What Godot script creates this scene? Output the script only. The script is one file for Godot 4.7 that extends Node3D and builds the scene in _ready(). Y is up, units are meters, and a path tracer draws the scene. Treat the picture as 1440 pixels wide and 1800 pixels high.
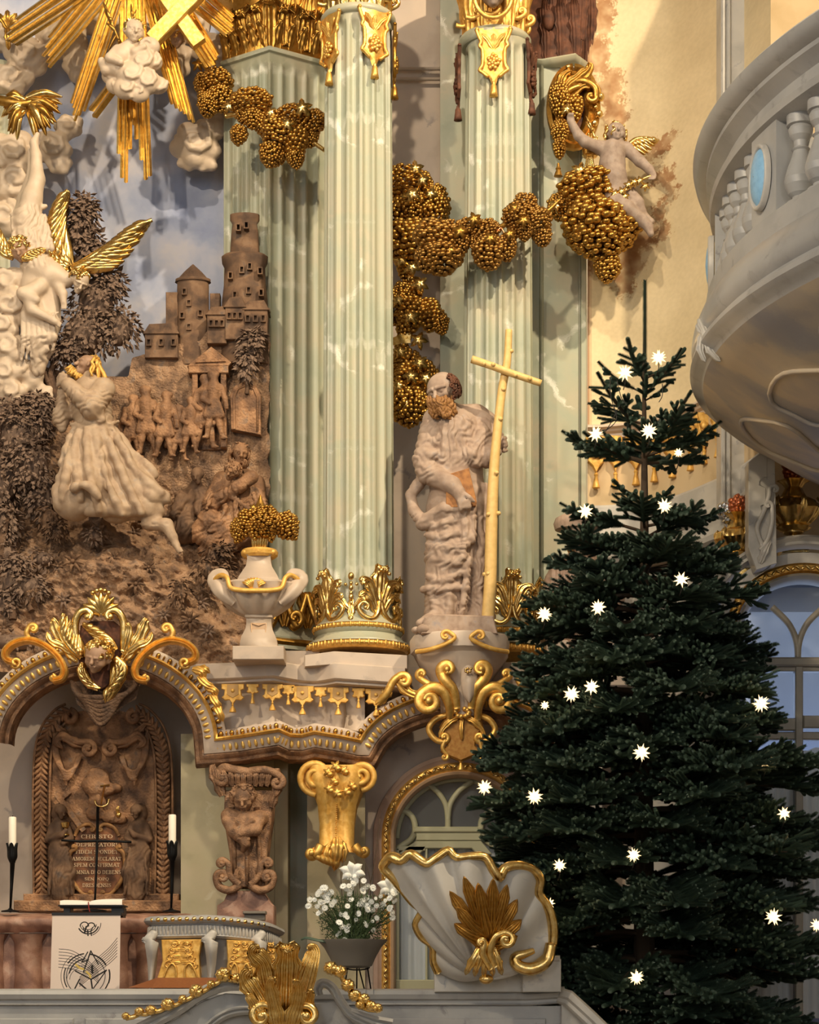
extends Node3D
# A baroque church altar with a fir tree beside it, seen from the nave.

const F := 3850.0
const HY := 1765.0
const CY := 1.75
var D := 18.0
var SG := 1
var names := {}
var M := {}
var rng := RandomNumberGenerator.new()
var noise := FastNoiseLite.new()

func _ready() -> void:
	rng.seed = 20231
	noise.seed = 7
	noise.frequency = 1.0
	noise.fractal_octaves = 3
	view_and_light()
	materials()
	more_materials()
	make_bunches()
	setting()
	upper_columns()
	sky_relief()
	glory()
	garlands()
	figures()
	lower_altar()
	niche()
	windows()
	gallery()
	front()
	fir_tree()

func lamp(called: String, label: String, pos: Vector3, aim: Vector3, energy: float, color: Color, angle: float, size: float) -> void:
	var o := thing(called, label, "spotlight", pos)
	o.look_at(aim, Vector3.UP)
	var st := S()
	grp(st)
	var rows: Array = []
	for p in [[0.02, 0.34], [0.11, 0.33], [0.15, 0.2], [0.16, -0.02], [0.14, -0.02], [0.13, 0.02]]:
		var ring := PackedVector3Array()
		for s in 16:
			ring.append(Vector3(cos(TAU * s / 16) * p[0], sin(TAU * s / 16) * p[0], p[1]))
		rows.append(ring)
	grid(st, rows, true, true)
	copy_part(o, "housing", mesh_of(st), M.iron, o.global_transform)
	var b := SphereMesh.new()
	b.radius = 0.06
	b.height = 0.12
	b.radial_segments = 16
	b.rings = 8
	copy_part(o, "bulb", b, M.bulb, o.global_transform.translated_local(Vector3(0, 0, 0.06)))
	var l := SpotLight3D.new()
	l.name = "beam"
	o.add_child(l)
	l.position = Vector3(0, 0, -0.06)
	l.light_energy = energy
	l.light_color = color
	l.spot_angle = angle
	l.spot_angle_attenuation = 0.6
	l.spot_range = 60.0
	l.spot_attenuation = 2.0
	l.light_size = size
	l.shadow_enabled = true

func day_window(called: String, label: String, c: Vector3, size: Vector2, turn: float, energy: float, tint: Color, pane_mat: Material = null, bars := true) -> void:
	var o := thing(called, label, "window", c)
	o.set_meta("kind", "structure")
	o.rotation.y = turn
	var pane := BoxMesh.new()
	pane.size = Vector3(size.x, size.y, 0.04)
	copy_part(o, "pane", pane, pane_mat if pane_mat else M.daylight, o.global_transform)
	for k in (range(-1, 2) if bars else []):
		var bar := BoxMesh.new()
		bar.size = Vector3(0.08, size.y, 0.1)
		copy_part(o, "glazing_bar", bar, M.plaster, o.global_transform.translated_local(Vector3(k * size.x * 0.33, 0, 0.05)))
	for k in (range(-3, 4) if bars else []):
		var bar := BoxMesh.new()
		bar.size = Vector3(size.x, 0.08, 0.1)
		copy_part(o, "glazing_bar", bar, M.plaster, o.global_transform.translated_local(Vector3(0, k * size.y / 7.0, 0.05)))
	var l := AreaLight3D.new()
	l.name = "daylight"
	o.add_child(l)
	l.position = Vector3(0, 0, 0.16)
	l.rotation.y = PI
	l.area_size = size
	l.light_energy = energy
	l.light_color = tint
	l.area_range = 80.0
	l.shadow_enabled = true
# ---------------------------------------------------------------- drawing helpers
# Sizes are taken in sheet units: one unit is D / F metres on a plane D metres in front of the viewer.
func W(p: Vector3) -> Vector3:
	var s := D / F
	return Vector3((p.x - 720.0) * s, CY + (HY - p.y) * s, p.z * s - D)

func at(x: float, y: float, d: float) -> Vector3:
	return Vector3((x - 720.0) * d / F, CY + (HY - y) * d / F, -d)

func S() -> SurfaceTool:
	var st := SurfaceTool.new()
	st.begin(Mesh.PRIMITIVE_TRIANGLES)
	return st

func grp(st: SurfaceTool) -> void:
	SG += 1
	st.set_smooth_group(SG)

func mesh_of(st: SurfaceTool) -> ArrayMesh:
	st.generate_normals()
	st.index()
	return st.commit()

func numbered(called: String) -> String:
	names[called] = names.get(called, -1) + 1
	return called if names[called] == 0 else "%s_%03d" % [called, names[called]]

func thing(called: String, label: String, category: String, base: Vector3, group := "") -> Node3D:
	var o := Node3D.new()
	o.name = numbered(called)
	add_child(o)
	o.position = base
	o.set_meta("label", label)
	o.set_meta("category", category)
	if group != "":
		o.set_meta("group", group)
	return o

func part(parent: Node3D, called: String, st, m: Material, label := "") -> MeshInstance3D:
	var o := MeshInstance3D.new()
	o.name = called
	o.mesh = st if st is Mesh else mesh_of(st)
	o.material_override = m
	parent.add_child(o, true)
	o.position = -parent.global_position
	if label != "":
		o.set_meta("label", label)
	return o

func copy_part(parent: Node3D, called: String, m: Mesh, material: Material, t: Transform3D) -> MeshInstance3D:
	var o := MeshInstance3D.new()
	o.name = called
	o.mesh = m
	o.material_override = material
	parent.add_child(o, true)
	o.position = Vector3.ZERO
	o.global_transform = t
	return o

const SETTING := {
	"floor": "pale stone floor of the nave",
	"ceiling": "plain plaster vault high above the nave",
	"wall_left": "plain plaster side wall of the nave, left",
	"wall_right": "plain plaster side wall of the nave, right",
	"wall_rear": "plain plaster rear wall of the nave behind the viewer",
	"wall_end": "plain plaster end wall behind the altar",
	"floor_choir": "raised red stone floor of the choir",
	"wall_behind_columns": "pinkish grey marbled wall between the two fluted columns",
	"trim_1": "pair of thin mouldings on the wall between the columns",
	"wall_pier": "grey green marbled pier wall behind the second column",
	"trim_moulding": "curved pale moulding below the cream plaster wall",
	"wall_band": "plain pale band under the curved wall moulding",
	"wall_marble_band": "veined white marble band of the curved wall",
	"trim_cornice": "white marble cornice of the curved wall",
	"wall_dado": "white marble panel zone of the curved wall",
	"wall_dado_lower": "lower white marble wall behind the fir",
	"wall_painted_sky": "wall painted with a cloudy blue grey sky",
	"wall_pier_under_cornice": "olive marbled pier behind the carved herm",
	"wall_recess": "dark green recess between the two brackets",
	"wall_pier_side": "narrow lit olive pier edge beside the dark recess",
	"wall_pier_by_window": "olive marbled pier behind the gilded console",
	"wall_niche": "grey pink wall of the arched niche",
	"wall_around_window": "pinkish wall pierced by the arched window",
	"wall_behind_tree": "pinkish wall hidden behind the fir",
	"trim_pilaster": "pale grey pilaster strip beside the gallery handrail",
	"wall_beyond_gallery": "cream wall beyond the gallery",
	"wall_behind_window": "plaster walls of the unlit room behind the arched window",
	"wall_inside_bay": "pale blue wall of the room behind the bay window",
}

func struct(called: String, st, m: Material, label := "", category := "") -> MeshInstance3D:
	var o := MeshInstance3D.new()
	o.name = numbered(called)
	o.mesh = st if st is Mesh else mesh_of(st)
	o.material_override = m
	add_child(o)
	o.set_meta("kind", "structure")
	if SETTING.has(called):
		label = SETTING[called]
		category = called.split("_")[0]
	if label != "":
		o.set_meta("label", label)
	if category != "":
		o.set_meta("category", category)
	return o

func tri(st: SurfaceTool, a: Vector3, b: Vector3, c: Vector3) -> void:
	st.add_vertex(a)
	st.add_vertex(b)
	st.add_vertex(c)

func quad(st: SurfaceTool, a: Vector3, b: Vector3, c: Vector3, d: Vector3) -> void:
	tri(st, a, b, c)
	tri(st, a, c, d)

# rows of points in sheet units; wrap joins the last column to the first
func grid(st: SurfaceTool, rows: Array, wrap := false, world := false) -> void:
	var pw: Array = []
	for r: PackedVector3Array in rows:
		var q := PackedVector3Array()
		q.resize(r.size())
		for i in r.size():
			q[i] = r[i] if world else W(r[i])
		pw.append(q)
	for j in pw.size() - 1:
		var a: PackedVector3Array = pw[j]
		var b: PackedVector3Array = pw[j + 1]
		var n := a.size()
		for i in (n if wrap else n - 1):
			var k := (i + 1) % n
			quad(st, a[i], a[k], b[k], b[i])

func fan(st: SurfaceTool, ring: PackedVector3Array, world := false) -> void:
	var c := Vector3.ZERO
	for p in ring:
		c += p
	c /= ring.size()
	for i in ring.size():
		var a := ring[i]
		var b := ring[(i + 1) % ring.size()]
		if world:
			tri(st, c, a, b)
		else:
			tri(st, W(c), W(a), W(b))

# box in sheet units with chamfered front edges; depth runs from z0 (back) to z1 (front)
func box(st: SurfaceTool, x0: float, y0: float, x1: float, y1: float, z0: float, z1: float, bev := 0.8) -> void:
	st.set_smooth_group(-1)
	var b := minf(bev, minf(absf(x1 - x0), absf(y1 - y0)) * 0.3)
	var o := [Vector3(x0, y0, z1 - b), Vector3(x1, y0, z1 - b), Vector3(x1, y1, z1 - b), Vector3(x0, y1, z1 - b)]
	var f := [Vector3(x0 + b, y0 + b, z1), Vector3(x1 - b, y0 + b, z1), Vector3(x1 - b, y1 - b, z1), Vector3(x0 + b, y1 - b, z1)]
	var k := [Vector3(x0, y0, z0), Vector3(x1, y0, z0), Vector3(x1, y1, z0), Vector3(x0, y1, z0)]
	for i in 4:
		var j := (i + 1) % 4
		quad(st, W(k[i]), W(k[j]), W(o[j]), W(o[i]))
		quad(st, W(o[i]), W(o[j]), W(f[j]), W(f[i]))
	quad(st, W(f[0]), W(f[1]), W(f[2]), W(f[3]))
	quad(st, W(k[3]), W(k[2]), W(k[1]), W(k[0]))

func wbox(st: SurfaceTool, c: Vector3, s: Vector3) -> void:
	st.set_smooth_group(-1)
	var h := s / 2
	var v := []
	for i in 8:
		v.append(c + Vector3(h.x if i & 1 else -h.x, h.y if i & 2 else -h.y, h.z if i & 4 else -h.z))
	for q in [[0, 1, 3, 2], [5, 4, 6, 7], [4, 0, 2, 6], [1, 5, 7, 3], [2, 3, 7, 6], [4, 5, 1, 0]]:
		quad(st, v[q[0]], v[q[1]], v[q[2]], v[q[3]])

func arr(a: Array) -> PackedVector3Array:
	var r := PackedVector3Array()
	for p in a:
		r.append(p if p is Vector3 else Vector3(p[0], p[1], p[2] if p.size() > 2 else 0.0))
	return r

func smoothed(pts: PackedVector3Array, n: int) -> PackedVector3Array:
	var r := PackedVector3Array()
	var m := pts.size()
	for i in m - 1:
		var a := pts[maxi(i - 1, 0)]
		var b := pts[i]
		var c := pts[i + 1]
		var d := pts[mini(i + 2, m - 1)]
		for k in n:
			r.append(b.cubic_interpolate(c, a, d, float(k) / n))
	r.append(pts[m - 1])
	return r

# radii may be a number, or an array spread along the path; flat squeezes the section towards the wall
func tube(st: SurfaceTool, pts: PackedVector3Array, radii, sides := 8, flat := 1.0) -> void:
	grp(st)
	var n := pts.size()
	var rows: Array = []
	var up := Vector3(0, 0, 1)
	for i in n:
		var t := (pts[mini(i + 1, n - 1)] - pts[maxi(i - 1, 0)]).normalized()
		if absf(t.dot(up)) > 0.98:
			up = Vector3(0.3, 1, 0).normalized()
		var a := t.cross(up).normalized()
		var b := a.cross(t).normalized()
		up = b
		var r: float
		if radii is Array:
			var u = float(i) / maxf(n - 1, 1) * (radii.size() - 1)
			var k := mini(int(u), radii.size() - 2)
			r = lerpf(radii[k], radii[k + 1], u - k)
		else:
			r = radii
		var ring := PackedVector3Array()
		for s in sides:
			var g := TAU * s / sides
			ring.append(pts[i] + a * cos(g) * r + b * sin(g) * r * flat)
		rows.append(ring)
	grid(st, rows, true)
	fan(st, rows[0])
	fan(st, rows[n - 1])

func spiral(c: Vector2, r0: float, r1: float, a0: float, a1: float, n := 18, z0 := 0.0, z1 := 0.0) -> PackedVector3Array:
	var r := PackedVector3Array()
	for i in n + 1:
		var t := float(i) / n
		var g := deg_to_rad(lerpf(a0, a1, t))
		var q := lerpf(r0, r1, t)
		r.append(Vector3(c.x + cos(g) * q, c.y + sin(g) * q, lerpf(z0, z1, t)))
	return r

# surface of revolution, profile of [radius, y] in sheet units about x = c.x, z = c.z
func lathe(st: SurfaceTool, c: Vector3, prof: Array, seg := 28, squash := 1.0, wave := 0.0, waves := 8, a0 := 0.0) -> void:
	var rows: Array = []
	for p in prof:
		var ring := PackedVector3Array()
		for s in seg:
			var g := TAU * s / seg + a0
			var r: float = p[0] * (1.0 + wave * (p[2] if p.size() > 2 else 1.0) * cos(g * waves))
			ring.append(Vector3(c.x + cos(g) * r, c.y + p[1], c.z + sin(g) * r * squash))
		rows.append(ring)
	var start := 0
	for j in range(1, prof.size()):
		var crease := j == prof.size() - 1
		if not crease:
			var u := Vector2(prof[j][0] - prof[j - 1][0], prof[j][1] - prof[j - 1][1])
			var v := Vector2(prof[j + 1][0] - prof[j][0], prof[j + 1][1] - prof[j][1])
			crease = absf(u.angle_to(v)) > 0.7
		if crease:
			grp(st)
			grid(st, rows.slice(start, j + 1), true)
			start = j
	if prof[0][0] > 0.5:
		grp(st)
		fan(st, rows[0])
	if prof[-1][0] > 0.5:
		grp(st)
		fan(st, rows[-1])

func ball(st: SurfaceTool, c: Vector3, r: Vector3, seg := 10, rings := 7) -> void:
	grp(st)
	var rows: Array = []
	for j in rings + 1:
		var v := PI * j / rings
		var ring := PackedVector3Array()
		for i in seg:
			var g := TAU * i / seg
			ring.append(c + Vector3(sin(v) * cos(g) * r.x, cos(v) * r.y, sin(v) * sin(g) * r.z))
		rows.append(ring)
	grid(st, rows, true)

# frames: arrays [origin, across, up] in sheet units; profile: Vector2 list (across, up)
func sweep(st: SurfaceTool, frames: Array, prof: PackedVector2Array, close := false, caps := true) -> void:
	var n := prof.size()
	var rows: Array = []
	for f in frames:
		var ring := PackedVector3Array()
		for p in prof:
			ring.append(f[0] + f[1] * p.x + f[2] * p.y)
		rows.append(ring)
	var start := 0
	var stops: Array = []
	for j in range(1, n):
		var crease := j == n - 1
		if not crease:
			crease = absf((prof[j] - prof[j - 1]).angle_to(prof[j + 1] - prof[j])) > 0.6
		if crease:
			stops.append([start, j])
			start = j
	if close:
		stops.append([n - 1, 0])
	for s in stops:
		grp(st)
		var sub: Array = []
		for r: PackedVector3Array in rows:
			sub.append(PackedVector3Array([r[n - 1], r[0]]) if s[1] == 0 else r.slice(s[0], s[1] + 1))
		grid(st, sub)
	if caps:
		st.set_smooth_group(-1)
		fan(st, rows[0])
		fan(st, rows[-1])

# frames along a horizontal run: points (x, y, z) with the profile's first axis pushed out square to the run in plan
func run_frames(pts: PackedVector3Array, out_sign := 1.0) -> Array:
	var r: Array = []
	var n := pts.size()
	for i in n:
		var a := pts[i] - pts[maxi(i - 1, 0)]
		var b := pts[mini(i + 1, n - 1)] - pts[i]
		a.y = 0
		b.y = 0
		if i == 0:
			a = b
		if i == n - 1:
			b = a
		var t := (a.normalized() + b.normalized()).normalized()
		var o := Vector3(-t.z, 0, t.x) * out_sign
		var k := 1.0 / maxf(0.5, t.dot(a.normalized()))
		r.append([pts[i], o * k, Vector3(0, 1, 0)])
	return r

# frames along an upright curve: profile's first axis comes forward, the second runs square to the curve
func arch_frames(pts: PackedVector3Array) -> Array:
	var r: Array = []
	var n := pts.size()
	for i in n:
		var a := (pts[i] - pts[maxi(i - 1, 0)])
		var b := (pts[mini(i + 1, n - 1)] - pts[i])
		if i == 0:
			a = b
		if i == n - 1:
			b = a
		a.z = 0
		b.z = 0
		var t := (a.normalized() + b.normalized()).normalized()
		var k := 1.0 / maxf(0.55, t.dot(a.normalized()))
		r.append([pts[i], Vector3(0, 0, 1), Vector3(-t.y, t.x, 0) * k])
	return r

func arc(cx: float, cy: float, rx: float, ry: float, a0: float, a1: float, n: int, z := 0.0) -> PackedVector3Array:
	var r := PackedVector3Array()
	for i in n + 1:
		var g := deg_to_rad(lerpf(a0, a1, float(i) / n))
		r.append(Vector3(cx + cos(g) * rx, cy + sin(g) * ry, z))
	return r

# a cut-out board: outline in sheet units, rounded over at its front edge
func plate(st: SurfaceTool, poly: Array, z0: float, z1: float, bev := 1.0) -> void:
	var p2 := PackedVector2Array()
	for p in poly:
		p2.append(Vector2(p[0], p[1]))
	if Geometry2D.is_polygon_clockwise(p2):
		p2.reverse()
	var n := p2.size()
	var inner := PackedVector2Array()
	for i in n:
		var a := (p2[i] - p2[(i + n - 1) % n]).normalized()
		var b := (p2[(i + 1) % n] - p2[i]).normalized()
		var t := (a + b).normalized()
		inner.append(p2[i] + Vector2(-t.y, t.x) * -bev if Geometry2D.is_polygon_clockwise(p2) else p2[i] + Vector2(-t.y, t.x) * bev)
	var idx := Geometry2D.triangulate_polygon(inner)
	if idx.is_empty():
		inner = p2
		idx = Geometry2D.triangulate_polygon(p2)
	st.set_smooth_group(-1)
	for i in range(0, idx.size(), 3):
		var q: Array = []
		for k in 3:
			q.append(W(Vector3(inner[idx[i + k]].x, inner[idx[i + k]].y, z1)))
		tri(st, q[0], q[1], q[2])
	for i in n:
		var j := (i + 1) % n
		var a0 := Vector3(p2[i].x, p2[i].y, z0)
		var b0 := Vector3(p2[j].x, p2[j].y, z0)
		var a1 := Vector3(p2[i].x, p2[i].y, z1 - bev)
		var b1 := Vector3(p2[j].x, p2[j].y, z1 - bev)
		quad(st, W(a0), W(b0), W(b1), W(a1))
		quad(st, W(a1), W(b1), W(Vector3(inner[j].x, inner[j].y, z1)), W(Vector3(inner[i].x, inner[i].y, z1)))

# acanthus leaf: a ribbed and lobed sheet of some thickness along a curved spine; face is the way its front looks
func leaf(st: SurfaceTool, spine: Array, width: float, lobes := 4, cup := 0.25, face := Vector3(0, 0, 1), ribs := 3, thick := 1.6, pinch := 0.35) -> void:
	grp(st)
	var sp := smoothed(arr(spine), 6)
	var n := sp.size()
	var cols := maxi(11, ribs * 4 + 3)
	var top: Array = []
	for i in n:
		var t := float(i) / (n - 1)
		var tg := (sp[mini(i + 1, n - 1)] - sp[maxi(i - 1, 0)]).normalized()
		var side := tg.cross(face)
		side = side.normalized() if side.length() > 0.05 else Vector3(1, 0, 0)
		var nm := side.cross(tg).normalized()
		var w := width * pow(sin(PI * clampf(lerpf(pinch * 0.5, 1.0, t), 0, 1)), 0.6)
		var lo := 1.0 - 0.3 * absf(cos(PI * t * lobes)) if lobes > 0 else 1.0
		var row := PackedVector3Array()
		for c in cols:
			var s := lerpf(-1, 1, float(c) / (cols - 1))
			var ww := w * (lerpf(1.0, lo, absf(s)))
			var h := -cup * width * s * s + width * 0.10 * cos(s * PI * ribs) + width * 0.05 * (1.0 - absf(s)) * sin(PI * t * lobes * 2.0)
			var back := absf(s) * 0.18 * width * absf(cos(PI * t * lobes)) * (1.0 if lobes > 0 else 0.0)
			row.append(sp[i] + side * s * ww + nm * h - tg * back)
		for c in cols:
			var s := lerpf(1, -1, float(c) / (cols - 1))
			var ww := w * (lerpf(1.0, lo, absf(s)))
			var h := -cup * width * s * s - thick - width * 0.06 * (1.0 - s * s)
			row.append(sp[i] + side * s * ww * 0.97 + nm * h)
		top.append(row)
	grid(st, top, true)
	fan(st, top[0])
	fan(st, top[n - 1])

# a rolled band: C-scroll of given path ending in a curl with an eye
func scroll(st: SurfaceTool, path: Array, r: float, curl_r: float, turn: float, flat := 0.8, r_start := -1.0) -> void:
	var p := smoothed(arr(path), 5)
	var n := p.size()
	var dir := (p[n - 1] - p[n - 2]).normalized()
	var side := Vector3(-dir.y, dir.x, 0) * signf(turn)
	var c := p[n - 1] + side * curl_r
	var a0 := atan2(-side.y, -side.x)
	var steps := int(absf(turn) / 22.0) + 2
	for i in range(1, steps + 1):
		var t := float(i) / steps
		var q := curl_r * (1.0 - 0.72 * t)
		var g := a0 + deg_to_rad(turn) * t
		p.append(Vector3(c.x + cos(g) * q, c.y + sin(g) * q, p[n - 1].z + t * r * 0.9))
	tube(st, p, [r if r_start < 0 else r_start, r, r * 0.9, r * 0.6], 8, flat)
	ball(st, Vector3(c.x, c.y, p[n - 1].z + r * 0.7), Vector3(1, 1, 1) * maxf(curl_r * 0.36, r * 0.7))
# ---------------------------------------------------------------- carved figures: a distance field meshed as surface nets
class Field:
	var o: Vector3
	var cell: float
	var nx: int
	var ny: int
	var nz: int
	var f := PackedFloat32Array()
	func _init(lo: Vector3, hi: Vector3, size: float) -> void:
		o = lo
		cell = size
		nx = int((hi.x - lo.x) / size) + 2
		ny = int((hi.y - lo.y) / size) + 2
		nz = int((hi.z - lo.z) / size) + 2
		f.resize(nx * ny * nz)
		f.fill(1e3)
	func cap(a: Vector3, b: Vector3, ra: float, rb: float, k := 3.0, flat := 1.0) -> void:
		var m := maxf(ra, rb) + k + cell * 2.0
		var lo := ((a.min(b) - Vector3(m, m, m) - o) / cell).floor()
		var hi := ((a.max(b) + Vector3(m, m, m) - o) / cell).ceil()
		var x0 := maxi(int(lo.x), 0)
		var x1 := mini(int(hi.x), nx - 1)
		var y0 := maxi(int(lo.y), 0)
		var y1 := mini(int(hi.y), ny - 1)
		var z0 := maxi(int(lo.z), 0)
		var z1 := mini(int(hi.z), nz - 1)
		var ab := b - a
		ab.z /= flat
		var l2 := maxf(ab.length_squared(), 1e-6)
		var dr := rb - ra
		for z in range(z0, z1 + 1):
			var pz := (o.z + z * cell - a.z) / flat
			for y in range(y0, y1 + 1):
				var py := o.y + y * cell - a.y
				var at := (z * ny + y) * nx
				for x in range(x0, x1 + 1):
					var p := Vector3(o.x + x * cell - a.x, py, pz)
					var h := clampf(p.dot(ab) / l2, 0.0, 1.0)
					var d := (p - ab * h).length() - ra - dr * h
					var e := f[at + x]
					if d < e + k:
						var g := k - absf(d - e)
						f[at + x] = minf(d, e) - (g * g / (4.0 * k) if g > 0.0 else 0.0)
	func carve(c: Vector3, r: Vector3, k := 1.5) -> void:
		var m := r + Vector3.ONE * (k + cell * 2.0)
		var lo := ((c - m - o) / cell).floor()
		var hi := ((c + m - o) / cell).ceil()
		var s := minf(r.x, minf(r.y, r.z))
		for z in range(maxi(int(lo.z), 0), mini(int(hi.z), nz - 1) + 1):
			for y in range(maxi(int(lo.y), 0), mini(int(hi.y), ny - 1) + 1):
				for x in range(maxi(int(lo.x), 0), mini(int(hi.x), nx - 1) + 1):
					var p := (o + Vector3(x, y, z) * cell - c) / r
					var d := -(p.length() - 1.0) * s
					var i := (z * ny + y) * nx + x
					var e := f[i]
					var g := k - absf(d - e)
					f[i] = maxf(d, e) + (g * g / (4.0 * k) if g > 0.0 else 0.0)
	func egg(c: Vector3, r: Vector3, k := 3.0) -> void:
		var m := r + Vector3.ONE * (k + cell * 2.0)
		var lo := ((c - m - o) / cell).floor()
		var hi := ((c + m - o) / cell).ceil()
		var s := minf(r.x, minf(r.y, r.z))
		for z in range(maxi(int(lo.z), 0), mini(int(hi.z), nz - 1) + 1):
			for y in range(maxi(int(lo.y), 0), mini(int(hi.y), ny - 1) + 1):
				for x in range(maxi(int(lo.x), 0), mini(int(hi.x), nx - 1) + 1):
					var p := (o + Vector3(x, y, z) * cell - c) / r
					var d := (p.length() - 1.0) * s
					var i := (z * ny + y) * nx + x
					var e := f[i]
					if d < e + k:
						var g := k - absf(d - e)
						f[i] = minf(d, e) - (g * g / (4.0 * k) if g > 0.0 else 0.0)
	func chain(pts: Array, r, k := 3.0, flat := 1.0) -> void:
		var n := pts.size()
		for i in n - 1:
			var ra: float = r[i] if r is Array else r
			var rb: float = r[i + 1] if r is Array else r
			cap(pts[i], pts[i + 1], ra, rb, k, flat)
	func nets() -> Array:
		var vid := PackedInt32Array()
		vid.resize(f.size())
		vid.fill(-1)
		var verts := PackedVector3Array()
		var sy := nx
		var sz := nx * ny
		var offs := [0, 1, sy, sy + 1, sz, sz + 1, sz + sy, sz + sy + 1]
		var corner := [Vector3(0, 0, 0), Vector3(1, 0, 0), Vector3(0, 1, 0), Vector3(1, 1, 0), Vector3(0, 0, 1), Vector3(1, 0, 1), Vector3(0, 1, 1), Vector3(1, 1, 1)]
		var edges := [[0, 1], [2, 3], [4, 5], [6, 7], [0, 2], [1, 3], [4, 6], [5, 7], [0, 4], [1, 5], [2, 6], [3, 7]]
		var far := cell * 1.8
		for z in nz - 1:
			for y in ny - 1:
				var base := z * sz + y * sy
				for x in nx - 1:
					var i := base + x
					var v0 := f[i]
					if absf(v0) > far:
						continue
					var inside := 0
					for q in 8:
						if f[i + offs[q]] < 0.0:
							inside += 1
					if inside == 0 or inside == 8:
						continue
					var s := Vector3.ZERO
					var c := 0
					for e in edges:
						var a := f[i + offs[e[0]]]
						var b := f[i + offs[e[1]]]
						if (a < 0.0) != (b < 0.0):
							s += corner[e[0]].lerp(corner[e[1]], a / (a - b))
							c += 1
					vid[i] = verts.size()
					verts.append(o + (Vector3(x, y, z) + s / c) * cell)
		var quads := PackedInt32Array()
		for z in range(1, nz - 1):
			for y in range(1, ny - 1):
				var base := z * sz + y * sy
				for x in range(1, nx - 1):
					var i := base + x
					if vid[i] < 0:
						continue
					var a := f[i] < 0.0
					for ax in 3:
						var st: int = [1, sy, sz][ax]
						if a == (f[i + st] < 0.0):
							continue
						var u: int = [sy, sz, 1][ax]
						var w: int = [sz, 1, sy][ax]
						var q := [vid[i], vid[i - u], vid[i - u - w], vid[i - w]]
						if q.min() < 0:
							continue
						if a:
							q.reverse()
						quads.append_array(PackedInt32Array(q))
		return [verts, quads]

# bend: called with (point, normal) in sheet units, gives how far the skin is pushed out there
func carved(fd: Field, bend = null, tint = null) -> ArrayMesh:
	var r := fd.nets()
	var v: PackedVector3Array = r[0]
	var q: PackedInt32Array = r[1]
	var n := PackedVector3Array()
	n.resize(v.size())
	for pass_no in (2 if bend != null else 1):
		n.fill(Vector3.ZERO)
		for i in range(0, q.size(), 4):
			var a := v[q[i]]
			var g := (v[q[i + 2]] - a).cross(v[q[i + 3]] - v[q[i + 1]])
			n[q[i]] += g
			n[q[i + 1]] += g
			n[q[i + 2]] += g
			n[q[i + 3]] += g
		for i in n.size():
			n[i] = n[i].normalized()
		if pass_no == 0 and bend != null:
			for i in v.size():
				v[i] += n[i] * bend.call(v[i], n[i])
	var idx := PackedInt32Array()
	for i in range(0, q.size(), 4):
		idx.append_array(PackedInt32Array([q[i], q[i + 1], q[i + 2], q[i], q[i + 2], q[i + 3]]))
	var cols := PackedColorArray()
	if tint != null:
		for i in v.size():
			cols.append(tint.call(v[i], n[i]))
	var a := []
	a.resize(Mesh.ARRAY_MAX)
	for i in v.size():
		v[i] = W(v[i])
		n[i] = Vector3(n[i].x, -n[i].y, n[i].z)
	a[Mesh.ARRAY_VERTEX] = v
	a[Mesh.ARRAY_NORMAL] = n
	a[Mesh.ARRAY_INDEX] = idx
	if tint != null:
		a[Mesh.ARRAY_COLOR] = cols
	var m := ArrayMesh.new()
	m.add_surface_from_arrays(Mesh.PRIMITIVE_TRIANGLES, a)
	return m
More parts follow.
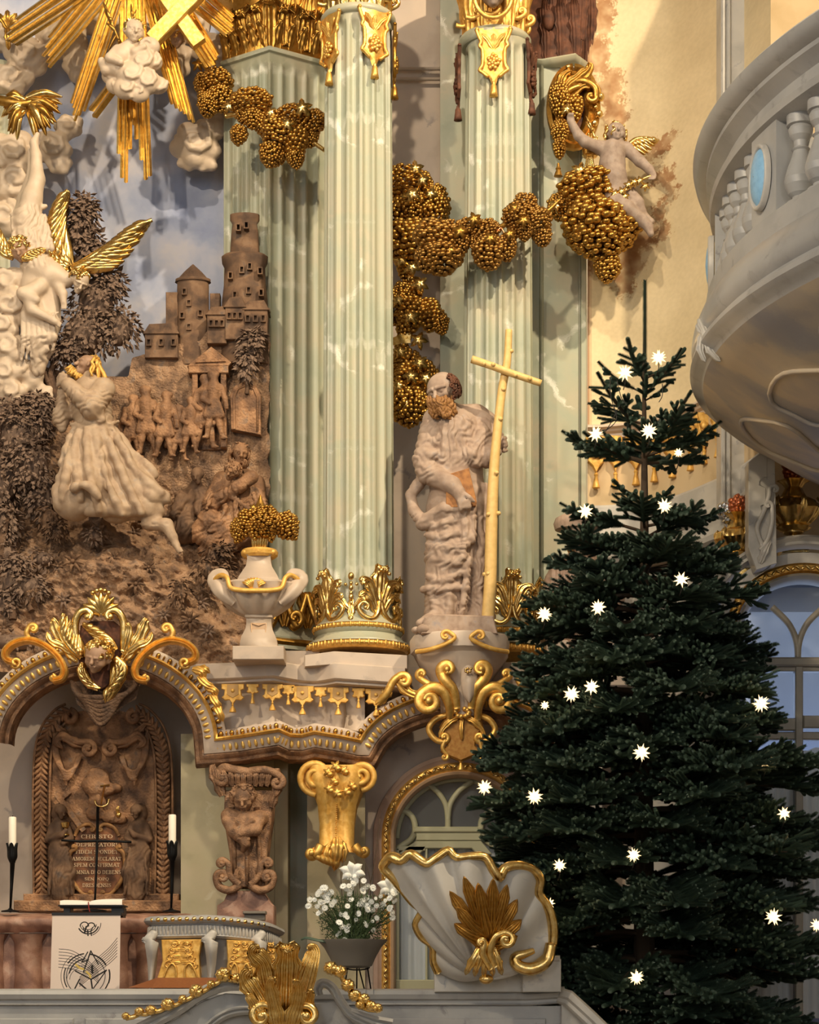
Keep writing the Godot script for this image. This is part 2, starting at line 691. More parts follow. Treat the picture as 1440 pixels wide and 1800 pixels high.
# ---------------------------------------------------------------- camera, light, materials, walls
func view_and_light() -> void:
	var cam := Camera3D.new()
	cam.name = "camera"
	cam.projection = Camera3D.PROJECTION_FRUSTUM
	cam.near = 0.1
	cam.far = 200.0
	cam.size = 0.1 * 1800.0 / F
	cam.frustum_offset = Vector2(0, 0.1 * (HY - 900.0) / F)
	cam.position = Vector3(0, CY, 0)
	add_child(cam)
	cam.current = true
	var we := WorldEnvironment.new()
	we.name = "world"
	var e := Environment.new()
	e.background_mode = Environment.BG_COLOR
	e.background_color = Color(0.62, 0.68, 0.78)
	e.background_energy_multiplier = 0.6
	e.tonemap_mode = Environment.TONE_MAPPER_LINEAR
	e.tonemap_exposure = 1.06
	e.sdfgi_enabled = true
	e.ssao_enabled = true
	e.ssil_enabled = true
	we.environment = e
	add_child(we)
	M.iron = mat(Color(0.06, 0.06, 0.065), 0.5, 0.6)
	M.bulb = mat(Color(1, 0.9, 0.75), 0.5)
	glow(M.bulb, Color(1.0, 0.86, 0.62), 6.0)
	M.daylight = mat(Color(0.9, 0.93, 1.0), 0.6)
	glow(M.daylight, Color(0.93, 0.96, 1.0), 1.6)
	M.daylight_dim = mat(rgb(120, 138, 170), 0.6)
	glow(M.daylight_dim, Color(0.60, 0.67, 0.78), 0.34)
	M.plaster = mat(Color(0.86, 0.83, 0.77), 0.85)
	# tall windows of the nave behind and beside the viewer, and the spotlights of the galleries
	day_window("window_1", "tall nave window behind the viewer, left of the axis", Vector3(-5.0, 8.0, 8.8), Vector2(3.4, 9.0), PI, 28.0, Color(1.0, 0.98, 0.95))
	day_window("window_2", "tall nave window behind the viewer, right of the axis", Vector3(5.0, 8.0, 8.8), Vector2(3.4, 9.0), PI, 28.0, Color(1.0, 0.98, 0.95))
	day_window("window_3", "tall nave window in the left side wall", Vector3(-9.85, 9.0, -6.0), Vector2(3.4, 9.0), PI * 0.5, 16.0, Color(0.95, 0.97, 1.0))
	lamp("gallery_spotlight", "warm spotlight mounted high at the right gallery", Vector3(6.5, 16.0, -8.5), at(600, 900, 18.2), 195.0, Color(1.0, 0.91, 0.77), 34.0, 0.16)
	lamp("gallery_spotlight", "warm spotlight mounted high at the left gallery", Vector3(-5.5, 11.0, -6.0), at(420, 800, 18.5), 60.0, Color(1.0, 0.91, 0.77), 34.0, 0.16)
	lamp("gallery_spotlight", "warm spotlight high above the middle aisle", Vector3(-1.0, 15.0, -9.0), at(240, 500, 19.0), 55.0, Color(1.0, 0.92, 0.80), 30.0, 0.16)
	add_apse_fill()

func add_apse_fill() -> void:  # fill lamp added to brighten the cream wall on the right
	lamp("gallery_spotlight", "added warm fill spotlight at the left gallery brightening the cream apse wall", Vector3(-4.0, 10.0, -4.0), at(1200, 860, 18.0), 34.0, Color(1.0, 0.92, 0.80), 16.0, 0.16)

func mat(c: Color, rough := 0.6, metal := 0.0, tex: Texture2D = null, scale := 1.0) -> StandardMaterial3D:
	var m := StandardMaterial3D.new()
	m.albedo_color = c
	m.roughness = rough
	m.metallic = metal
	if tex:
		m.albedo_texture = tex
		m.uv1_triplanar = true
		m.uv1_world_triplanar = true
		m.uv1_scale = Vector3.ONE * scale
	return m

func glow(m: StandardMaterial3D, c: Color, k: float) -> void:
	m.emission_enabled = true
	m.emission = c
	m.emission_energy_multiplier = k

func relief(m: StandardMaterial3D, tex: Texture2D, cm: float) -> void:
	m.heightmap_enabled = true
	m.heightmap_texture = tex
	m.heightmap_scale = cm

func ramp(stops: Array) -> Gradient:
	var g := Gradient.new()
	var o := PackedFloat32Array()
	var c := PackedColorArray()
	for s in stops:
		o.append(s[0])
		c.append(s[1])
	g.offsets = o
	g.colors = c
	return g

func cloud(sd: int, freq: float, stops: Array, warp := 0.0, ridged := false, oct := 5, size := 512, type := FastNoiseLite.TYPE_SIMPLEX_SMOOTH) -> NoiseTexture2D:
	var n := FastNoiseLite.new()
	n.seed = sd
	n.noise_type = type
	n.frequency = freq
	n.fractal_type = FastNoiseLite.FRACTAL_RIDGED if ridged else FastNoiseLite.FRACTAL_FBM
	n.fractal_octaves = oct
	if warp > 0.0:
		n.domain_warp_enabled = true
		n.domain_warp_amplitude = warp
		n.domain_warp_frequency = freq * 1.5
	var t := NoiseTexture2D.new()
	t.width = size
	t.height = size
	t.seamless = true
	t.noise = n
	t.color_ramp = ramp(stops)
	return t

func rgb(r: float, g: float, b: float) -> Color:
	return Color(r / 255.0, g / 255.0, b / 255.0)

func materials() -> void:
	var bump := cloud(3, 0.03, [[0, Color.BLACK], [1, Color.WHITE]], 0.0, false, 5)
	var fine := cloud(4, 0.09, [[0, Color.BLACK], [1, Color.WHITE]], 0.0, false, 4)
	M.bump = bump
	# green veined marble of the columns: pale veins on mottled sage
	var green := cloud(11, 0.006, [[0.0, rgb(176, 188, 170)], [0.35, rgb(196, 204, 186)], [0.6, rgb(205, 206, 184)], [0.8, rgb(214, 208, 186)], [1.0, rgb(190, 200, 182)]], 40.0, false, 6)
	M.green = mat(rgb(214, 211, 203), 0.42, 0.0, green, 0.55)
	detail(M.green, veins(12, 0.004, rgb(232, 232, 218), 0.10), 0.45)
	# pinkish grey marble of plinths and cornices
	var pink := cloud(21, 0.006, [[0.0, rgb(186, 172, 158)], [0.4, rgb(208, 196, 182)], [0.7, rgb(216, 202, 186)], [1.0, rgb(196, 186, 176)]], 40.0, false, 6)
	M.pink = mat(rgb(236, 230, 225), 0.45, 0.0, pink, 0.6)
	detail(M.pink, veins(22, 0.005, rgb(150, 138, 128), 0.06), 0.7)
	M.pink_wall = mat(rgb(228, 222, 218), 0.6, 0.0, pink, 0.4)
	detail(M.pink_wall, veins(23, 0.004, rgb(140, 132, 128), 0.05), 0.4)
	var olive := cloud(26, 0.006, [[0.0, rgb(170, 160, 128)], [0.45, rgb(194, 184, 148)], [1.0, rgb(206, 192, 160)]], 30.0, false, 6)
	M.olive = mat(Color(1, 1, 1), 0.6, 0.0, olive, 0.5)
	detail(M.olive, veins(27, 0.004, rgb(215, 208, 180), 0.06), 0.5)
	# cool grey marble of gallery and chancel rail
	var grey := cloud(31, 0.006, [[0.0, rgb(166, 165, 162)], [0.5, rgb(190, 188, 183)], [1.0, rgb(202, 198, 190)]], 30.0, false, 6)
	M.grey = mat(rgb(228, 230, 234), 0.38, 0.0, grey, 0.6)
	detail(M.grey, veins(32, 0.005, rgb(128, 126, 126), 0.07), 0.55)
	M.grey_light = mat(rgb(255, 253, 250), 0.4, 0.0, grey, 0.8)
	detail(M.grey_light, veins(33, 0.006, rgb(150, 150, 155), 0.05), 0.9)
	M.soffit = mat(Color(1, 1, 1), 0.6, 0.0, cloud(35, 0.005, [[0.0, rgb(118, 124, 140)], [0.38, rgb(146, 144, 146)], [0.52, rgb(186, 172, 150)], [0.75, rgb(198, 182, 158)], [1.0, rgb(150, 148, 150)]], 40.0, false, 4), 0.3)
	M.soffit_blue = mat(rgb(150, 156, 172), 0.6, 0.0, grey, 0.4)
	# cream plaster
	var cream := cloud(41, 0.01, [[0.0, rgb(206, 188, 150)], [0.5, rgb(222, 206, 170)], [1.0, rgb(230, 216, 184)]], 20.0, false, 6)
	M.cream = mat(Color(1, 1, 1), 0.85, 0.0, cream, 0.35)
	M.cream_panel = mat(rgb(238, 226, 214), 0.8, 0.0, cream, 0.35)
	# earth coloured stucco of the relief
	var earth := cloud(51, 0.012, [[0.0, rgb(84, 68, 58)], [0.35, rgb(132, 108, 88)], [0.55, rgb(166, 136, 108)], [0.75, rgb(192, 162, 132)], [0.9, rgb(150, 138, 130)], [1.0, rgb(120, 112, 108)]], 30.0, false, 6)
	M.earth = mat(rgb(232, 222, 212), 0.8, 0.0, earth, 0.9)
	relief(M.earth, fine, 1.2)
	M.earth_warm = mat(rgb(230, 208, 186), 0.75, 0.0, earth, 0.8)
	relief(M.earth_warm, fine, 0.7)
	M.earth_dark = mat(rgb(150, 138, 130), 0.85, 0.0, earth, 0.8)
	relief(M.earth_dark, fine, 1.0)
	M.earth_plain = mat(rgb(176, 164, 154), 0.8, 0.0, earth, 0.8)
	M.foliage_stone = mat(rgb(122, 100, 84), 0.8)
	M.herm = mat(rgb(226, 208, 192), 0.7, 0.0, earth, 1.4)
	relief(M.herm, fine, 0.5)
	var red := cloud(55, 0.012, [[0.0, rgb(98, 70, 60)], [0.4, rgb(136, 100, 84)], [0.7, rgb(170, 132, 112)], [1.0, rgb(190, 164, 146)]], 50.0, false, 6)
	M.red = mat(Color(1, 1, 1), 0.5, 0.0, red, 0.9)
	# statues of pale stone with worn colour
	var stone := cloud(61, 0.012, [[0.0, rgb(160, 140, 124)], [0.4, rgb(192, 172, 154)], [0.7, rgb(208, 190, 172)], [1.0, rgb(180, 176, 178)]], 30.0, false, 6)
	M.statue = mat(rgb(214, 206, 202), 0.7, 0.0, stone, 1.5)
	M.robe = mat(rgb(226, 216, 200), 0.65, 0.0, stone, 1.3)
	M.skin = mat(rgb(214, 190, 170), 0.55, 0.0, stone, 1.0)
	M.white_stucco = mat(rgb(212, 194, 172), 0.5, 0.0, bumpless(cloud(63, 0.012, [[0.0, rgb(222, 216, 210)], [1.0, rgb(255, 252, 248)]], 20.0)), 0.9)
	M.putto_stone = mat(rgb(188, 184, 184), 0.75, 0.0, stone, 2.2)
	# gold leaf: bright burnished, and a darker copy with the pillar capital's shade in its colour
	var leafing := cloud(71, 0.02, [[0.0, rgb(196, 154, 82)], [0.4, rgb(224, 186, 110)], [0.75, rgb(242, 214, 150)], [1.0, rgb(212, 170, 96)]], 20.0, false, 5)
	M.gold = mat(Color(1, 1, 1), 0.26, 1.0, leafing, 2.0)
	relief(M.gold, fine, 0.05)
	M.gold_matt = mat(rgb(255, 240, 205), 0.42, 0.75, leafing, 2.0)
	M.gold_paint = mat(rgb(250, 232, 188), 0.5, 0.3, leafing, 1.5)
	M.gold_dark = mat(rgb(196, 176, 138), 0.36, 0.95, leafing, 2.5)
	M.gold_grape = mat(rgb(196, 176, 138), 0.33, 0.9, leafing, 2.5)
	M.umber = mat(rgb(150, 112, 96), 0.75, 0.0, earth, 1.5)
	M.copper = mat(rgb(214, 128, 88), 0.3, 0.9)
	M.silver = mat(rgb(206, 208, 212), 0.25, 1.0)
	M.yellow_wood = mat(rgb(236, 204, 138), 0.5, 0.0, cloud(75, 0.02, [[0.0, rgb(225, 215, 195)], [1.0, rgb(255, 250, 240)]]), 1.5)
	M.window_frame = mat(rgb(186, 184, 150), 0.5)
	M.window_frame_pale = mat(rgb(196, 190, 178), 0.45, 0.0, grey, 0.8)
	M.blue_room = mat(rgb(150, 165, 190), 0.9)
	M.curtain = mat(rgb(205, 212, 218), 0.9)
	M.glass = mat(Color(0.75, 0.8, 0.85, 0.16), 0.05)
	M.glass.transparency = BaseMaterial3D.TRANSPARENCY_ALPHA
	M.white = mat(rgb(238, 232, 222), 0.6)
	M.wax = mat(rgb(248, 240, 222), 0.5)
	M.black = mat(rgb(22, 22, 24), 0.45)
	M.linen = mat(rgb(232, 216, 204), 0.85, 0.0, cloud(81, 0.05, [[0.0, rgb(235, 228, 224)], [1.0, rgb(255, 255, 255)]]), 3.0)
	M.wood = mat(rgb(150, 92, 52), 0.45, 0.0, cloud(82, 0.02, [[0.0, rgb(210, 200, 190)], [1.0, rgb(255, 255, 255)]]), 3.0)
	M.sky_blue = mat(rgb(150, 196, 228), 0.35, 0.0, cloud(83, 0.02, [[0.0, rgb(205, 218, 232)], [0.6, rgb(240, 248, 255)], [1.0, rgb(255, 255, 255)]], 30.0), 2.0)
	M.bark = mat(rgb(78, 64, 50), 0.9)
	M.needle = mat(rgb(62, 82, 68), 0.5)
	M.bloom = mat(rgb(240, 242, 236), 0.7)
	M.stalk = mat(rgb(62, 82, 46), 0.7)
	M.grey_pot = mat(rgb(120, 114, 104), 0.6)

func bumpless(t: Texture2D) -> Texture2D:
	return t

func veins(sd: int, freq: float, c: Color, w: float) -> Texture2D:
	var clear := Color(c.r, c.g, c.b, 0.0)
	return cloud(sd, freq, [[0.0, clear], [0.86 - w, clear], [0.93 - w * 0.3, Color(c.r, c.g, c.b, 0.75)], [1.0, Color(c.r, c.g, c.b, 0.9)]], 60.0, true, 4)

func detail(m: StandardMaterial3D, t: Texture2D, scale: float) -> void:
	m.set_meta("vein", scale)
	m.detail_enabled = true
	m.detail_albedo = t
	m.detail_blend_mode = BaseMaterial3D.BLEND_MODE_MIX

func panel(called: String, x0: float, y0: float, x1: float, y1: float, d: float, m: Material, thick := 0.3) -> MeshInstance3D:
	var st := S()
	var a := at(x0, y1, d)
	var b := at(x1, y0, d)
	wbox(st, Vector3((a.x + b.x) / 2, (a.y + b.y) / 2, -d - thick / 2), Vector3(b.x - a.x, b.y - a.y, thick))
	return struct(called, st, m)

func setting() -> void:
	var st := S()
	wbox(st, Vector3(0, -0.15, -5.5), Vector3(20.6, 0.3, 30))
	struct("floor", st, mat(rgb(176, 166, 150), 0.5))
	st = S()
	wbox(st, Vector3(0, 19.15, -5.5), Vector3(20.6, 0.3, 30))
	struct("ceiling", st, M.plaster)
	st = S()
	wbox(st, Vector3(-10.15, 9.5, -5.5), Vector3(0.3, 19, 30))
	struct("wall_left", st, M.plaster)
	st = S()
	wbox(st, Vector3(10.15, 9.5, -5.5), Vector3(0.3, 19, 30))
	struct("wall_right", st, M.plaster)
	st = S()
	wbox(st, Vector3(0, 9.5, 9.15), Vector3(20.6, 19, 0.3))
	struct("wall_rear", st, M.plaster)
	st = S()
	wbox(st, Vector3(0, 9.5, -20.65), Vector3(20.6, 19, 0.3))
	struct("wall_end", st, M.plaster)
	# raised floor of the choir behind the rail
	st = S()
	wbox(st, Vector3(0, 0.35, -17.4), Vector3(20, 0.7, 6.2))
	struct("floor_choir", st, M.red)

func more_materials() -> void:
	M.gold_pale = mat(rgb(255, 244, 206), 0.4, 0.6, M.gold.albedo_texture, 2.0)
	M.gold_worn = mat(rgb(186, 160, 124), 0.6, 0.12, cloud(77, 0.03, [[0.0, rgb(140, 108, 84)], [0.4, rgb(190, 156, 122)], [0.6, rgb(212, 178, 126)], [1.0, rgb(236, 208, 150)]]), 4.0)
	M.gold_grape_dark = mat(rgb(176, 156, 130), 0.36, 0.85, M.gold.albedo_texture, 2.5)
	M.umber_gold = mat(rgb(190, 152, 96), 0.6, 0.1)
	M.pink_pale = mat(rgb(228, 220, 212), 0.45, 0.0, M.pink.albedo_texture, 0.9)
	M.pink_warm = mat(rgb(240, 214, 184), 0.5, 0.0, M.pink.albedo_texture, 0.9)
	M.gold_brown = mat(rgb(170, 142, 100), 0.5, 0.4, M.gold.albedo_texture, 2.0)
	M.tablet = mat(rgb(196, 158, 132), 0.75, 0.0, M.earth.albedo_texture, 1.2)
	M.earth_gold = mat(rgb(255, 226, 170), 0.6, 0.1, M.earth.albedo_texture, 1.2)
	M.lettering = mat(rgb(226, 198, 160), 0.6)
	M.red_cloth = mat(rgb(150, 40, 36), 0.8)
	M.pink_brown = mat(rgb(214, 194, 186), 0.55, 0.0, M.pink.albedo_texture, 0.8)
	M.scales = mat(rgb(205, 192, 186), 0.5, 0.15, M.statue.albedo_texture, 1.5)
	M.star_glow = mat(rgb(255, 240, 214), 0.6)
	glow(M.star_glow, Color(1.0, 0.88, 0.66), 0.95)
	M.book_worn = mat(rgb(182, 136, 88), 0.7, 0.0, cloud(78, 0.012, [[0.0, rgb(170, 150, 130)], [0.5, rgb(225, 205, 180)], [1.0, rgb(255, 240, 200)]]), 2.0)
# ---------------------------------------------------------------- columns, pilasters and the walls behind them
func cyl(cx: float, r: float, deg: float, y: float) -> Vector3:
	var g := deg_to_rad(deg)
	return Vector3(cx + sin(g) * r, y, cos(g) * r)

func fluted_shaft(st: SurfaceTool, cx: float, rt: float, yt: float, rb: float, yb: float, flutes := 16, phase := 0.0) -> void:
	var prof: Array = []
	for v in [[0.0, 0.0], [0.1, 0.0], [0.2, 0.0], [0.215, 0.02], [0.28, 0.42], [0.36, 0.72], [0.46, 0.92], [0.6, 1.0], [0.74, 0.92], [0.84, 0.72], [0.92, 0.42], [0.985, 0.02]]:
		prof.append(v)
	grp(st)
	var rows: Array = []
	for k in 13:
		var t: float = [0.0, 0.012, 0.016, 0.022, 0.028, 0.1, 0.25, 0.4, 0.6, 0.8, 0.97, 0.99, 1.0][k]
		var depth: float = [0.0, 0.0, 0.35, 0.75, 1.0, 1.0, 1.0, 1.0, 1.0, 1.0, 1.0, 0.6, 0.0][k] * 8.5
		var r := lerpf(rt, rb, pow(t, 0.85))
		var ring := PackedVector3Array()
		for fl in flutes:
			for v in prof:
				var g: float = (fl + v[0] - 0.1) / flutes * TAU + phase
				var q: float = r - depth * v[1]
				ring.append(Vector3(cx + sin(g) * q, lerpf(yt, yb, t), cos(g) * q))
		rows.append(ring)
	grid(st, rows, true)

# two rows of acanthus round a bell, with corner curls above
func capital(o: Node3D, cx: float, r: float, y: float, h: float, m: Material, degs: Array) -> void:
	var st := S()
	lathe(st, Vector3(cx, 0, 0), [[r * 0.9, y], [r * 0.95, y - h * 0.4], [r * 1.12, y - h * 0.8], [r * 1.4, y - h]], 32)
	var cap := part(o, "capital", st, m)
	for g in degs:
		st = S()
		var a := cyl(cx, r * 0.97, g, y)
		leaf(st, [a, cyl(cx, r * 1.08, g, y - h * 0.25), cyl(cx, r * 1.2, g, y - h * 0.48), cyl(cx, r * 1.42, g, y - h * 0.55), cyl(cx, r * 1.46, g, y - h * 0.46)], r * 0.36, 5, 0.45, Vector3(sin(deg_to_rad(g)), 0, cos(deg_to_rad(g))))
		part(cap, "acanthus_leaf", st, m)
		st = S()
		var g2: float = g + 18.0
		leaf(st, [cyl(cx, r * 0.98, g2, y - h * 0.1), cyl(cx, r * 1.1, g2, y - h * 0.5), cyl(cx, r * 1.3, g2, y - h * 0.8), cyl(cx, r * 1.55, g2, y - h * 0.86), cyl(cx, r * 1.58, g2, y - h * 0.74)], r * 0.32, 5, 0.45, Vector3(sin(deg_to_rad(g2)), 0, cos(deg_to_rad(g2))))
		part(cap, "acanthus_leaf", st, m)
		st = S()
		var c := cyl(cx, r * 1.0, g2, y - h * 0.13)
		scroll(st, [c + Vector3(-r * 0.22, 0, 0), c + Vector3(-r * 0.02, r * 0.05, r * 0.03), c + Vector3(r * 0.16, -r * 0.02, r * 0.05)], r * 0.08, r * 0.13, -330)
		part(cap, "curl", st, m)

# hanging ornament on the neck of a column: shield, grapes and tassel
func pendant(o: Node3D, cx: float, r: float, deg: float, y: float, h: float, m: Material) -> void:
	var st := S()
	var g := deg_to_rad(deg)
	var fw := Vector3(sin(g), 0, cos(g))
	var sd := Vector3(cos(g), 0, -sin(g))
	var base := Vector3(cx, y, 0) + fw * (r + 1.0)
	var pt := func(u: float, v: float, z: float) -> Vector3: return base + sd * u * h * 0.5 + Vector3(0, v * h, 0) + fw * z
	# bordered shield
	var left: Array = [[-0.5, 0.02], [-0.42, 0.13], [-0.36, 0.2], [-0.4, 0.26], [-0.32, 0.32], [-0.32, 0.52], [-0.4, 0.6], [-0.3, 0.64], [-0.16, 0.7]]
	for sgn in [1.0, -1.0]:
		var pl: Array = []
		for q in left:
			pl.append(pt.call(q[0] * sgn, q[1], 4.0))
		tube(st, smoothed(arr(pl), 3), 3.2, 8)
		ball(st, pt.call(-0.47 * sgn, 0.02, 4.0), Vector3(3.6, 3.6, 3.6))
		ball(st, pt.call(-0.39 * sgn, 0.61, 4.0), Vector3(3.4, 3.4, 3.4))
	grp(st)
	var rows: Array = []
	for q in [[0.0, 0.44], [0.12, 0.42], [0.3, 0.34], [0.5, 0.34], [0.62, 0.32], [0.72, 0.12], [0.8, 0.06]]:
		var row := PackedVector3Array()
		for s in [-1.0, -0.5, 0.0, 0.5, 1.0]:
			row.append(pt.call(s * q[1], q[0], 5.0 - 4.0 * absf(s)))
		rows.append(row)
	grid(st, rows)
	part(o, "pendant", st, m)
	var pd := o.get_child(o.get_child_count() - 1)
	st = S()
	for k in 3:
		leaf(st, [pt.call(0.0, 0.30, 5.0), pt.call((k - 1) * 0.16, 0.18, 8.0), pt.call((k - 1) * 0.34, 0.1, 10.0)], h * 0.05, 2, 0.2, fw)
	part(pd, "palmette", st, m)
	st = S()
	for k in 16:
		var a := k * 2.4
		var q := 0.17 * sqrt(k / 16.0)
		ball(st, pt.call(cos(a) * q * 1.1, 0.50 + sin(a) * q * 0.62, 9.0 - q * 14.0), Vector3(1, 1, 1) * h * 0.032, 8, 5)
	part(pd, "grape_bunch", st, m)
	st = S()
	grp(st)
	var rr: Array = []
	for q in [[0.76, 0.02], [0.79, 0.05], [0.8, 0.045], [0.83, 0.08], [0.92, 0.1], [0.98, 0.12], [0.985, 0.02]]:
		var ring := PackedVector3Array()
		for s in 14:
			var w: float = TAU * s / 14
			ring.append(pt.call(cos(w) * q[1] * 1.0, q[0], 4.0 + sin(w) * q[1] * h * 0.5))
		rr.append(ring)
	grid(st, rr, true)
	part(pd, "tassel", st, m)

# crown of gilded acanthus standing round a column foot
func foot_crown(o: Node3D, cx: float, r: float, y: float, h: float, degs: Array, m: Material) -> void:
	for k in degs.size():
		var g: float = degs[k][0]
		var q: float = degs[k][1]
		var fw := Vector3(sin(deg_to_rad(g)), 0, cos(deg_to_rad(g)))
		var c := func(da: float, dr: float, up: float) -> Vector3: return cyl(cx, r + dr, g + da, y - up * h * q)
		var st := S()
		leaf(st, [c.call(0, 2, 0.0), c.call(0, 5, 0.4), c.call(0, 8, 0.78), c.call(0, 17, 0.97), c.call(0, 21, 0.9)], 19.0 * q, 5, 0.3, fw, 4, 1.6, 0.5)
		for s in [-1.0, 1.0]:
			leaf(st, [c.call(s * 2, 4, 0.05), c.call(s * 9, 8, 0.4), c.call(s * 17, 10, 0.66), c.call(s * 26, 15, 0.72), c.call(s * 28, 18, 0.62)], 12.0 * q, 3, 0.35, fw, 3)
			leaf(st, [c.call(s * 3, 6, 0.1), c.call(s * 14, 9, 0.36), c.call(s * 25, 11, 0.48), c.call(s * 33, 15, 0.4)], 9.5 * q, 3, 0.3, fw, 3)
		for b in 5:
			ball(st, c.call((b - 2) * 4.0, 17.0, 0.96 - absf(b - 2) * 0.05), Vector3(3.6, 3.2, 3.4) * q, 8, 6)
		part(o, "acanthus_plume", st, m)
		st = S()
		for s in [-1.0, 1.0]:
			tube(st, smoothed(arr([c.call(s * 1, 5, 0.36), c.call(s * 6, 7, 0.12), c.call(s * 16, 10, 0.0), c.call(s * 28, 11, 0.06), c.call(s * 34, 12, 0.2), c.call(s * 28, 13, 0.3), c.call(s * 21, 14, 0.24), c.call(s * 23, 14, 0.16)]), 5), [4.4 * q, 4.8 * q, 3.6 * q, 2.2 * q], 8)
			ball(st, c.call(s * 25, 14, 0.2), Vector3(3.6, 3.6, 3.6) * q)
		part(o, "curl", st, m)

func finial_drop(o: Node3D, cx: float, r: float, deg: float, y: float, m: Material) -> void:
	var st := S()
	var p := func(dr: float, up: float) -> Vector3: return cyl(cx, r + dr, deg, y - up)
	for q in [[6, 60, 5.5], [5, 48, 3.0], [6, 40, 4.0], [6, 31, 3.0], [6, 24, 4.5], [5, 14, 3.0], [7, -14, 5.0]]:
		ball(st, p.call(q[0], q[1]), Vector3(q[2], q[2] * 1.25, q[2]), 10, 7)
	for s in [-1.0, 1.0]:
		leaf(st, [p.call(3, 4), cyl(cx, r + 6, deg + s * 7, y - 10), cyl(cx, r + 8, deg + s * 14, y - 22), cyl(cx, r + 10, deg + s * 20, y - 18)], 5.0, 2, 0.3, Vector3(0, 0, 1), 2)
		ball(st, cyl(cx, r + 6, deg + s * 8, y - 46), Vector3(3, 3, 3))
	leaf(st, [p.call(3, 20), p.call(6, 6), p.call(9, -8), p.call(12, -14)], 8.0, 3, 0.3)
	part(o, "bead_finial", st, m)

func ring_band(st: SurfaceTool, cx: float, r: float, y0: float, y1: float, bulge: float, beads: int) -> void:
	var prof: Array = []
	for k in 7:
		var t := k / 6.0
		prof.append([r + bulge * sin(PI * t), lerpf(y0, y1, t)])
	lathe(st, Vector3(cx, 0, 0), prof, 40)
	for k in beads:
		var g := lerpf(-110, 110, k / (beads - 1.0))
		var c := cyl(cx, r + bulge * 0.85, g, (y0 + y1) / 2)
		ball(st, c, Vector3(2.6, (y1 - y0) * (0.30 if k % 2 else 0.42), 2.6), 6, 4)

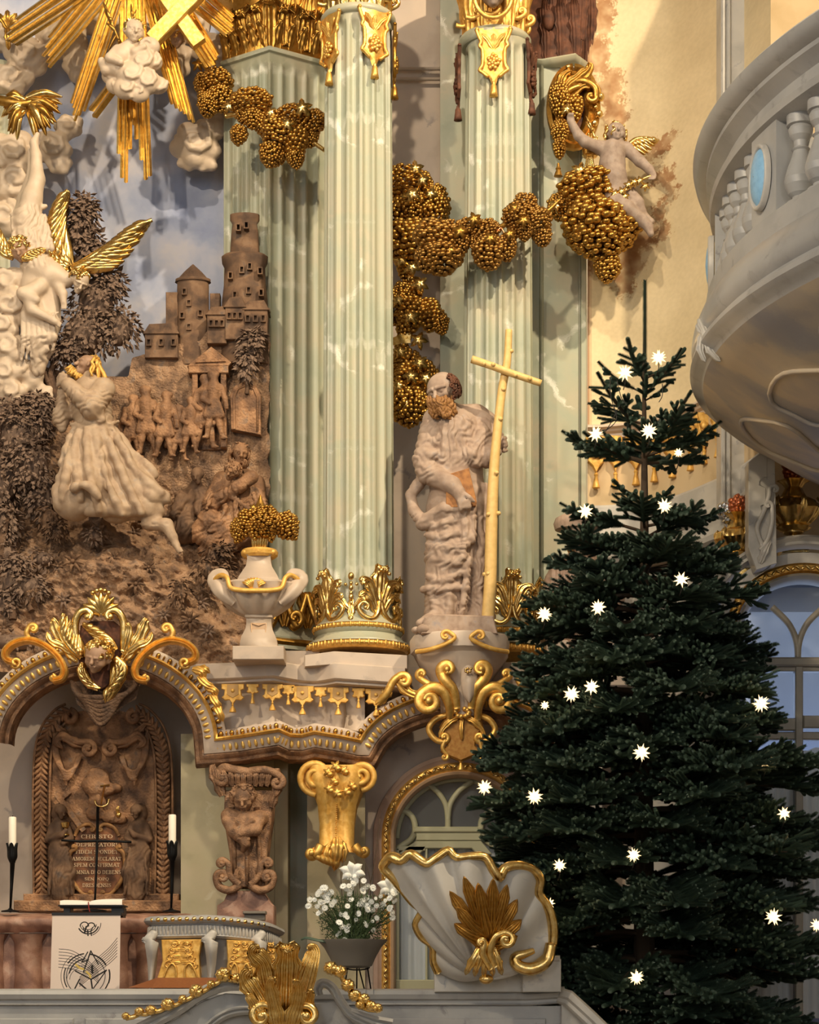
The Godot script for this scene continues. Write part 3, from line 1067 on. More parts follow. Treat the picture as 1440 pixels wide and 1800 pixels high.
func upper_columns() -> void:
	# walls
	D = 19.0
	wall_plain("wall_behind_columns", 556, -120, 790, 1300, 19.0, M.pink_wall)
	var st := S()
	D = 18.95
	for y in [122.0, 140.0]:
		tube(st, arr([[690, y, 2], [815, y, 2]]), 3.2, 8)
	struct("trim_1", st, M.pink_wall)
	wall_plain("wall_pier", 774, -120, 960, 1300, 18.8, M.green)

	# the column nearest the viewer
	D = 17.8
	var c := thing("fluted_column", "tall sage green fluted marble column with bright gilded capital, nearest of the columns", "column", at(630, 1150, 17.8), "fluted columns")
	st = S()
	fluted_shaft(st, 630, 58.5, 44, 63, 1078, 16, 0.1)
	part(c, "shaft", st, M.green)
	st = S()
	lathe(st, Vector3(630, 0, 0), [[56, 30], [62, 31], [66, 36], [66, 41], [62, 46], [58.5, 47]], 40)
	part(c, "neck_ring", st, M.green)
	capital(c, 630, 58, 32, 170, M.gold, [-100, -64, -28, 8, 44, 80])
	pendant(c, 630, 58.5, -52, 44, 124, M.gold_matt)
	pendant(c, 630, 58.5, 28, 40, 124, M.gold_matt)
	pendant(c, 630, 58.5, 92, 52, 124, M.gold_dark)
	st = S()
	lathe(st, Vector3(630, 0, 0), [[60, 1070], [64, 1084], [70, 1096], [77, 1105]], 40)
	lathe(st, Vector3(630, 0, 0), [[78, 1114], [77, 1118], [74, 1121], [80, 1130], [88, 1134], [89, 1137]], 40)
	part(c, "base", st, M.green)
	st = S()
	ring_band(st, 630, 74, 1104, 1116, 6, 40)
	ring_band(st, 630, 84, 1135, 1150, 7, 44)
	part(c, "gilded_ring", st, M.gold_matt)
	foot_crown(c, 630, 62, 1100, 88, [[-54, 1.0], [36, 1.06], [110, 1.0], [-120, 0.9]], M.gold)
	finial_drop(c, 630, 64, -9, 1086, M.gold)
	finial_drop(c, 630, 64, 76, 1096, M.gold)

	# the second column
	D = 18.25
	c = thing("fluted_column", "sage green fluted column behind the stone saint, gilded capital with a pale face", "column", at(876, 1165, 18.25), "fluted columns")
	st = S()
	fluted_shaft(st, 876, 57, 84, 63, 1090, 16, 0.02)
	part(c, "shaft", st, M.green)
	st = S()
	lathe(st, Vector3(870, 0, 0), [[54, 68], [60, 69], [64, 74], [64, 79], [60, 85], [57, 87]], 40)
	part(c, "neck_ring", st, M.green)
	capital(c, 870, 56, 70, 170, M.gold_matt, [-100, -62, -26, 26, 62, 100])
	pendant(c, 870, 58, -4, 76, 122, M.gold_matt)
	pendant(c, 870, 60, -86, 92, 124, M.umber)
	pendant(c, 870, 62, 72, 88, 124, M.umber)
	st = S()
	lathe(st, Vector3(876, 0, 0), [[60, 1080], [64, 1094], [70, 1106], [76, 1114]], 40)
	lathe(st, Vector3(876, 0, 0), [[76, 1124], [74, 1130], [80, 1138], [86, 1142]], 40)
	part(c, "base", st, M.green)
	st = S()
	ring_band(st, 876, 73, 1113, 1126, 6, 40)
	ring_band(st, 876, 82, 1143, 1158, 7, 44)
	part(c, "gilded_ring", st, M.gold_matt)
	foot_crown(c, 876, 62, 1108, 88, [[-60, 1.0], [18, 1.05], [84, 1.0]], M.gold)
	finial_drop(c, 876, 64, 52, 1100, M.gold)
	# the pale mask on its capital
	D = 17.9
	var fd := Field.new(Vector3(838, -50, -20), Vector3(900, 30, 30), 1.4)
	child_head(fd, Vector3(867, -8, 0), 26, 0.0, 0.0)
	part(c, "mask", carved(fd), M.putto_stone, "pale stucco face")
	st = S()
	tube(st, arc(867, -6, 33, 38, 0, 360, 24, 2), 4.0, 8)
	part(c, "mask_frame", st, M.gold_matt)
	D = 18.25

	# square pillar set corner-on behind the relief
	D = 18.6
	c = thing("fluted_pillar", "square fluted green marble pillar set corner-on beside the painted sky", "pillar", at(480, 1160, 18.6), "square pillars")
	pillar(c, 474, 388, 580, -62, -70, 82, 1130)
	st = S()
	var neck: PackedVector2Array = PackedVector2Array([Vector2(-2, 6), Vector2(5, 4), Vector2(6, 0), Vector2(4, -4), Vector2(-2, -5)])
	sweep(st, run_frames(arr([[386, 86, -62], [474, 86, 0], [582, 86, -70]]), 1.0), neck)
	part(c, "neck_ring", st, M.green)
	st = S()
	var face: Array = [[[388, -62], [474, 0]], [[474, 0], [580, -70]]]
	for fc in face:
		for k in 3:
			var t := (k + 0.5) / 3.0
			var x := lerpf(fc[0][0], fc[1][0], t)
			var z := lerpf(fc[0][1], fc[1][1], t)
			var nm := Vector3(-(fc[1][1] - fc[0][1]), 0, fc[1][0] - fc[0][0]).normalized()
			leaf(st, [Vector3(x, 84, z), Vector3(x, 56, z) + nm * 5, Vector3(x, 26, z) + nm * 13, Vector3(x, 14, z) + nm * 26, Vector3(x, 24, z) + nm * 29], 25, 5, 0.45, nm, 5)
			leaf(st, [Vector3(x + 12, 74, z), Vector3(x + 12, 30, z) + nm * 6, Vector3(x + 12, -22, z) + nm * 16, Vector3(x + 12, -40, z) + nm * 32], 24, 5, 0.45, nm, 5)
	for fc in face:
		for k in 5:
			var t := (k + 0.5) / 5.0
			var x := lerpf(fc[0][0], fc[1][0], t)
			var z := lerpf(fc[0][1], fc[1][1], t)
			var nm := Vector3(-(fc[1][1] - fc[0][1]), 0, fc[1][0] - fc[0][0]).normalized()
			leaf(st, [Vector3(x, 84, z), Vector3(x, 66, z) + nm * 8, Vector3(x, 50, z) + nm * 16, Vector3(x, 44, z) + nm * 24], 12, 4, 0.4, nm, 3)
	leaf(st, [Vector3(474, 82, 2), Vector3(474, 52, 8), Vector3(474, 22, 16), Vector3(474, 8, 30), Vector3(474, 20, 36)], 20, 5, 0.35)
	part(c, "acanthus", st, M.gold_dark)
	st = S()
	grp(st)
	var rows: Array = []
	for q in [[84.0, 0.0], [20.0, 3.0], [-40.0, 12.0], [-90.0, 26.0]]:
		rows.append(arr([[386 - q[1], q[0], -80], [386 - q[1], q[0], -60], [474, q[0], 2 + q[1]], [584 + q[1], q[0], -68], [584 + q[1], q[0], -100]]))
	grid(st, rows)
	part(c, "capital", st, M.gold_dark)  # darker gold copy: the capital's shade is put into the colour
	st = S()
	for q in [[1078.0, 1090.0, 4.0], [1090.0, 1118.0, 10.0], [1118.0, 1140.0, 16.0]]:
		sweep(st, run_frames(arr([[386, q[0], -62], [474, q[0], 0], [582, q[0], -70]]), 1.0), PackedVector2Array([Vector2(-4, 0), Vector2(q[2] * 0.6, 0), Vector2(q[2], (q[1] - q[0]) * 0.5), Vector2(q[2], q[1] - q[0]), Vector2(-4, q[1] - q[0])]))
	part(c, "base", st, M.green)
	st = S()
	sweep(st, run_frames(arr([[386, 1120, -62], [474, 1120, 0], [582, 1120, -70]]), 1.0), PackedVector2Array([Vector2(10, 0), Vector2(17, 3), Vector2(19, 8), Vector2(17, 13), Vector2(10, 16)]))
	part(c, "gilded_ring", st, M.gold_dark)
	for q in [[500.0, -12.0], [540.0, -34.0]]:
		st = S()
		for s in [-1.0, 1.0]:
			scroll(st, [[q[0], 1040, q[1] + 22], [q[0] + s * 10, 1075, q[1] + 26], [q[0] + s * 22, 1102, q[1] + 26], [q[0] + s * 30, 1096, q[1] + 26]], 6, 12, -s * 300)
			leaf(st, [[q[0], 1100, q[1] + 16], [q[0] + s * 6, 1070, q[1] + 22], [q[0] + s * 12, 1044, q[1] + 28], [q[0] + s * 22, 1036, q[1] + 34]], 12, 3, 0.3)
		part(c, "acanthus_plume", st, M.gold_dark)
	D = 18.7
	c = thing("fluted_pillar", "sliver of a green fluted pillar at the frame's left edge", "pillar", at(-60, 1160, 18.7), "square pillars")
	pillar(c, -100, -190, 7, -40, -60, 82, 1130)

	# flat painted pilaster between column and cream wall
	D = 18.6
	c = thing("flat_pilaster", "flat pale green marble pilaster with raised edge between column and cream wall", "pilaster", at(980, 1165, 18.6))
	st = S()
	box(st, 925, 118, 1030, 1300, -40, 0, 1.0)
	part(c, "shaft", st, M.green)
	st = S()
	tube(st, arr([[952, 116, 0], [952, 1300, 0]]), 4.0, 8)
	tube(st, arr([[1019, 130, 0], [1019, 1300, 0]]), 2.2, 6)
	box(st, 1021, 122, 1031, 1300, -30, 5, 1.5)
	part(c, "raised_edge", st, M.green)
	st = S()
	sweep(st, run_frames(arr([[924, 112, -30], [946, 112, 0], [954, 112, 0], [1008, 112, 22], [1036, 112, -20]]), 1.0), PackedVector2Array([Vector2(-8, -7), Vector2(4, -7), Vector2(8, -3), Vector2(6, 2), Vector2(0, 7), Vector2(-8, 8)]))
	part(c, "neck_ring", st, M.green)
	st = S()
	grp(st)
	grid(st, [arr([[930, 108, 0], [955, 108, 2], [1008, 108, 24], [1034, 108, -16]]), arr([[930, 40, 2], [955, 40, 6], [1012, 40, 30], [1036, 40, -14]]), arr([[920, -70, 12], [955, -70, 20], [1030, -70, 50], [1050, -70, -10]])])
	for q in [[962, 6], [988, 16], [1012, 24], [1030, -6]]:
		leaf(st, [[q[0], 106, q[1]], [q[0], 70, q[1] + 6], [q[0] - 4, 30, q[1] + 10], [q[0] - 6, 10, q[1] + 24]], 13, 5, 0.3, Vector3(0, 0, 1), 4)
		leaf(st, [[q[0] + 8, 80, q[1] + 2], [q[0] + 10, 20, q[1] + 10], [q[0] + 6, -30, q[1] + 16]], 12, 5, 0.3, Vector3(0, 0, 1), 4)
	ball(st, Vector3(964, 42, 14), Vector3(11, 18, 9), 14, 9)
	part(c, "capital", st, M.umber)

	# curved cream wall of the apse
	var plan: Array = [[1033, 18.62], [1070, 18.6], [1120, 18.5], [1180, 18.3], [1240, 17.85], [1300, 17.3], [1355, 16.6]]
	curved_wall(plan)

func wall_plain(called: String, x0: float, y0: float, x1: float, y1: float, d: float, m: Material) -> void:
	panel(called, x0, y0, x1, y1, d, m, 0.12)

func pillar(o: Node3D, xc: float, xl: float, xr: float, zl: float, zr: float, yt: float, yb: float) -> void:
	var k := 0
	for fc in [[Vector2(xl, zl), Vector2(xc, 0)], [Vector2(xc, 0), Vector2(xr, zr)]]:
		var st := S()
		grp(st)
		var a: Vector2 = fc[0]
		var b: Vector2 = fc[1]
		var nm := Vector2(-(b.y - a.y), b.x - a.x).normalized()
		var rows: Array = []
		for t in [[0.0, 0.0], [0.022, 0.0], [0.028, 0.5], [0.034, 1.0], [0.99, 1.0], [1.0, 0.0]]:
			var row := PackedVector3Array()
			for fl in 5:
				for v in [[0.0, 0.0], [0.12, 0.0], [0.14, 0.1], [0.24, 0.6], [0.38, 0.92], [0.55, 1.0], [0.72, 0.92], [0.86, 0.6], [0.96, 0.1], [0.98, 0.0]]:
					var u: float = (fl + v[0]) / 5.0 * 0.97
					var p: Vector2 = a.lerp(b, u) - nm * 7.0 * v[1] * t[1]
					row.append(Vector3(p.x, lerpf(yt, yb, t[0]), p.y))
			row.append(Vector3(b.x, lerpf(yt, yb, t[0]), b.y))
			rows.append(row)
		grid(st, rows)
		part(o, "shaft_face", st, M.green)
		k += 1

func curved_wall(plan: Array) -> void:
	var p := PackedVector3Array()
	for q in plan:
		var w := at(q[0], 0, q[1])
		p.append(Vector3(w.x, 0, w.z))
	p = smoothed(p, 6)
	var y_hi := at(0, -130, 18.5).y
	var h1 := at(0, 748, 18.6).y      # underside moulding of the cream wall
	# painted plaster above the moulding; brown shadow of capital and putto painted into the texture
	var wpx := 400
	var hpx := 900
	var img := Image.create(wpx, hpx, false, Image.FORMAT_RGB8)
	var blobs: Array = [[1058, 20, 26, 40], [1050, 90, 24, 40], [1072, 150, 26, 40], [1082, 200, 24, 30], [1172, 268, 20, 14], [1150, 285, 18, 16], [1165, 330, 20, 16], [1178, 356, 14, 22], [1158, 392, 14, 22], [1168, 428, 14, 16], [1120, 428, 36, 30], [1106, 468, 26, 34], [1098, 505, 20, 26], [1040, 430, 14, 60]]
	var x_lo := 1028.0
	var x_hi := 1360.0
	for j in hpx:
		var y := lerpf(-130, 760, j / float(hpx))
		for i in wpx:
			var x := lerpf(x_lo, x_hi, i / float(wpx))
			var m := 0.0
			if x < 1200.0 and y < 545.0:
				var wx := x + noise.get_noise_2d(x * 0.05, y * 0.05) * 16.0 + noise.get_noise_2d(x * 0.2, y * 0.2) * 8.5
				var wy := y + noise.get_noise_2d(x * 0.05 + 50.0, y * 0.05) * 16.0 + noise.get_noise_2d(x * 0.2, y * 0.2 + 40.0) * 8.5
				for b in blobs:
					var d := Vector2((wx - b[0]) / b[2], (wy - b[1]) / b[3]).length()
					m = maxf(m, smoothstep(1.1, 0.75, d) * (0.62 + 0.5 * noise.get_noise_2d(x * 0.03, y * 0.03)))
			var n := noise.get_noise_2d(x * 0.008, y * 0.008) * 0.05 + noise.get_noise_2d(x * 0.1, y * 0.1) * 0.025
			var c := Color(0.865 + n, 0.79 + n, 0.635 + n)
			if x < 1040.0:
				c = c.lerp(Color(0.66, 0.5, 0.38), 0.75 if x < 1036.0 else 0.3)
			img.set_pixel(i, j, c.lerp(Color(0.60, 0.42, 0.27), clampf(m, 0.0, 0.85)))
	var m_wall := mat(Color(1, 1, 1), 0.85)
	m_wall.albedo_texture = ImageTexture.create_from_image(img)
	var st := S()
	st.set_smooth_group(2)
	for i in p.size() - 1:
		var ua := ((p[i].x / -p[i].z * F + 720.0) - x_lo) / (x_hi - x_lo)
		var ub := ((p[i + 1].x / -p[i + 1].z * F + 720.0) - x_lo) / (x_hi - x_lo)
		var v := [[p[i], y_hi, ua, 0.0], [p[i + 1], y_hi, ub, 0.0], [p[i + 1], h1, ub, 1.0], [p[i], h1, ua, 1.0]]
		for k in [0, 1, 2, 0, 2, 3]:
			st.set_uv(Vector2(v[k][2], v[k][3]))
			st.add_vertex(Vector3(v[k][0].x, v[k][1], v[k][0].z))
	struct("wall_apse", st, m_wall, "curved cream plaster wall with painted brown shadow shapes", "wall")
	# below: moulding, pale band, second moulding, panelled dado
	var bands: Array = [
		["trim_moulding", h1, [[0, 0], [0.05, 0], [0.09, -0.015], [0.10, -0.035], [0.07, -0.05], [0.06, -0.065], [0.03, -0.08], [0.03, -0.115], [0.0, -0.12]], M.pink],
		["wall_band", h1 - 0.11, [[0.0, 0.0], [0.0, -0.61]], M.cream_panel],
		["wall_marble_band", h1 - 0.70, [[0.02, 0.02], [0.03, 0], [0.03, -0.22], [0.03, -0.24]], M.grey_light],
		["trim_cornice", h1 - 0.92, [[0.0, 0.0], [0.05, 0.0], [0.09, -0.03], [0.09, -0.06], [0.04, -0.08], [0.04, -0.20], [0.08, -0.22], [0.07, -0.26], [0.0, -0.28]], M.grey_light],
		["wall_dado", h1 - 1.18, [[0.0, 0.0], [0.0, -0.42]], M.grey_light]]
	for b in bands:
		st = S()
		var rows: Array = []
		for q in b[2]:
			var row := PackedVector3Array()
			for i in p.size():
				var t := (p[mini(i + 1, p.size() - 1)] - p[maxi(i - 1, 0)]).normalized()
				var o := Vector3(-t.z, 0, t.x)
				row.append(p[i] + o * q[0] + Vector3(0, b[1] + q[1], 0))
			rows.append(row)
		for j in rows.size() - 1:
			grp(st)
			grid(st, [rows[j], rows[j + 1]], false, true)
		struct(b[0], st, b[3])
	st = S()
	var low := PackedVector3Array()
	var high := PackedVector3Array()
	for q in p:
		if q.x / -q.z * F + 720.0 < 1262.0:
			high.append(q + V(0, h1 - 1.58, 0))
			low.append(q + V(0, 0.6, 0))
	grp(st)
	grid(st, [high, low], false, true)
	struct("wall_dado_lower", st, M.grey_light)
# ---------------------------------------------------------------- heads, wings, leaves, grapes, clouds
func V(x: float, y: float, z := 0.0) -> Vector3:
	return Vector3(x, y, z)

# columns: the face's right-hand side in the picture, its up, its forward; y runs down on the sheet
func facing(yaw: float, pitch := 0.0, roll := 0.0) -> Basis:
	var b := Basis(Vector3(1, 0, 0), Vector3(0, -1, 0), Vector3(0, 0, 1))
	var r := Basis(Vector3(0, 0, 1), deg_to_rad(roll)) * Basis(Vector3(0, 1, 0), deg_to_rad(yaw)) * Basis(Vector3(1, 0, 0), deg_to_rad(pitch))
	return r * b

func man_head(fd: Field, c: Vector3, r: float, b: Basis) -> void:
	var k := r * 0.14
	var p := func(x: float, y: float, z: float) -> Vector3: return c + b * (Vector3(x, y, z) * r)
	fd.cap(p.call(0, 0.22, -0.18), p.call(0, 0.2, 0.05), r * 0.76, r * 0.74, k)
	fd.cap(p.call(0, 0.0, 0.2), p.call(0, -0.6, 0.38), r * 0.56, r * 0.34, k)
	fd.cap(p.call(-0.34, -0.15, 0.5), p.call(-0.28, -0.2, 0.5), r * 0.22, r * 0.2, k)
	fd.cap(p.call(0.34, -0.15, 0.5), p.call(0.28, -0.2, 0.5), r * 0.22, r * 0.2, k)
	for s in [-1.0, 1.0]:
		fd.carve(p.call(s * 0.31, 0.05, 0.84), Vector3.ONE * r * 0.21, k * 0.3)
		fd.cap(p.call(s * 0.31, 0.03, 0.61), p.call(s * 0.3, 0.03, 0.61), r * 0.13, r * 0.13, k * 0.15)
		fd.cap(p.call(s * 0.2, 0.1, 0.7), p.call(s * 0.44, 0.08, 0.62), r * 0.05, r * 0.05, k * 0.15)
		fd.cap(p.call(s * 0.12, 0.24, 0.8), p.call(s * 0.52, 0.2, 0.6), r * 0.1, r * 0.09, k * 0.4)
		fd.cap(p.call(s * 0.74, 0.05, 0.0), p.call(s * 0.72, -0.14, 0.06), r * 0.16, r * 0.1, k)
	fd.cap(p.call(0, 0.16, 0.76), p.call(0, -0.2, 1.0), r * 0.09, r * 0.13, k * 0.6)
	fd.cap(p.call(-0.09, -0.22, 0.88), p.call(0.09, -0.22, 0.88), r * 0.1, r * 0.1, k * 0.5)
	fd.cap(p.call(-0.16, -0.42, 0.74), p.call(0.16, -0.42, 0.74), r * 0.08, r * 0.08, k * 0.4)
	fd.cap(p.call(-0.12, -0.54, 0.7), p.call(0.12, -0.54, 0.7), r * 0.08, r * 0.08, k * 0.4)
	fd.cap(p.call(0, -0.74, 0.6), p.call(0, -0.76, 0.58), r * 0.16, r * 0.16, k)

func child_head(fd: Field, c: Vector3, r: float, yaw := 0.0, pitch := 0.0, roll := 0.0) -> void:
	var b := facing(yaw, pitch, roll)
	var k := r * 0.16
	var p := func(x: float, y: float, z: float) -> Vector3: return c + b * (Vector3(x, y, z) * r)
	fd.cap(p.call(0, 0.2, -0.16), p.call(0, 0.16, 0.06), r * 0.82, r * 0.82, k)
	fd.cap(p.call(0, -0.2, 0.2), p.call(0, -0.5, 0.3), r * 0.58, r * 0.42, k)
	for s in [-1.0, 1.0]:
		fd.cap(p.call(s * 0.36, -0.26, 0.5), p.call(s * 0.34, -0.3, 0.5), r * 0.3, r * 0.28, k)
		fd.carve(p.call(s * 0.31, 0.0, 0.95), Vector3.ONE * r * 0.2, k * 0.25)
		fd.cap(p.call(s * 0.31, -0.02, 0.73), p.call(s * 0.3, -0.02, 0.73), r * 0.13, r * 0.13, k * 0.15)
		fd.cap(p.call(s * 0.2, 0.06, 0.82), p.call(s * 0.43, 0.04, 0.74), r * 0.045, r * 0.045, k * 0.15)
		fd.cap(p.call(s * 0.13, 0.18, 0.87), p.call(s * 0.48, 0.16, 0.72), r * 0.085, r * 0.075, k * 0.4)
		fd.cap(p.call(s * 0.8, -0.05, 0.0), p.call(s * 0.78, -0.18, 0.06), r * 0.15, r * 0.1, k)
	fd.cap(p.call(0, 0.06, 0.86), p.call(0, -0.17, 1.0), r * 0.09, r * 0.14, k * 0.6)
	fd.cap(p.call(-0.14, -0.42, 0.8), p.call(0.14, -0.42, 0.8), r * 0.09, r * 0.09, k * 0.4)
	fd.cap(p.call(-0.1, -0.53, 0.76), p.call(0.1, -0.53, 0.76), r * 0.09, r * 0.09, k * 0.4)
	fd.cap(p.call(0, -0.72, 0.6), p.call(0, -0.74, 0.6), r * 0.18, r * 0.18, k)

# locks: curled strands laid over the given arcs of the skull (x, y, z on the unit head), each [from, to, thickness, swirl]
func locks(st: SurfaceTool, c: Vector3, r: float, b: Basis, n: int, lo: Vector3, hi: Vector3, len: float, thick: float, droop: float) -> void:
	for i in n:
		var v := Vector3(rng.randf_range(lo.x, hi.x), rng.randf_range(lo.y, hi.y), rng.randf_range(lo.z, hi.z))
		v = v.normalized() * 0.86
		var t := Vector3(-v.y * signf(v.x + 0.01), -0.6 + v.x * 0.3, -0.2).normalized()
		var pts := PackedVector3Array()
		var side := v.cross(t).normalized()
		var ph := rng.randf() * TAU
		for k in 7:
			var u := k / 6.0
			var q := v * (1.0 + 0.06 * sin(u * PI)) + t * len * (u - 0.3) + side * 0.12 * sin(u * 7.0 + ph) + Vector3(0, -droop * u * u, 0)
			if q.length() < 0.86:
				q = q.normalized() * 0.86
			pts.append(c + b * (q * r))
		tube(st, pts, [thick * r * 0.7, thick * r, thick * r, thick * r * 0.4], 6)

# tight curls: small coils laid on the skull within the given bounds
func curls(st: SurfaceTool, c: Vector3, r: float, b: Basis, n: int, lo: Vector3, hi: Vector3, size: float) -> void:
	for i in n:
		var v := Vector3(rng.randf_range(lo.x, hi.x), rng.randf_range(lo.y, hi.y), rng.randf_range(lo.z, hi.z)).normalized()
		var t := v.cross(Vector3(0.2, 1, 0.1)).normalized()
		var w := v.cross(t).normalized()
		var ph := rng.randf() * TAU
		var pts := PackedVector3Array()
		for k in 9:
			var g := ph + k * 0.85
			var q := size * (1.0 - k * 0.085)
			pts.append(c + b * ((v * (0.9 + k * 0.012) + (t * cos(g) + w * sin(g)) * q) * r))
		tube(st, pts, [size * r * 0.42, size * r * 0.5, size * r * 0.45, size * r * 0.3], 6)

# wing of separate feathers; root, tip, and the side the feathers fan to
func wing(o: Node3D, called: String, root: Vector3, elbow: Vector3, tip: Vector3, fan_to: Vector3, n: int, len: float, m: Material, label := "") -> void:
	var st := S()
	var arm := smoothed(arr([root, elbow, tip]), 8)
	tube(st, arm, [len * 0.10, len * 0.10, len * 0.07, len * 0.03], 8)
	var w := part(o, called, st, m, label)
	var face := Vector3(0, 0, 1)
	for layer in 3:
		var cnt := n - layer * 2
		for i in cnt:
			var t := (i + 0.5) / cnt
			var a := arm[int(t * (arm.size() - 1))]
			var dir := fan_to.lerp((tip - elbow).normalized(), smoothstep(0.3, 1.05, t)).normalized()
			var l: float = len * [1.0, 0.62, 0.34][layer] * (0.75 + 0.5 * t)
			var z: float = layer * 2.6 + (1.0 - t) * 1.5
			st = S()
			leaf(st, [a + V(0, 0, z), a + dir * l * 0.5 + V(0, 0, z + 2.5), a + dir * l + V(0, 0, z - 1.0)], len * 0.105, 0, 0.3, face, 1, 1.0, 0.7)
			part(w, "feather", st, m)

# blossoming stone leaves over the skin of an ellipsoid
func leafy(st: SurfaceTool, c: Vector3, r: Vector3, n: int, size: float, droop := 0.5) -> void:
	st.set_smooth_group(-1)
	for i in n:
		var g := rng.randf() * TAU
		var z := rng.randf_range(-0.25, 1.0)
		var q := sqrt(1.0 - z * z)
		var d := Vector3(cos(g) * q, sin(g) * q, z)
		var p := c + d * r * rng.randf_range(0.8, 1.06)
		var t := (d * 0.7 + Vector3(rng.randf_range(-0.7, 0.7), rng.randf_range(-0.3, 0.9) + droop, 0.15)).normalized()
		var s := t.cross(d)
		s = s.normalized() if s.length() > 0.1 else Vector3(1, 0, 0)
		var nm := s.cross(t).normalized()
		var l := size * rng.randf_range(0.7, 1.3)
		var a := p
		var b := p + t * l * 0.5 + s * l * 0.3 - nm * l * 0.08
		var e := p + t * l * 0.5 - s * l * 0.3 - nm * l * 0.08
		var mid := p + t * l * 0.5 + nm * l * 0.12
		var tip := p + t * l + nm * l * 0.02
		tri(st, W(a), W(b), W(mid))
		tri(st, W(b), W(tip), W(mid))
		tri(st, W(tip), W(e), W(mid))
		tri(st, W(e), W(a), W(mid))
		quad(st, W(a), W(e), W(tip), W(b))

func rosette(st: SurfaceTool, c: Vector3, r: float, n := 8) -> void:
	for i in n:
		var g := TAU * i / n + rng.randf() * 0.3
		var d := Vector3(cos(g), sin(g), 0.15)
		leaf(st, [c, c + d * r * 0.5 + V(0, 0, r * 0.35), c + d * r + V(0, r * 0.1, r * 0.1)], r * 0.2, 2, 0.3, Vector3(0, 0, 1), 1, 1.0, 0.7)
	ball(st, c + V(0, 0, r * 0.3), Vector3.ONE * r * 0.2, 8, 5)

# grape bunches: unit meshes hanging down from the origin, one metre long, shared by every bunch
var bunches: Array = []
func make_bunches() -> void:
	for k in 5:
		var st := S()
		var shape: float = [0.30, 0.40, 0.36, 0.5, 0.26][k]
		var gr: float = [0.075, 0.075, 0.062, 0.07, 0.085][k]
		var layers := int(1.0 / gr * 0.72)
		for j in layers:
			var t := (j + 0.5) / layers
			var rad := shape * pow(sin(PI * clampf(0.16 + t * 0.84, 0, 1)), 0.75)
			var cnt := maxi(1, int(TAU * rad / (gr * 1.75)))
			for i in cnt:
				var g := TAU * (i + 0.5 * (j % 2)) / cnt + rng.randf() * 0.25
				var q := rad * rng.randf_range(0.88, 1.1)
				bead(st, Vector3(cos(g) * q, -t + rng.randf_range(-0.02, 0.02), sin(g) * q * 0.9), gr * rng.randf_range(0.85, 1.12))
		bunches.append(mesh_of(st))

var ico: Array = []
func bead(st: SurfaceTool, c: Vector3, r: float) -> void:
	if ico.is_empty():
		var ph := (1.0 + sqrt(5.0)) / 2.0
		var v := [V(-1, ph, 0), V(1, ph, 0), V(-1, -ph, 0), V(1, -ph, 0), V(0, -1, ph), V(0, 1, ph), V(0, -1, -ph), V(0, 1, -ph), V(ph, 0, -1), V(ph, 0, 1), V(-ph, 0, -1), V(-ph, 0, 1)]
		for f in [[0, 11, 5], [0, 5, 1], [0, 1, 7], [0, 7, 10], [0, 10, 11], [1, 5, 9], [5, 11, 4], [11, 10, 2], [10, 7, 6], [7, 1, 8], [3, 9, 4], [3, 4, 2], [3, 2, 6], [3, 6, 8], [3, 8, 9], [4, 9, 5], [2, 4, 11], [6, 2, 10], [8, 6, 7], [9, 8, 1]]:
			var a: Vector3 = v[f[0]].normalized()
			var b: Vector3 = v[f[2]].normalized()
			var d: Vector3 = v[f[1]].normalized()
			var ab := (a + b).normalized()
			var bd := (b + d).normalized()
			var da := (d + a).normalized()
			ico.append_array([a, ab, da, ab, b, bd, da, bd, d, ab, bd, da])
	grp(st)
	for p: Vector3 in ico:
		st.add_vertex(c + p * r)

# hang bunches in sheet units: [x, y, z, length, tilt]
func hang(o: Node3D, list: Array, m: Material) -> void:
	var k := 0
	for q in list:
		var s: float = q[3] * D / F
		var tilt: float = q[4] if q.size() > 4 else rng.randf_range(-0.25, 0.25)
		var wide: float = q[5] if q.size() > 5 else 1.0
		var b := Basis(Vector3(0, 0, 1), tilt) * Basis(Vector3(0, 1, 0), rng.randf() * TAU)
		copy_part(o, "grape_bunch", bunches[rng.randi() % 5 if q.size() < 7 else q[6]], m, Transform3D(b.scaled_local(Vector3(s * wide, s, s * wide)), W(V(q[0], q[1], q[2]))))
		k += 1

func vine_leaf(st: SurfaceTool, c: Vector3, r: float, turn: float) -> void:
	grp(st)
	var ring := PackedVector3Array()
	for i in 20:
		var g := TAU * i / 20.0
		var q := r * (0.72 + 0.28 * cos(g * 5.0))
		ring.append(c + Vector3(cos(g + turn) * q, sin(g + turn) * q, r * 0.22 * cos(g * 5.0 + PI) + r * 0.1))
	var cc := c + V(0, 0, r * 0.34)
	for i in 20:
		tri(st, W(cc), W(ring[i]), W(ring[(i + 1) % 20]))
		tri(st, W(c - V(0, 0, r * 0.08)), W(ring[(i + 1) % 20]), W(ring[i]))

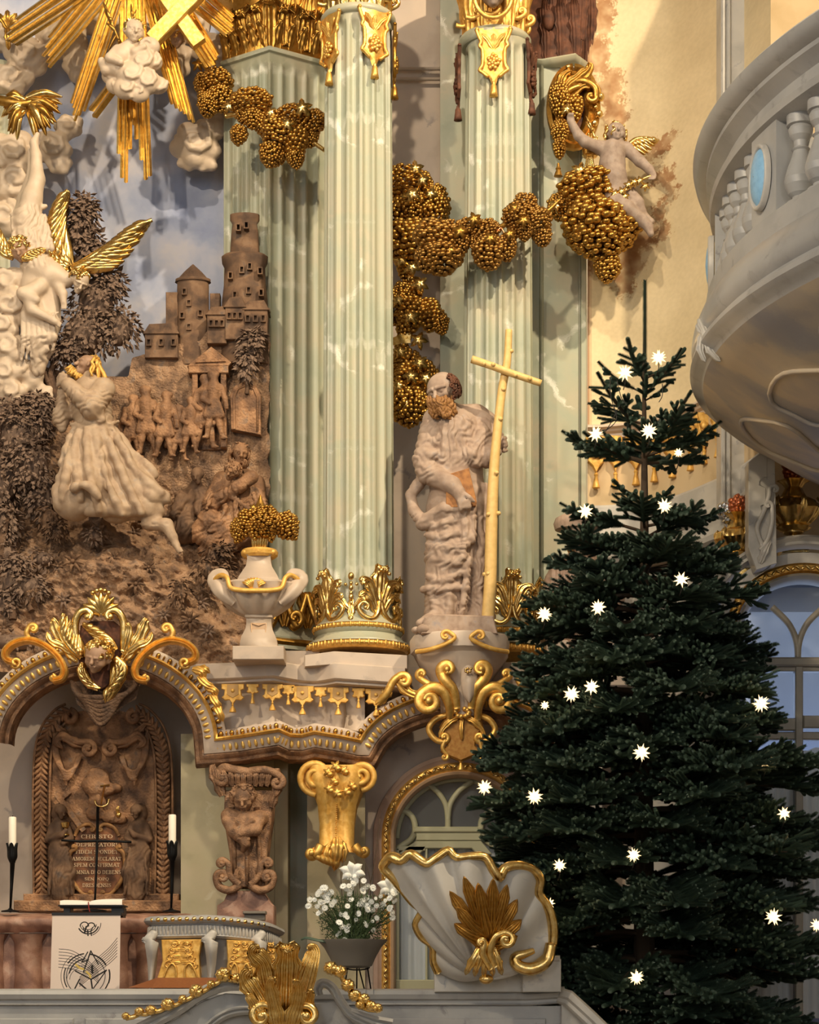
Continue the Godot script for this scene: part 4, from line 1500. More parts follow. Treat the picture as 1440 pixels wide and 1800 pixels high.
# billowing stucco cloud of rolled lumps
func cloud_mass(o: Node3D, called: String, lumps: Array, cell: float, m: Material) -> void:
	var lo := V(1e9, 1e9, 1e9)
	var hi := -lo
	for l in lumps:
		lo = lo.min(V(l[0] - l[3] * 1.4 - 4, l[1] - l[3] * 1.4 - 4, l[2] - l[3] - 4))
		hi = hi.max(V(l[0] + l[3] * 1.4 + 4, l[1] + l[3] * 1.4 + 4, l[2] + l[3] * 1.3 + 4))
	var fd := Field.new(lo, hi, cell)
	for l in lumps:
		var r: float = l[3]
		fd.egg(V(l[0], l[1], l[2]), V(r, r * 0.8, r * 0.7), r * 0.12)
		for k in 5:
			var g = TAU * k / 5 + l[0]
			var q := r * rng.randf_range(0.38, 0.6)
			fd.egg(V(l[0] + cos(g) * r * 0.72, l[1] + sin(g) * r * 0.6, l[2] + rng.randf_range(0, r * 0.3)), V(q, q * 0.85, q * 0.8), r * 0.08)
		if r < 21.0:
			continue
		var a: float = l[0] * 0.9 + l[1] * 0.37
		var pts: Array = []
		for k in 9:
			var t := k / 8.0
			var g := a + t * TAU * 1.1
			var q := r * (0.82 - 0.55 * t)
			pts.append(V(l[0] + cos(g) * q, l[1] + sin(g) * q * 0.8, l[2] + r * 0.62 * sqrt(maxf(0.0, 1.0 - q * q / r / r)) + r * 0.1))
		fd.chain(pts, [r * 0.2, r * 0.2, r * 0.19, r * 0.18, r * 0.17, r * 0.16, r * 0.15, r * 0.14, r * 0.13], r * 0.05)
	part(o, called, carved(fd), m)

# a small relief soldier or onlooker
func relief_man(x: float, y: float, h: float, lean: float, z: float, helmet := true) -> ArrayMesh:
	var s := h / 100.0
	var fd := Field.new(V(x - 34 * s, y - 106 * s, z - 14 * s), V(x + 34 * s, y + 5 * s, z + 22 * s), maxf(1.7, 2.0 * s))
	var p := func(a: float, b: float, c: float) -> Vector3: return V(x + a * s + lean * (-b) * s * 0.01, y + b * s, z + c * s)
	fd.cap(p.call(0, -92, 4), p.call(1, -88, 5), 7.5 * s, 6.5 * s, 2)
	if helmet:
		fd.cap(p.call(-2, -97, 3), p.call(5, -98, 3), 7.5 * s, 5 * s, 2)
		fd.cap(p.call(0, -102, 3), p.call(-8, -96, 2), 2.6 * s, 2.2 * s, 1.5)
	fd.cap(p.call(0, -76, 3), p.call(0, -54, 4), 12 * s, 9.5 * s, 4)
	fd.cap(p.call(-11, -76, 3), p.call(11, -76, 3), 6.5 * s, 6.5 * s, 3)
	fd.cap(p.call(-12, -75, 4), p.call(-17, -58, 8), 5.5 * s, 4.5 * s, 2)
	fd.cap(p.call(-17, -58, 8), p.call(-6, -50, 14), 4.5 * s, 3.5 * s, 2)
	fd.cap(p.call(12, -75, 4), p.call(18, -58, 7), 5.5 * s, 4.5 * s, 2)
	fd.cap(p.call(18, -58, 7), p.call(20, -44, 10), 4.5 * s, 3.5 * s, 2)
	for k in 5:
		var u := (k - 2) * 5.0
		fd.cap(p.call(u * 0.7, -52, 8), p.call(u * 1.25, -32, 9), 4.2 * s, 5.0 * s, 1.2)
	fd.cap(p.call(-5, -34, 4), p.call(-9, -18, 7), 7 * s, 5.5 * s, 2)
	fd.cap(p.call(-9, -18, 7), p.call(-12, 0, 3), 5.2 * s, 3.4 * s, 2)
	fd.cap(p.call(-12, 0, 3), p.call(-17, 1, 7), 3.4 * s, 2.6 * s, 2)
	fd.cap(p.call(6, -34, 4), p.call(9, -18, 5), 7 * s, 5.5 * s, 2)
	fd.cap(p.call(9, -18, 5), p.call(12, 0, 2), 5.2 * s, 3.4 * s, 2)
	fd.cap(p.call(12, 0, 2), p.call(18, 1, 4), 3.4 * s, 2.6 * s, 2)
	fd.cap(p.call(-14, -80, -4), p.call(-22, -30, -4), 6 * s, 8 * s, 3)
	return carved(fd)
# ---------------------------------------------------------------- painted sky and the stucco landscape of the altar
func top_of_ground(x: float) -> float:
	var k := [[-80.0, 600.0], [60.0, 640.0], [140.0, 660.0], [226.0, 662.0], [232.0, 628.0], [256.0, 622.0], [300.0, 606.0], [352.0, 600.0], [368.0, 578.0], [396.0, 545.0], [476.0, 540.0]]
	for i in k.size() - 1:
		if x <= k[i + 1][0]:
			return lerpf(k[i][1], k[i + 1][1], (x - k[i][0]) / (k[i + 1][0] - k[i][0]))
	return 540.0

func ground_z(x: float, y: float) -> float:
	var n := noise.get_noise_2d(x * 0.012, y * 0.012) * 24.0 + noise.get_noise_2d(x * 0.035, y * 0.045 + 9.0) * 13.0 + noise.get_noise_2d(x * 0.10, y * 0.13 + 30.0) * 5.0 + noise.get_noise_2d(x * 0.3, y * 0.3 + 60.0) * 1.6
	var crest := 905.0 + pow(absf(x - 190.0) / 150.0, 1.6) * 70.0
	var hill := smoothstep(crest - 18.0, crest + 130.0, y) * 105.0
	var calm := smoothstep(840.0, 900.0, y) * 0.8 + 0.2
	var left := smoothstep(120.0, -20.0, x) * smoothstep(640.0, 760.0, y) * 22.0
	var pit := -14.0 * smoothstep(60.0, 0.0, Vector2(x - 338.0, (y - 880.0) * 0.7).length())
	return n * calm + hill + left + pit

func sky_relief() -> void:
	var img_sky := cloud(91, 0.008, [[0.0, rgb(140, 150, 180)], [0.35, rgb(160, 168, 192)], [0.55, rgb(176, 180, 198)], [0.75, rgb(192, 190, 198)], [1.0, rgb(164, 172, 196)]], 30.0, false, 6)
	panel("wall_painted_sky", -120, -140, 600, 1240, 19.3, mat(Color(1, 1, 1), 0.85, 0.0, img_sky, 0.35), 0.2)
	# stucco clouds round the sky
	D = 18.98
	var o := thing("stucco_cloud", "swirled stucco cloud bank curling beside the square pillar's top", "cloud", at(350, 310, 18.98), "stucco clouds")
	cloud_mass(o, "billow", [[346, 256, 0, 38], [366, 232, 2, 26], [388, 218, -2, 20], [332, 282, -6, 19], [360, 284, -4, 20], [376, 200, -6, 18], [324, 244, -8, 18]], 3.0, M.white_stucco)
	o = thing("stucco_cloud", "swirled stucco cloud beside the diving angel's raised legs", "cloud", at(100, 320, 18.98), "stucco clouds")
	cloud_mass(o, "billow", [[92, 262, 0, 32], [104, 290, 0, 20], [24, 270, -4, 40], [30, 320, -6, 38], [120, 222, -4, 24], [10, 380, -8, 36]], 3.2, M.white_stucco)
	o = thing("stucco_cloud", "broken pale stucco cloud bank behind the gold rays", "cloud", at(60, 160, 18.98), "stucco clouds")
	cloud_mass(o, "billow", [[20, 140, -4, 34], [50, 100, -6, 36], [110, 60, -8, 40], [10, 60, -10, 36], [140, 110, -12, 30], [180, 30, -12, 40], [330, 40, -10, 40], [380, 90, -8, 34], [300, 100, -12, 34], [230, 60, -14, 44]], 4.0, M.white_stucco)

	# landscape
	D = 18.45
	o = thing("relief_landscape", "brown stucco relief of the mount of olives with castle and hill", "relief", at(200, 1180, 18.45))
	var rows: Array = []
	var nr := 250
	for j in nr + 1:
		var t := float(j) / nr
		var row := PackedVector3Array()
		for i in 211:
			var x := lerpf(-70.0, 476.0, i / 210.0)
			x += smoothstep(470.0, 476.0, x) * (noise.get_noise_2d(5.0, t * 12.0) * 8.0 - 3.0)
			var y := lerpf(top_of_ground(x), 1200.0, t)
			row.append(V(x, y, ground_z(x, y)))
		rows.append(row)
	var st := S()
	grp(st)
	grid(st, rows)
	grp(st)
	var edge: Array = []
	for r: PackedVector3Array in rows:
		edge.append(PackedVector3Array([r[210], r[210] + V(-6, 0, -70)]))
	grid(st, edge)
	grp(st)
	var back := PackedVector3Array()
	for p: Vector3 in rows[0]:
		back.append(p + V(0, 0, -60))
	grid(st, [back, rows[0]])
	part(o, "rock", st, M.earth)

	# castle on the skyline
	st = S()
	lathe(st, V(338, 0, -14), [[29, 640], [28, 492], [31, 490], [31, 487]], 24, 0.6)
	var keep := part(o, "round_tower", st, M.earth_plain)
	st = S()
	lathe(st, V(338, 0, -14), [[32, 492], [16, 474], [1, 460]], 24, 0.6)
	part(keep, "conical_roof", st, M.earth_dark)
	st = S()
	for q in [[330, 530], [318, 552], [330, 572], [322, 510], [350, 548]]:
		slit(st, q[0], q[1], 8, -2, 7)
	part(keep, "window_slit", st, M.earth_plain)
	st = S()
	box(st, 291, 512, 312, 640, -30, -4, 1)
	box(st, 368, 512, 386, 640, -34, -10, 1)
	part(o, "curtain_wall", st, M.earth_plain)
	st = S()
	lathe(st, V(430, 0, -6), [[44, 640], [42, 560], [40, 524], [37, 500], [36, 470], [40, 462], [41, 450], [36, 446], [26, 444], [24, 410], [22, 392], [26, 386], [26, 376], [22, 376]], 24, 0.55)
	var ruin := part(o, "ruined_tower", st, M.earth_plain)
	st = S()
	for q in [[418, 402], [432, 398], [424, 476], [438, 470], [404, 486], [456, 478], [412, 520], [436, 512], [458, 516], [400, 550], [428, 545], [448, 540]]:
		slit(st, q[0], q[1], 9, 6, 21)
	part(ruin, "window_slit", st, M.earth_plain)
	# houses below the tower
	var hs: Array = [[366, 560, 400, 610, 22, 546], [398, 548, 432, 604, 26, 530], [430, 552, 472, 606, 24, 536], [256, 590, 314, 632, 12, 572]]
	for h in hs:
		st = S()
		box(st, h[0], h[1], h[2], h[3], -20, h[4], 0.8)
		plate(st, [[h[0] - 3, h[1] + 1], [h[2] + 3, h[1] + 1], [h[2] - 6, h[5]], [h[0] + 8, h[5] + 2]], -20, h[4] + 3, 0.8)
		var hn := part(o, "relief_house", st, M.earth_plain)
		st = S()
		for k in 3:
			var wx := lerpf(h[0] + 5, h[2] - 10, k / 2.0)
			slit(st, wx, h[1] + 12, 9, h[4] - 2, h[4] + 6)
		part(hn, "window_slit", st, M.earth_plain)
	# gate with pediment
	st = S()
	box(st, 340, 664, 350, 792, 0, 26, 1)
	box(st, 390, 656, 400, 792, 0, 26, 1)
	box(st, 334, 652, 404, 664, 0, 30, 1)
	plate(st, [[332, 652], [374, 618], [410, 646], [404, 652]], 2, 30, 1.2)
	plate(st, [[346, 647], [374, 626], [400, 645]], 2, 33, 1.2)
	box(st, 350, 664, 390, 792, -6, 6, 0.5)
	part(o, "gate", st, M.earth_warm)
	st = S()
	plate(st, [[408, 760], [406, 700], [414, 684], [432, 676], [452, 684], [460, 700], [460, 770]], 4, 22, 1.2)
	tube(st, arr([[414, 760, 22], [413, 704, 22], [420, 690, 22], [434, 684, 22], [448, 690, 22], [454, 704, 22], [454, 764, 22]]), 2.2, 6)
	part(o, "blind_arch", st, M.earth_warm)
	var men: Array = [[362, 790, 122, 2.0, 18.0], [380, 776, 112, -2.0, 26.0], [336, 800, 92, 4.0, 22.0], [316, 812, 92, 0.0, 16.0], [290, 806, 108, 6.0, 20.0], [262, 800, 112, -4.0, 16.0], [234, 806, 104, 3.0, 12.0]]
	for q in men:
		part(o, "relief_soldier", relief_man(q[0], q[1], q[2], q[3], q[4]), M.earth_warm)
	disciples(o)
	# trees and bushes carved in stucco
	var groves: Array = [
		["olive_tree", [[140, 400, -8, 30, 60], [146, 372, -8, 26, 34], [160, 440, -6, 22, 40], [170, 530, 6, 44, 56], [150, 590, 10, 54, 50], [206, 580, 8, 40, 40], [196, 500, 2, 24, 26], [120, 620, 12, 36, 26]], 1200, 13.0, M.foliage_stone],
		["olive_tree", [[40, 780, 40, 46, 60], [60, 830, 48, 44, 50], [10, 850, 44, 40, 60], [20, 740, 34, 40, 34], [70, 750, 34, 30, 30], [14, 930, 44, 32, 40], [80, 880, 40, 30, 40], [70, 720, 26, 34, 22]], 1100, 12.0, M.foliage_stone],
		["bush", [[440, 618, 30, 20, 32], [436, 650, 30, 16, 26], [450, 600, 28, 14, 14]], 170, 13.0, M.foliage_stone],
		["bush", [[38, 1040, 100, 28, 40], [72, 1052, 108, 32, 24], [50, 1010, 96, 24, 20], [30, 1080, 104, 20, 24]], 260, 13.0, M.foliage_stone],
		["bush", [[388, 996, 84, 24, 22], [372, 1020, 96, 22, 22], [404, 1030, 92, 16, 26], [400, 985, 80, 16, 14]], 170, 11.0, M.earth_plain],
		["bush", [[96, 930, 66, 20, 30], [110, 950, 72, 18, 22], [330, 1062, 120, 16, 24]], 110, 11.0, M.earth_plain],
		["bush", [[90, 1000, 90, 24, 16], [180, 960, 96, 16, 14], [40, 1150, 120, 60, 20], [20, 990, 70, 20, 24]], 130, 10.0, M.foliage_stone]]
	for g in groves:
		st = S()
		for e in g[1]:
			ball(st, V(e[0], e[1], e[2] - 6), V(e[3], e[4], e[3] * 0.7) * 0.74, 12, 8)
			leafy(st, V(e[0], e[1], e[2]), V(e[3], e[4], e[3] * 0.75), int(g[2] * 1.7 / g[1].size()), g[3])
		var f := part(o, g[0] + "_foliage", st, g[4])
		f.set_meta("kind", "stuff")
	st = S()
	for t in [[[[102, 720, 16], [98, 690, 14], [92, 660, 16], [104, 630, 14]], 9.0], [[[98, 690, 14], [84, 668, 18], [78, 640, 16]], 6.0], [[[102, 720, 18], [116, 690, 18], [128, 650, 14]], 6.0], [[[14, 1000, 70], [16, 960, 64], [30, 900, 50]], 10.0], [[[44, 1110, 118], [42, 1080, 112], [34, 1050, 100]], 7.0], [[[76, 1096, 118], [70, 1080, 112], [72, 1060, 106]], 6.0], [[[436, 700, 26], [438, 670, 26], [440, 640, 24]], 4.0]]:
		tube(st, smoothed(arr(t[0]), 4), [t[1], t[1] * 0.7, t[1] * 0.5], 8)
	part(o, "tree_stems", st, M.earth_dark)
	for q in [[184, 964, 22, 8], [146, 1010, 20, 7], [252, 1046, 18, 8], [116, 1014, 14, 6], [96, 1060, 14, 7], [214, 1000, 12, 6], [272, 1014, 13, 7], [320, 1050, 16, 7], [345, 1110, 20, 9], [300, 1100, 14, 7], [360, 1074, 18, 8], [128, 1074, 16, 7], [238, 940, 14, 6], [30, 1125, 18, 8], [286, 1076, 12, 6], [20, 1020, 14, 7], [376, 1130, 16, 8]]:
		st = S()
		rosette(st, V(q[0], q[1], ground_z(q[0], q[1]) + 3), q[2], q[3])
		part(o, "carved_plant", st, M.earth_plain if rng.randf() < 0.5 else M.foliage_stone)

# frame of four bars standing proud round a small opening
func slit(st: SurfaceTool, x: float, y: float, h: float, z0: float, z1: float) -> void:
	box(st, x - 2, y - 2, x, y + h + 2, z0, z1, 0.3)
	box(st, x + 5, y - 2, x + 7, y + h + 2, z0, z1, 0.3)
	box(st, x, y - 2, x + 5, y, z0, z1, 0.3)
	box(st, x, y + h, x + 5, y + h + 2, z0, z1, 0.3)

func disciples(o: Node3D) -> void:
	# the elder with the young sleeper leaning on him
	var fd := Field.new(V(340, 776, -30), V(474, 990, 84), 2.0)
	fd.cap(V(418, 850, -4), V(420, 930, 4), 32, 40, 8)
	fd.cap(V(392, 846, 8), V(375, 892, 22), 16, 18, 6)
	fd.cap(V(375, 892, 30), V(420, 868, 46), 14, 10, 5)
	fd.cap(V(452, 850, 4), V(458, 900, 14), 14, 16, 6)
	fd.cap(V(420, 868, 48), V(446, 850, 46), 12, 12, 4)
	fd.chain([V(400, 930, 26), V(370, 925, 34), V(352, 945, 30), V(376, 962, 36), V(400, 945, 44)], [22, 20, 16, 14, 10], 5)
	fd.chain([V(430, 940, 30), V(400, 968, 34), V(360, 975, 30)], [20, 16, 10], 4)
	for q in [[400, 900, 385, 960], [418, 890, 420, 965], [440, 900, 452, 960], [392, 935, 372, 945], [376, 880, 368, 905], [450, 880, 462, 930], [408, 880, 440, 905]]:
		fd.cap(V(q[0], q[1], 44), V(q[2], q[3], 50), 5, 3, 2)
	man_head(fd, V(425, 808, 44), 19, facing(18, -14, 8))
	man_head(fd, V(414, 842, 56), 17, facing(-10, -30, 30))
	var st := S()
	locks(st, V(425, 808, 44), 19, facing(18, -14, 8), 26, V(-1, -0.2, -0.6), V(1, 1, 0.3), 0.7, 0.12, 0.5)
	locks(st, V(425, 808, 44), 19, facing(18, -14, 8), 16, V(-0.6, -1, 0.3), V(0.6, -0.6, 0.9), 0.6, 0.12, 0.3)
	locks(st, V(414, 842, 56), 17, facing(-10, -30, 30), 26, V(-1, 0.2, -0.4), V(1, 1, 0.4), 0.6, 0.13, 0.2)
	var body := part(o, "sleeping_disciples", carved(fd, func(p: Vector3, n: Vector3) -> float: return folds(p, 2.6, 0.2, 0.2, 4.0) if p.y > 866.0 else 0.0), M.earth_warm)
	part(body, "hair", st, M.earth_warm)
	# the third, half hidden in the hollow
	fd = Field.new(V(296, 820, -10), V(376, 960, 56), 2.2)
	fd.cap(V(338, 884, -6), V(326, 930, 2), 22, 28, 6)
	fd.cap(V(347, 854, 14), V(340, 874, 2), 10, 20, 5)
	fd.cap(V(320, 874, 0), V(358, 868, 2), 13, 13, 6)
	fd.cap(V(322, 880, 14), V(308, 910, 26), 11, 9, 4)
	fd.cap(V(356, 872, 14), V(352, 905, 26), 11, 9, 4)
	man_head(fd, V(350, 842, 24), 15, facing(-20, -20, -10))
	part(o, "sleeping_disciples", carved(fd, func(p: Vector3, _n: Vector3) -> float: return folds(p, 2.6, 0.22, 0.16, 14.0) if p.y > 866.0 else 0.0), M.earth_plain)
# ---------------------------------------------------------------- gilded glory, angels, saint, putti
func ray_bundle(o: Node3D, root: Vector2, tip: Vector2, w0: float, w1: float, n: int, z: float, lens: Array) -> void:
	var ax := (tip - root).normalized()
	var sd := Vector2(-ax.y, ax.x)
	var full := root.distance_to(tip)
	var r: Node3D = null
	for k in n:
		var st := S()
		var t := (k + 0.5) / n - 0.5
		var l: float = full * lens[k % lens.size()]
		var a := root + sd * t * w0
		var b := root + ax * l + sd * t * w1
		var ha := w0 / n * 0.52
		var hb := w1 / n * 0.52
		var zz := z + (2.5 if k % 2 else 0.0)
		var p := [V(a.x - sd.x * ha, a.y - sd.y * ha, zz), V(a.x, a.y, zz + ha * 1.1), V(a.x + sd.x * ha, a.y + sd.y * ha, zz)]
		var e := ax * hb * 0.8
		var q := [V(b.x - sd.x * hb, b.y - sd.y * hb, zz), V(b.x + e.x, b.y + e.y, zz + hb * 1.1), V(b.x + sd.x * hb, b.y + sd.y * hb, zz)]
		st.set_smooth_group(-1)
		for i in 3:
			var j := (i + 1) % 3
			quad(st, W(p[i]), W(p[j]), W(q[j]), W(q[i]))
		tri(st, W(q[0]), W(q[1]), W(q[2]))
		tri(st, W(p[0]), W(p[1]), W(p[2]))
		if r == null:
			r = part(o, "ray", st, M.gold)
		else:
			part(r, "ray_bar", st, M.gold)

func glory() -> void:
	D = 18.5
	var o := thing("gilded_glory", "gilded sunburst of long pointed rays above the painted sky", "sunburst", at(232, 320, 18.5))
	var c := Vector2(232, -70)
	var up := [0.92, 1.0, 0.95, 0.88, 0.8, 0.72]
	ray_bundle(o, c + Vector2(-40, 20), Vector2(12, 70), 52, 42, 6, 4, [0.96, 0.98, 1.0, 0.97, 0.92, 0.84])
	ray_bundle(o, c + Vector2(-30, 26), Vector2(74, 108), 46, 40, 6, 2, [1.0, 0.98, 0.92, 0.96, 0.88, 0.8])
	ray_bundle(o, c + Vector2(-16, 30), Vector2(130, 214), 34, 30, 6, 6, [0.92, 0.96, 1.0, 0.97, 0.92, 0.9])
	ray_bundle(o, c + Vector2(-6, 30), Vector2(222, 322), 30, 34, 5, 4, [0.72, 0.84, 1.0, 0.98, 0.86])
	ray_bundle(o, c + Vector2(8, 30), Vector2(250, 318), 30, 36, 5, 4, [0.98, 1.0, 0.9, 0.8, 0.7])
	ray_bundle(o, c + Vector2(26, 30), Vector2(326, 216), 34, 34, 6, 6, [1.02, 1.0, 0.95, 0.93, 0.9, 0.87])
	ray_bundle(o, c + Vector2(44, 24), Vector2(378, 114), 40, 34, 5, 2, [0.94, 0.97, 1.0, 1.0, 0.98])
	ray_bundle(o, c + Vector2(54, 16), Vector2(412, 54), 50, 40, 6, 4, [0.9, 0.93, 0.96, 1.0, 0.99, 0.97])
	var st := S()
	ray_bundle(o, Vector2(240, 90), Vector2(160, 196), 22, 22, 2, -14, [1.0, 0.96])
	# the leaning cross
	var cr := thing("gilded_cross", "pale gilded wooden cross leaning diagonally across the gold rays", "cross", at(312, 40, 18.3))
	D = 18.32
	st = S()
	beam(st, V(270, 80, 20), V(420, -76, 20), 13, 10)
	part(cr, "beam", st, M.gold_pale)
	st = S()
	beam(st, V(352, 84, 14), V(262, -42, 14), 13, 9)
	part(cr, "crossbeam", st, M.gold_pale)

	# putto resting on a cloud below the rays
	D = 18.15
	o = thing("cloud_putto", "white stucco putto resting on a small cloud below the gold rays", "putto", at(240, 180, 18.15), "stucco putti")
	var fd := Field.new(V(164, 34, -44), V(304, 192, 54), 2.0)
	var fh := Field.new(V(210, 34, -14), V(264, 92, 46), 1.2)
	child_head(fh, V(237, 62, 14), 21, 22, -8, 6)
	part(o, "face", carved(fh), M.white_stucco)
	fd.cap(V(232, 82, 8), V(214, 104, 10), 12, 18, 5)
	fd.cap(V(214, 104, 10), V(204, 124, 8), 17, 16, 5)
	fd.chain([V(228, 92, 12), V(240, 100, 20), V(256, 92, 22)], [8, 7, 5.5], 3)
	fd.chain([V(208, 94, 14), V(196, 112, 24), V(216, 122, 30)], [9, 8, 6], 3)
	fd.chain([V(206, 124, 4), V(188, 128, 12), V(180, 112, 10)], [12, 9, 7], 4)
	for l in [[262, 84, 4, 20], [250, 112, 10, 24], [232, 136, 12, 26], [258, 148, 8, 26], [222, 160, 10, 22], [278, 150, 0, 18], [246, 168, 8, 18], [204, 150, 0, 18], [196, 132, -4, 18], [268, 110, 0, 18]]:
		fd.egg(V(l[0], l[1], l[2]), V(l[3], l[3] * 0.85, l[3] * 0.7), 3)
		var pts: Array = []
		for k in 7:
			var g: float = l[0] * 0.7 + k * 0.75
			var q: float = l[3] * (0.9 - 0.11 * k)
			pts.append(V(l[0] + cos(g) * q, l[1] + sin(g) * q * 0.85, l[2] + l[3] * 0.62 * sqrt(maxf(0.0, 1.0 - q * q / l[3] / l[3])) + 2.0))
		fd.chain(pts, [4.2, 4.2, 4.0, 3.6, 3.2, 2.8, 2.4], 1.0)
	part(o, "body", carved(fd), M.white_stucco)
	st = S()
	locks(st, V(237, 60, 11), 21, facing(22, -8, 6), 60, V(-1, 0.1, -0.8), V(1, 1, 0.5), 0.6, 0.14, 0.1)
	part(o, "hair", st, M.gold)
	wing(o, "wing", V(222, 84, -8), V(208, 66, -10), V(190, 22, -10), V(0.2, 0.9, 0), 7, 30, M.gold_dark)
	wing(o, "wing", V(236, 80, -12), V(234, 50, -14), V(230, 20, -14), V(0.5, 0.8, 0), 6, 22, M.gold_dark)
	o = thing("winged_cherub", "small rosy cherub head with gold hair behind the leaning cross", "putto", at(310, 85, 18.42), "stucco putti")
	D = 18.42
	fd = Field.new(V(290, 46, -20), V(332, 92, 26), 1.2)
	child_head(fd, V(312, 70, 0), 15, -10, -20, 0)
	part(o, "face", carved(fd), M.skin)
	st = S()
	locks(st, V(312, 70, 0), 15, facing(-10, -20, 0), 34, V(-1, 0.1, -0.8), V(1, 1, 0.4), 0.6, 0.15, 0.1)
	part(o, "hair", st, M.gold)
	wing(o, "wing", V(300, 66, -4), V(286, 50, -6), V(276, 22, -6), V(0.2, 0.9, 0), 6, 24, M.gold_dark)

func beam(st: SurfaceTool, a: Vector3, b: Vector3, hw: float, hz: float) -> void:
	st.set_smooth_group(-1)
	var ax := (b - a).normalized()
	var sd := ax.cross(V(0, 0, 1)).normalized() * hw
	var up := V(0, 0, hz)
	var ra := [a - sd - up, a + sd - up, a + sd + up * 0.8, a + sd * 0.9 + up, a - sd * 0.9 + up, a - sd + up * 0.8]
	var n := 14
	var prev := ra
	for k in range(1, n + 1):
		var cur: Array = []
		for i in ra.size():
			var j := V(noise.get_noise_2d(k * 3.0, i * 7.0), noise.get_noise_2d(k * 3.0 + 40, i * 7.0), noise.get_noise_2d(k * 3.0, i * 7.0 + 50)) * 1.0
			cur.append(ra[i] + (b - a) * (float(k) / n) + j)
		for i in ra.size():
			var j := (i + 1) % ra.size()
			quad(st, W(prev[i]), W(prev[j]), W(cur[j]), W(cur[i]))
		prev = cur
	fan(st, arr(ra))
	fan(st, arr(prev))

func folds(p: Vector3, amp: float, fx: float, fy: float, sd: float) -> float:
	var w := noise.get_noise_2d(p.x * 0.013 + sd, p.y * 0.013) * 4.0
	var s := sin(p.x * fx + p.y * fy + w * 2.0)
	return amp * (1.0 - absf(s) * 1.6) * 0.7

func folds_round(p: Vector3, cx: float, cy: float, amp: float, n: float, sd: float) -> float:
	var g := atan2(p.x - cx, p.y - cy)
	var w := noise.get_noise_2d(p.x * 0.012 + sd, p.y * 0.012) * 2.4
	return amp * (0.62 - absf(sin(g * n + w + p.z * 0.03)))

func figures() -> void:
	diving_angel()
	kneeling_figure()
	saint()
	winged_putto()

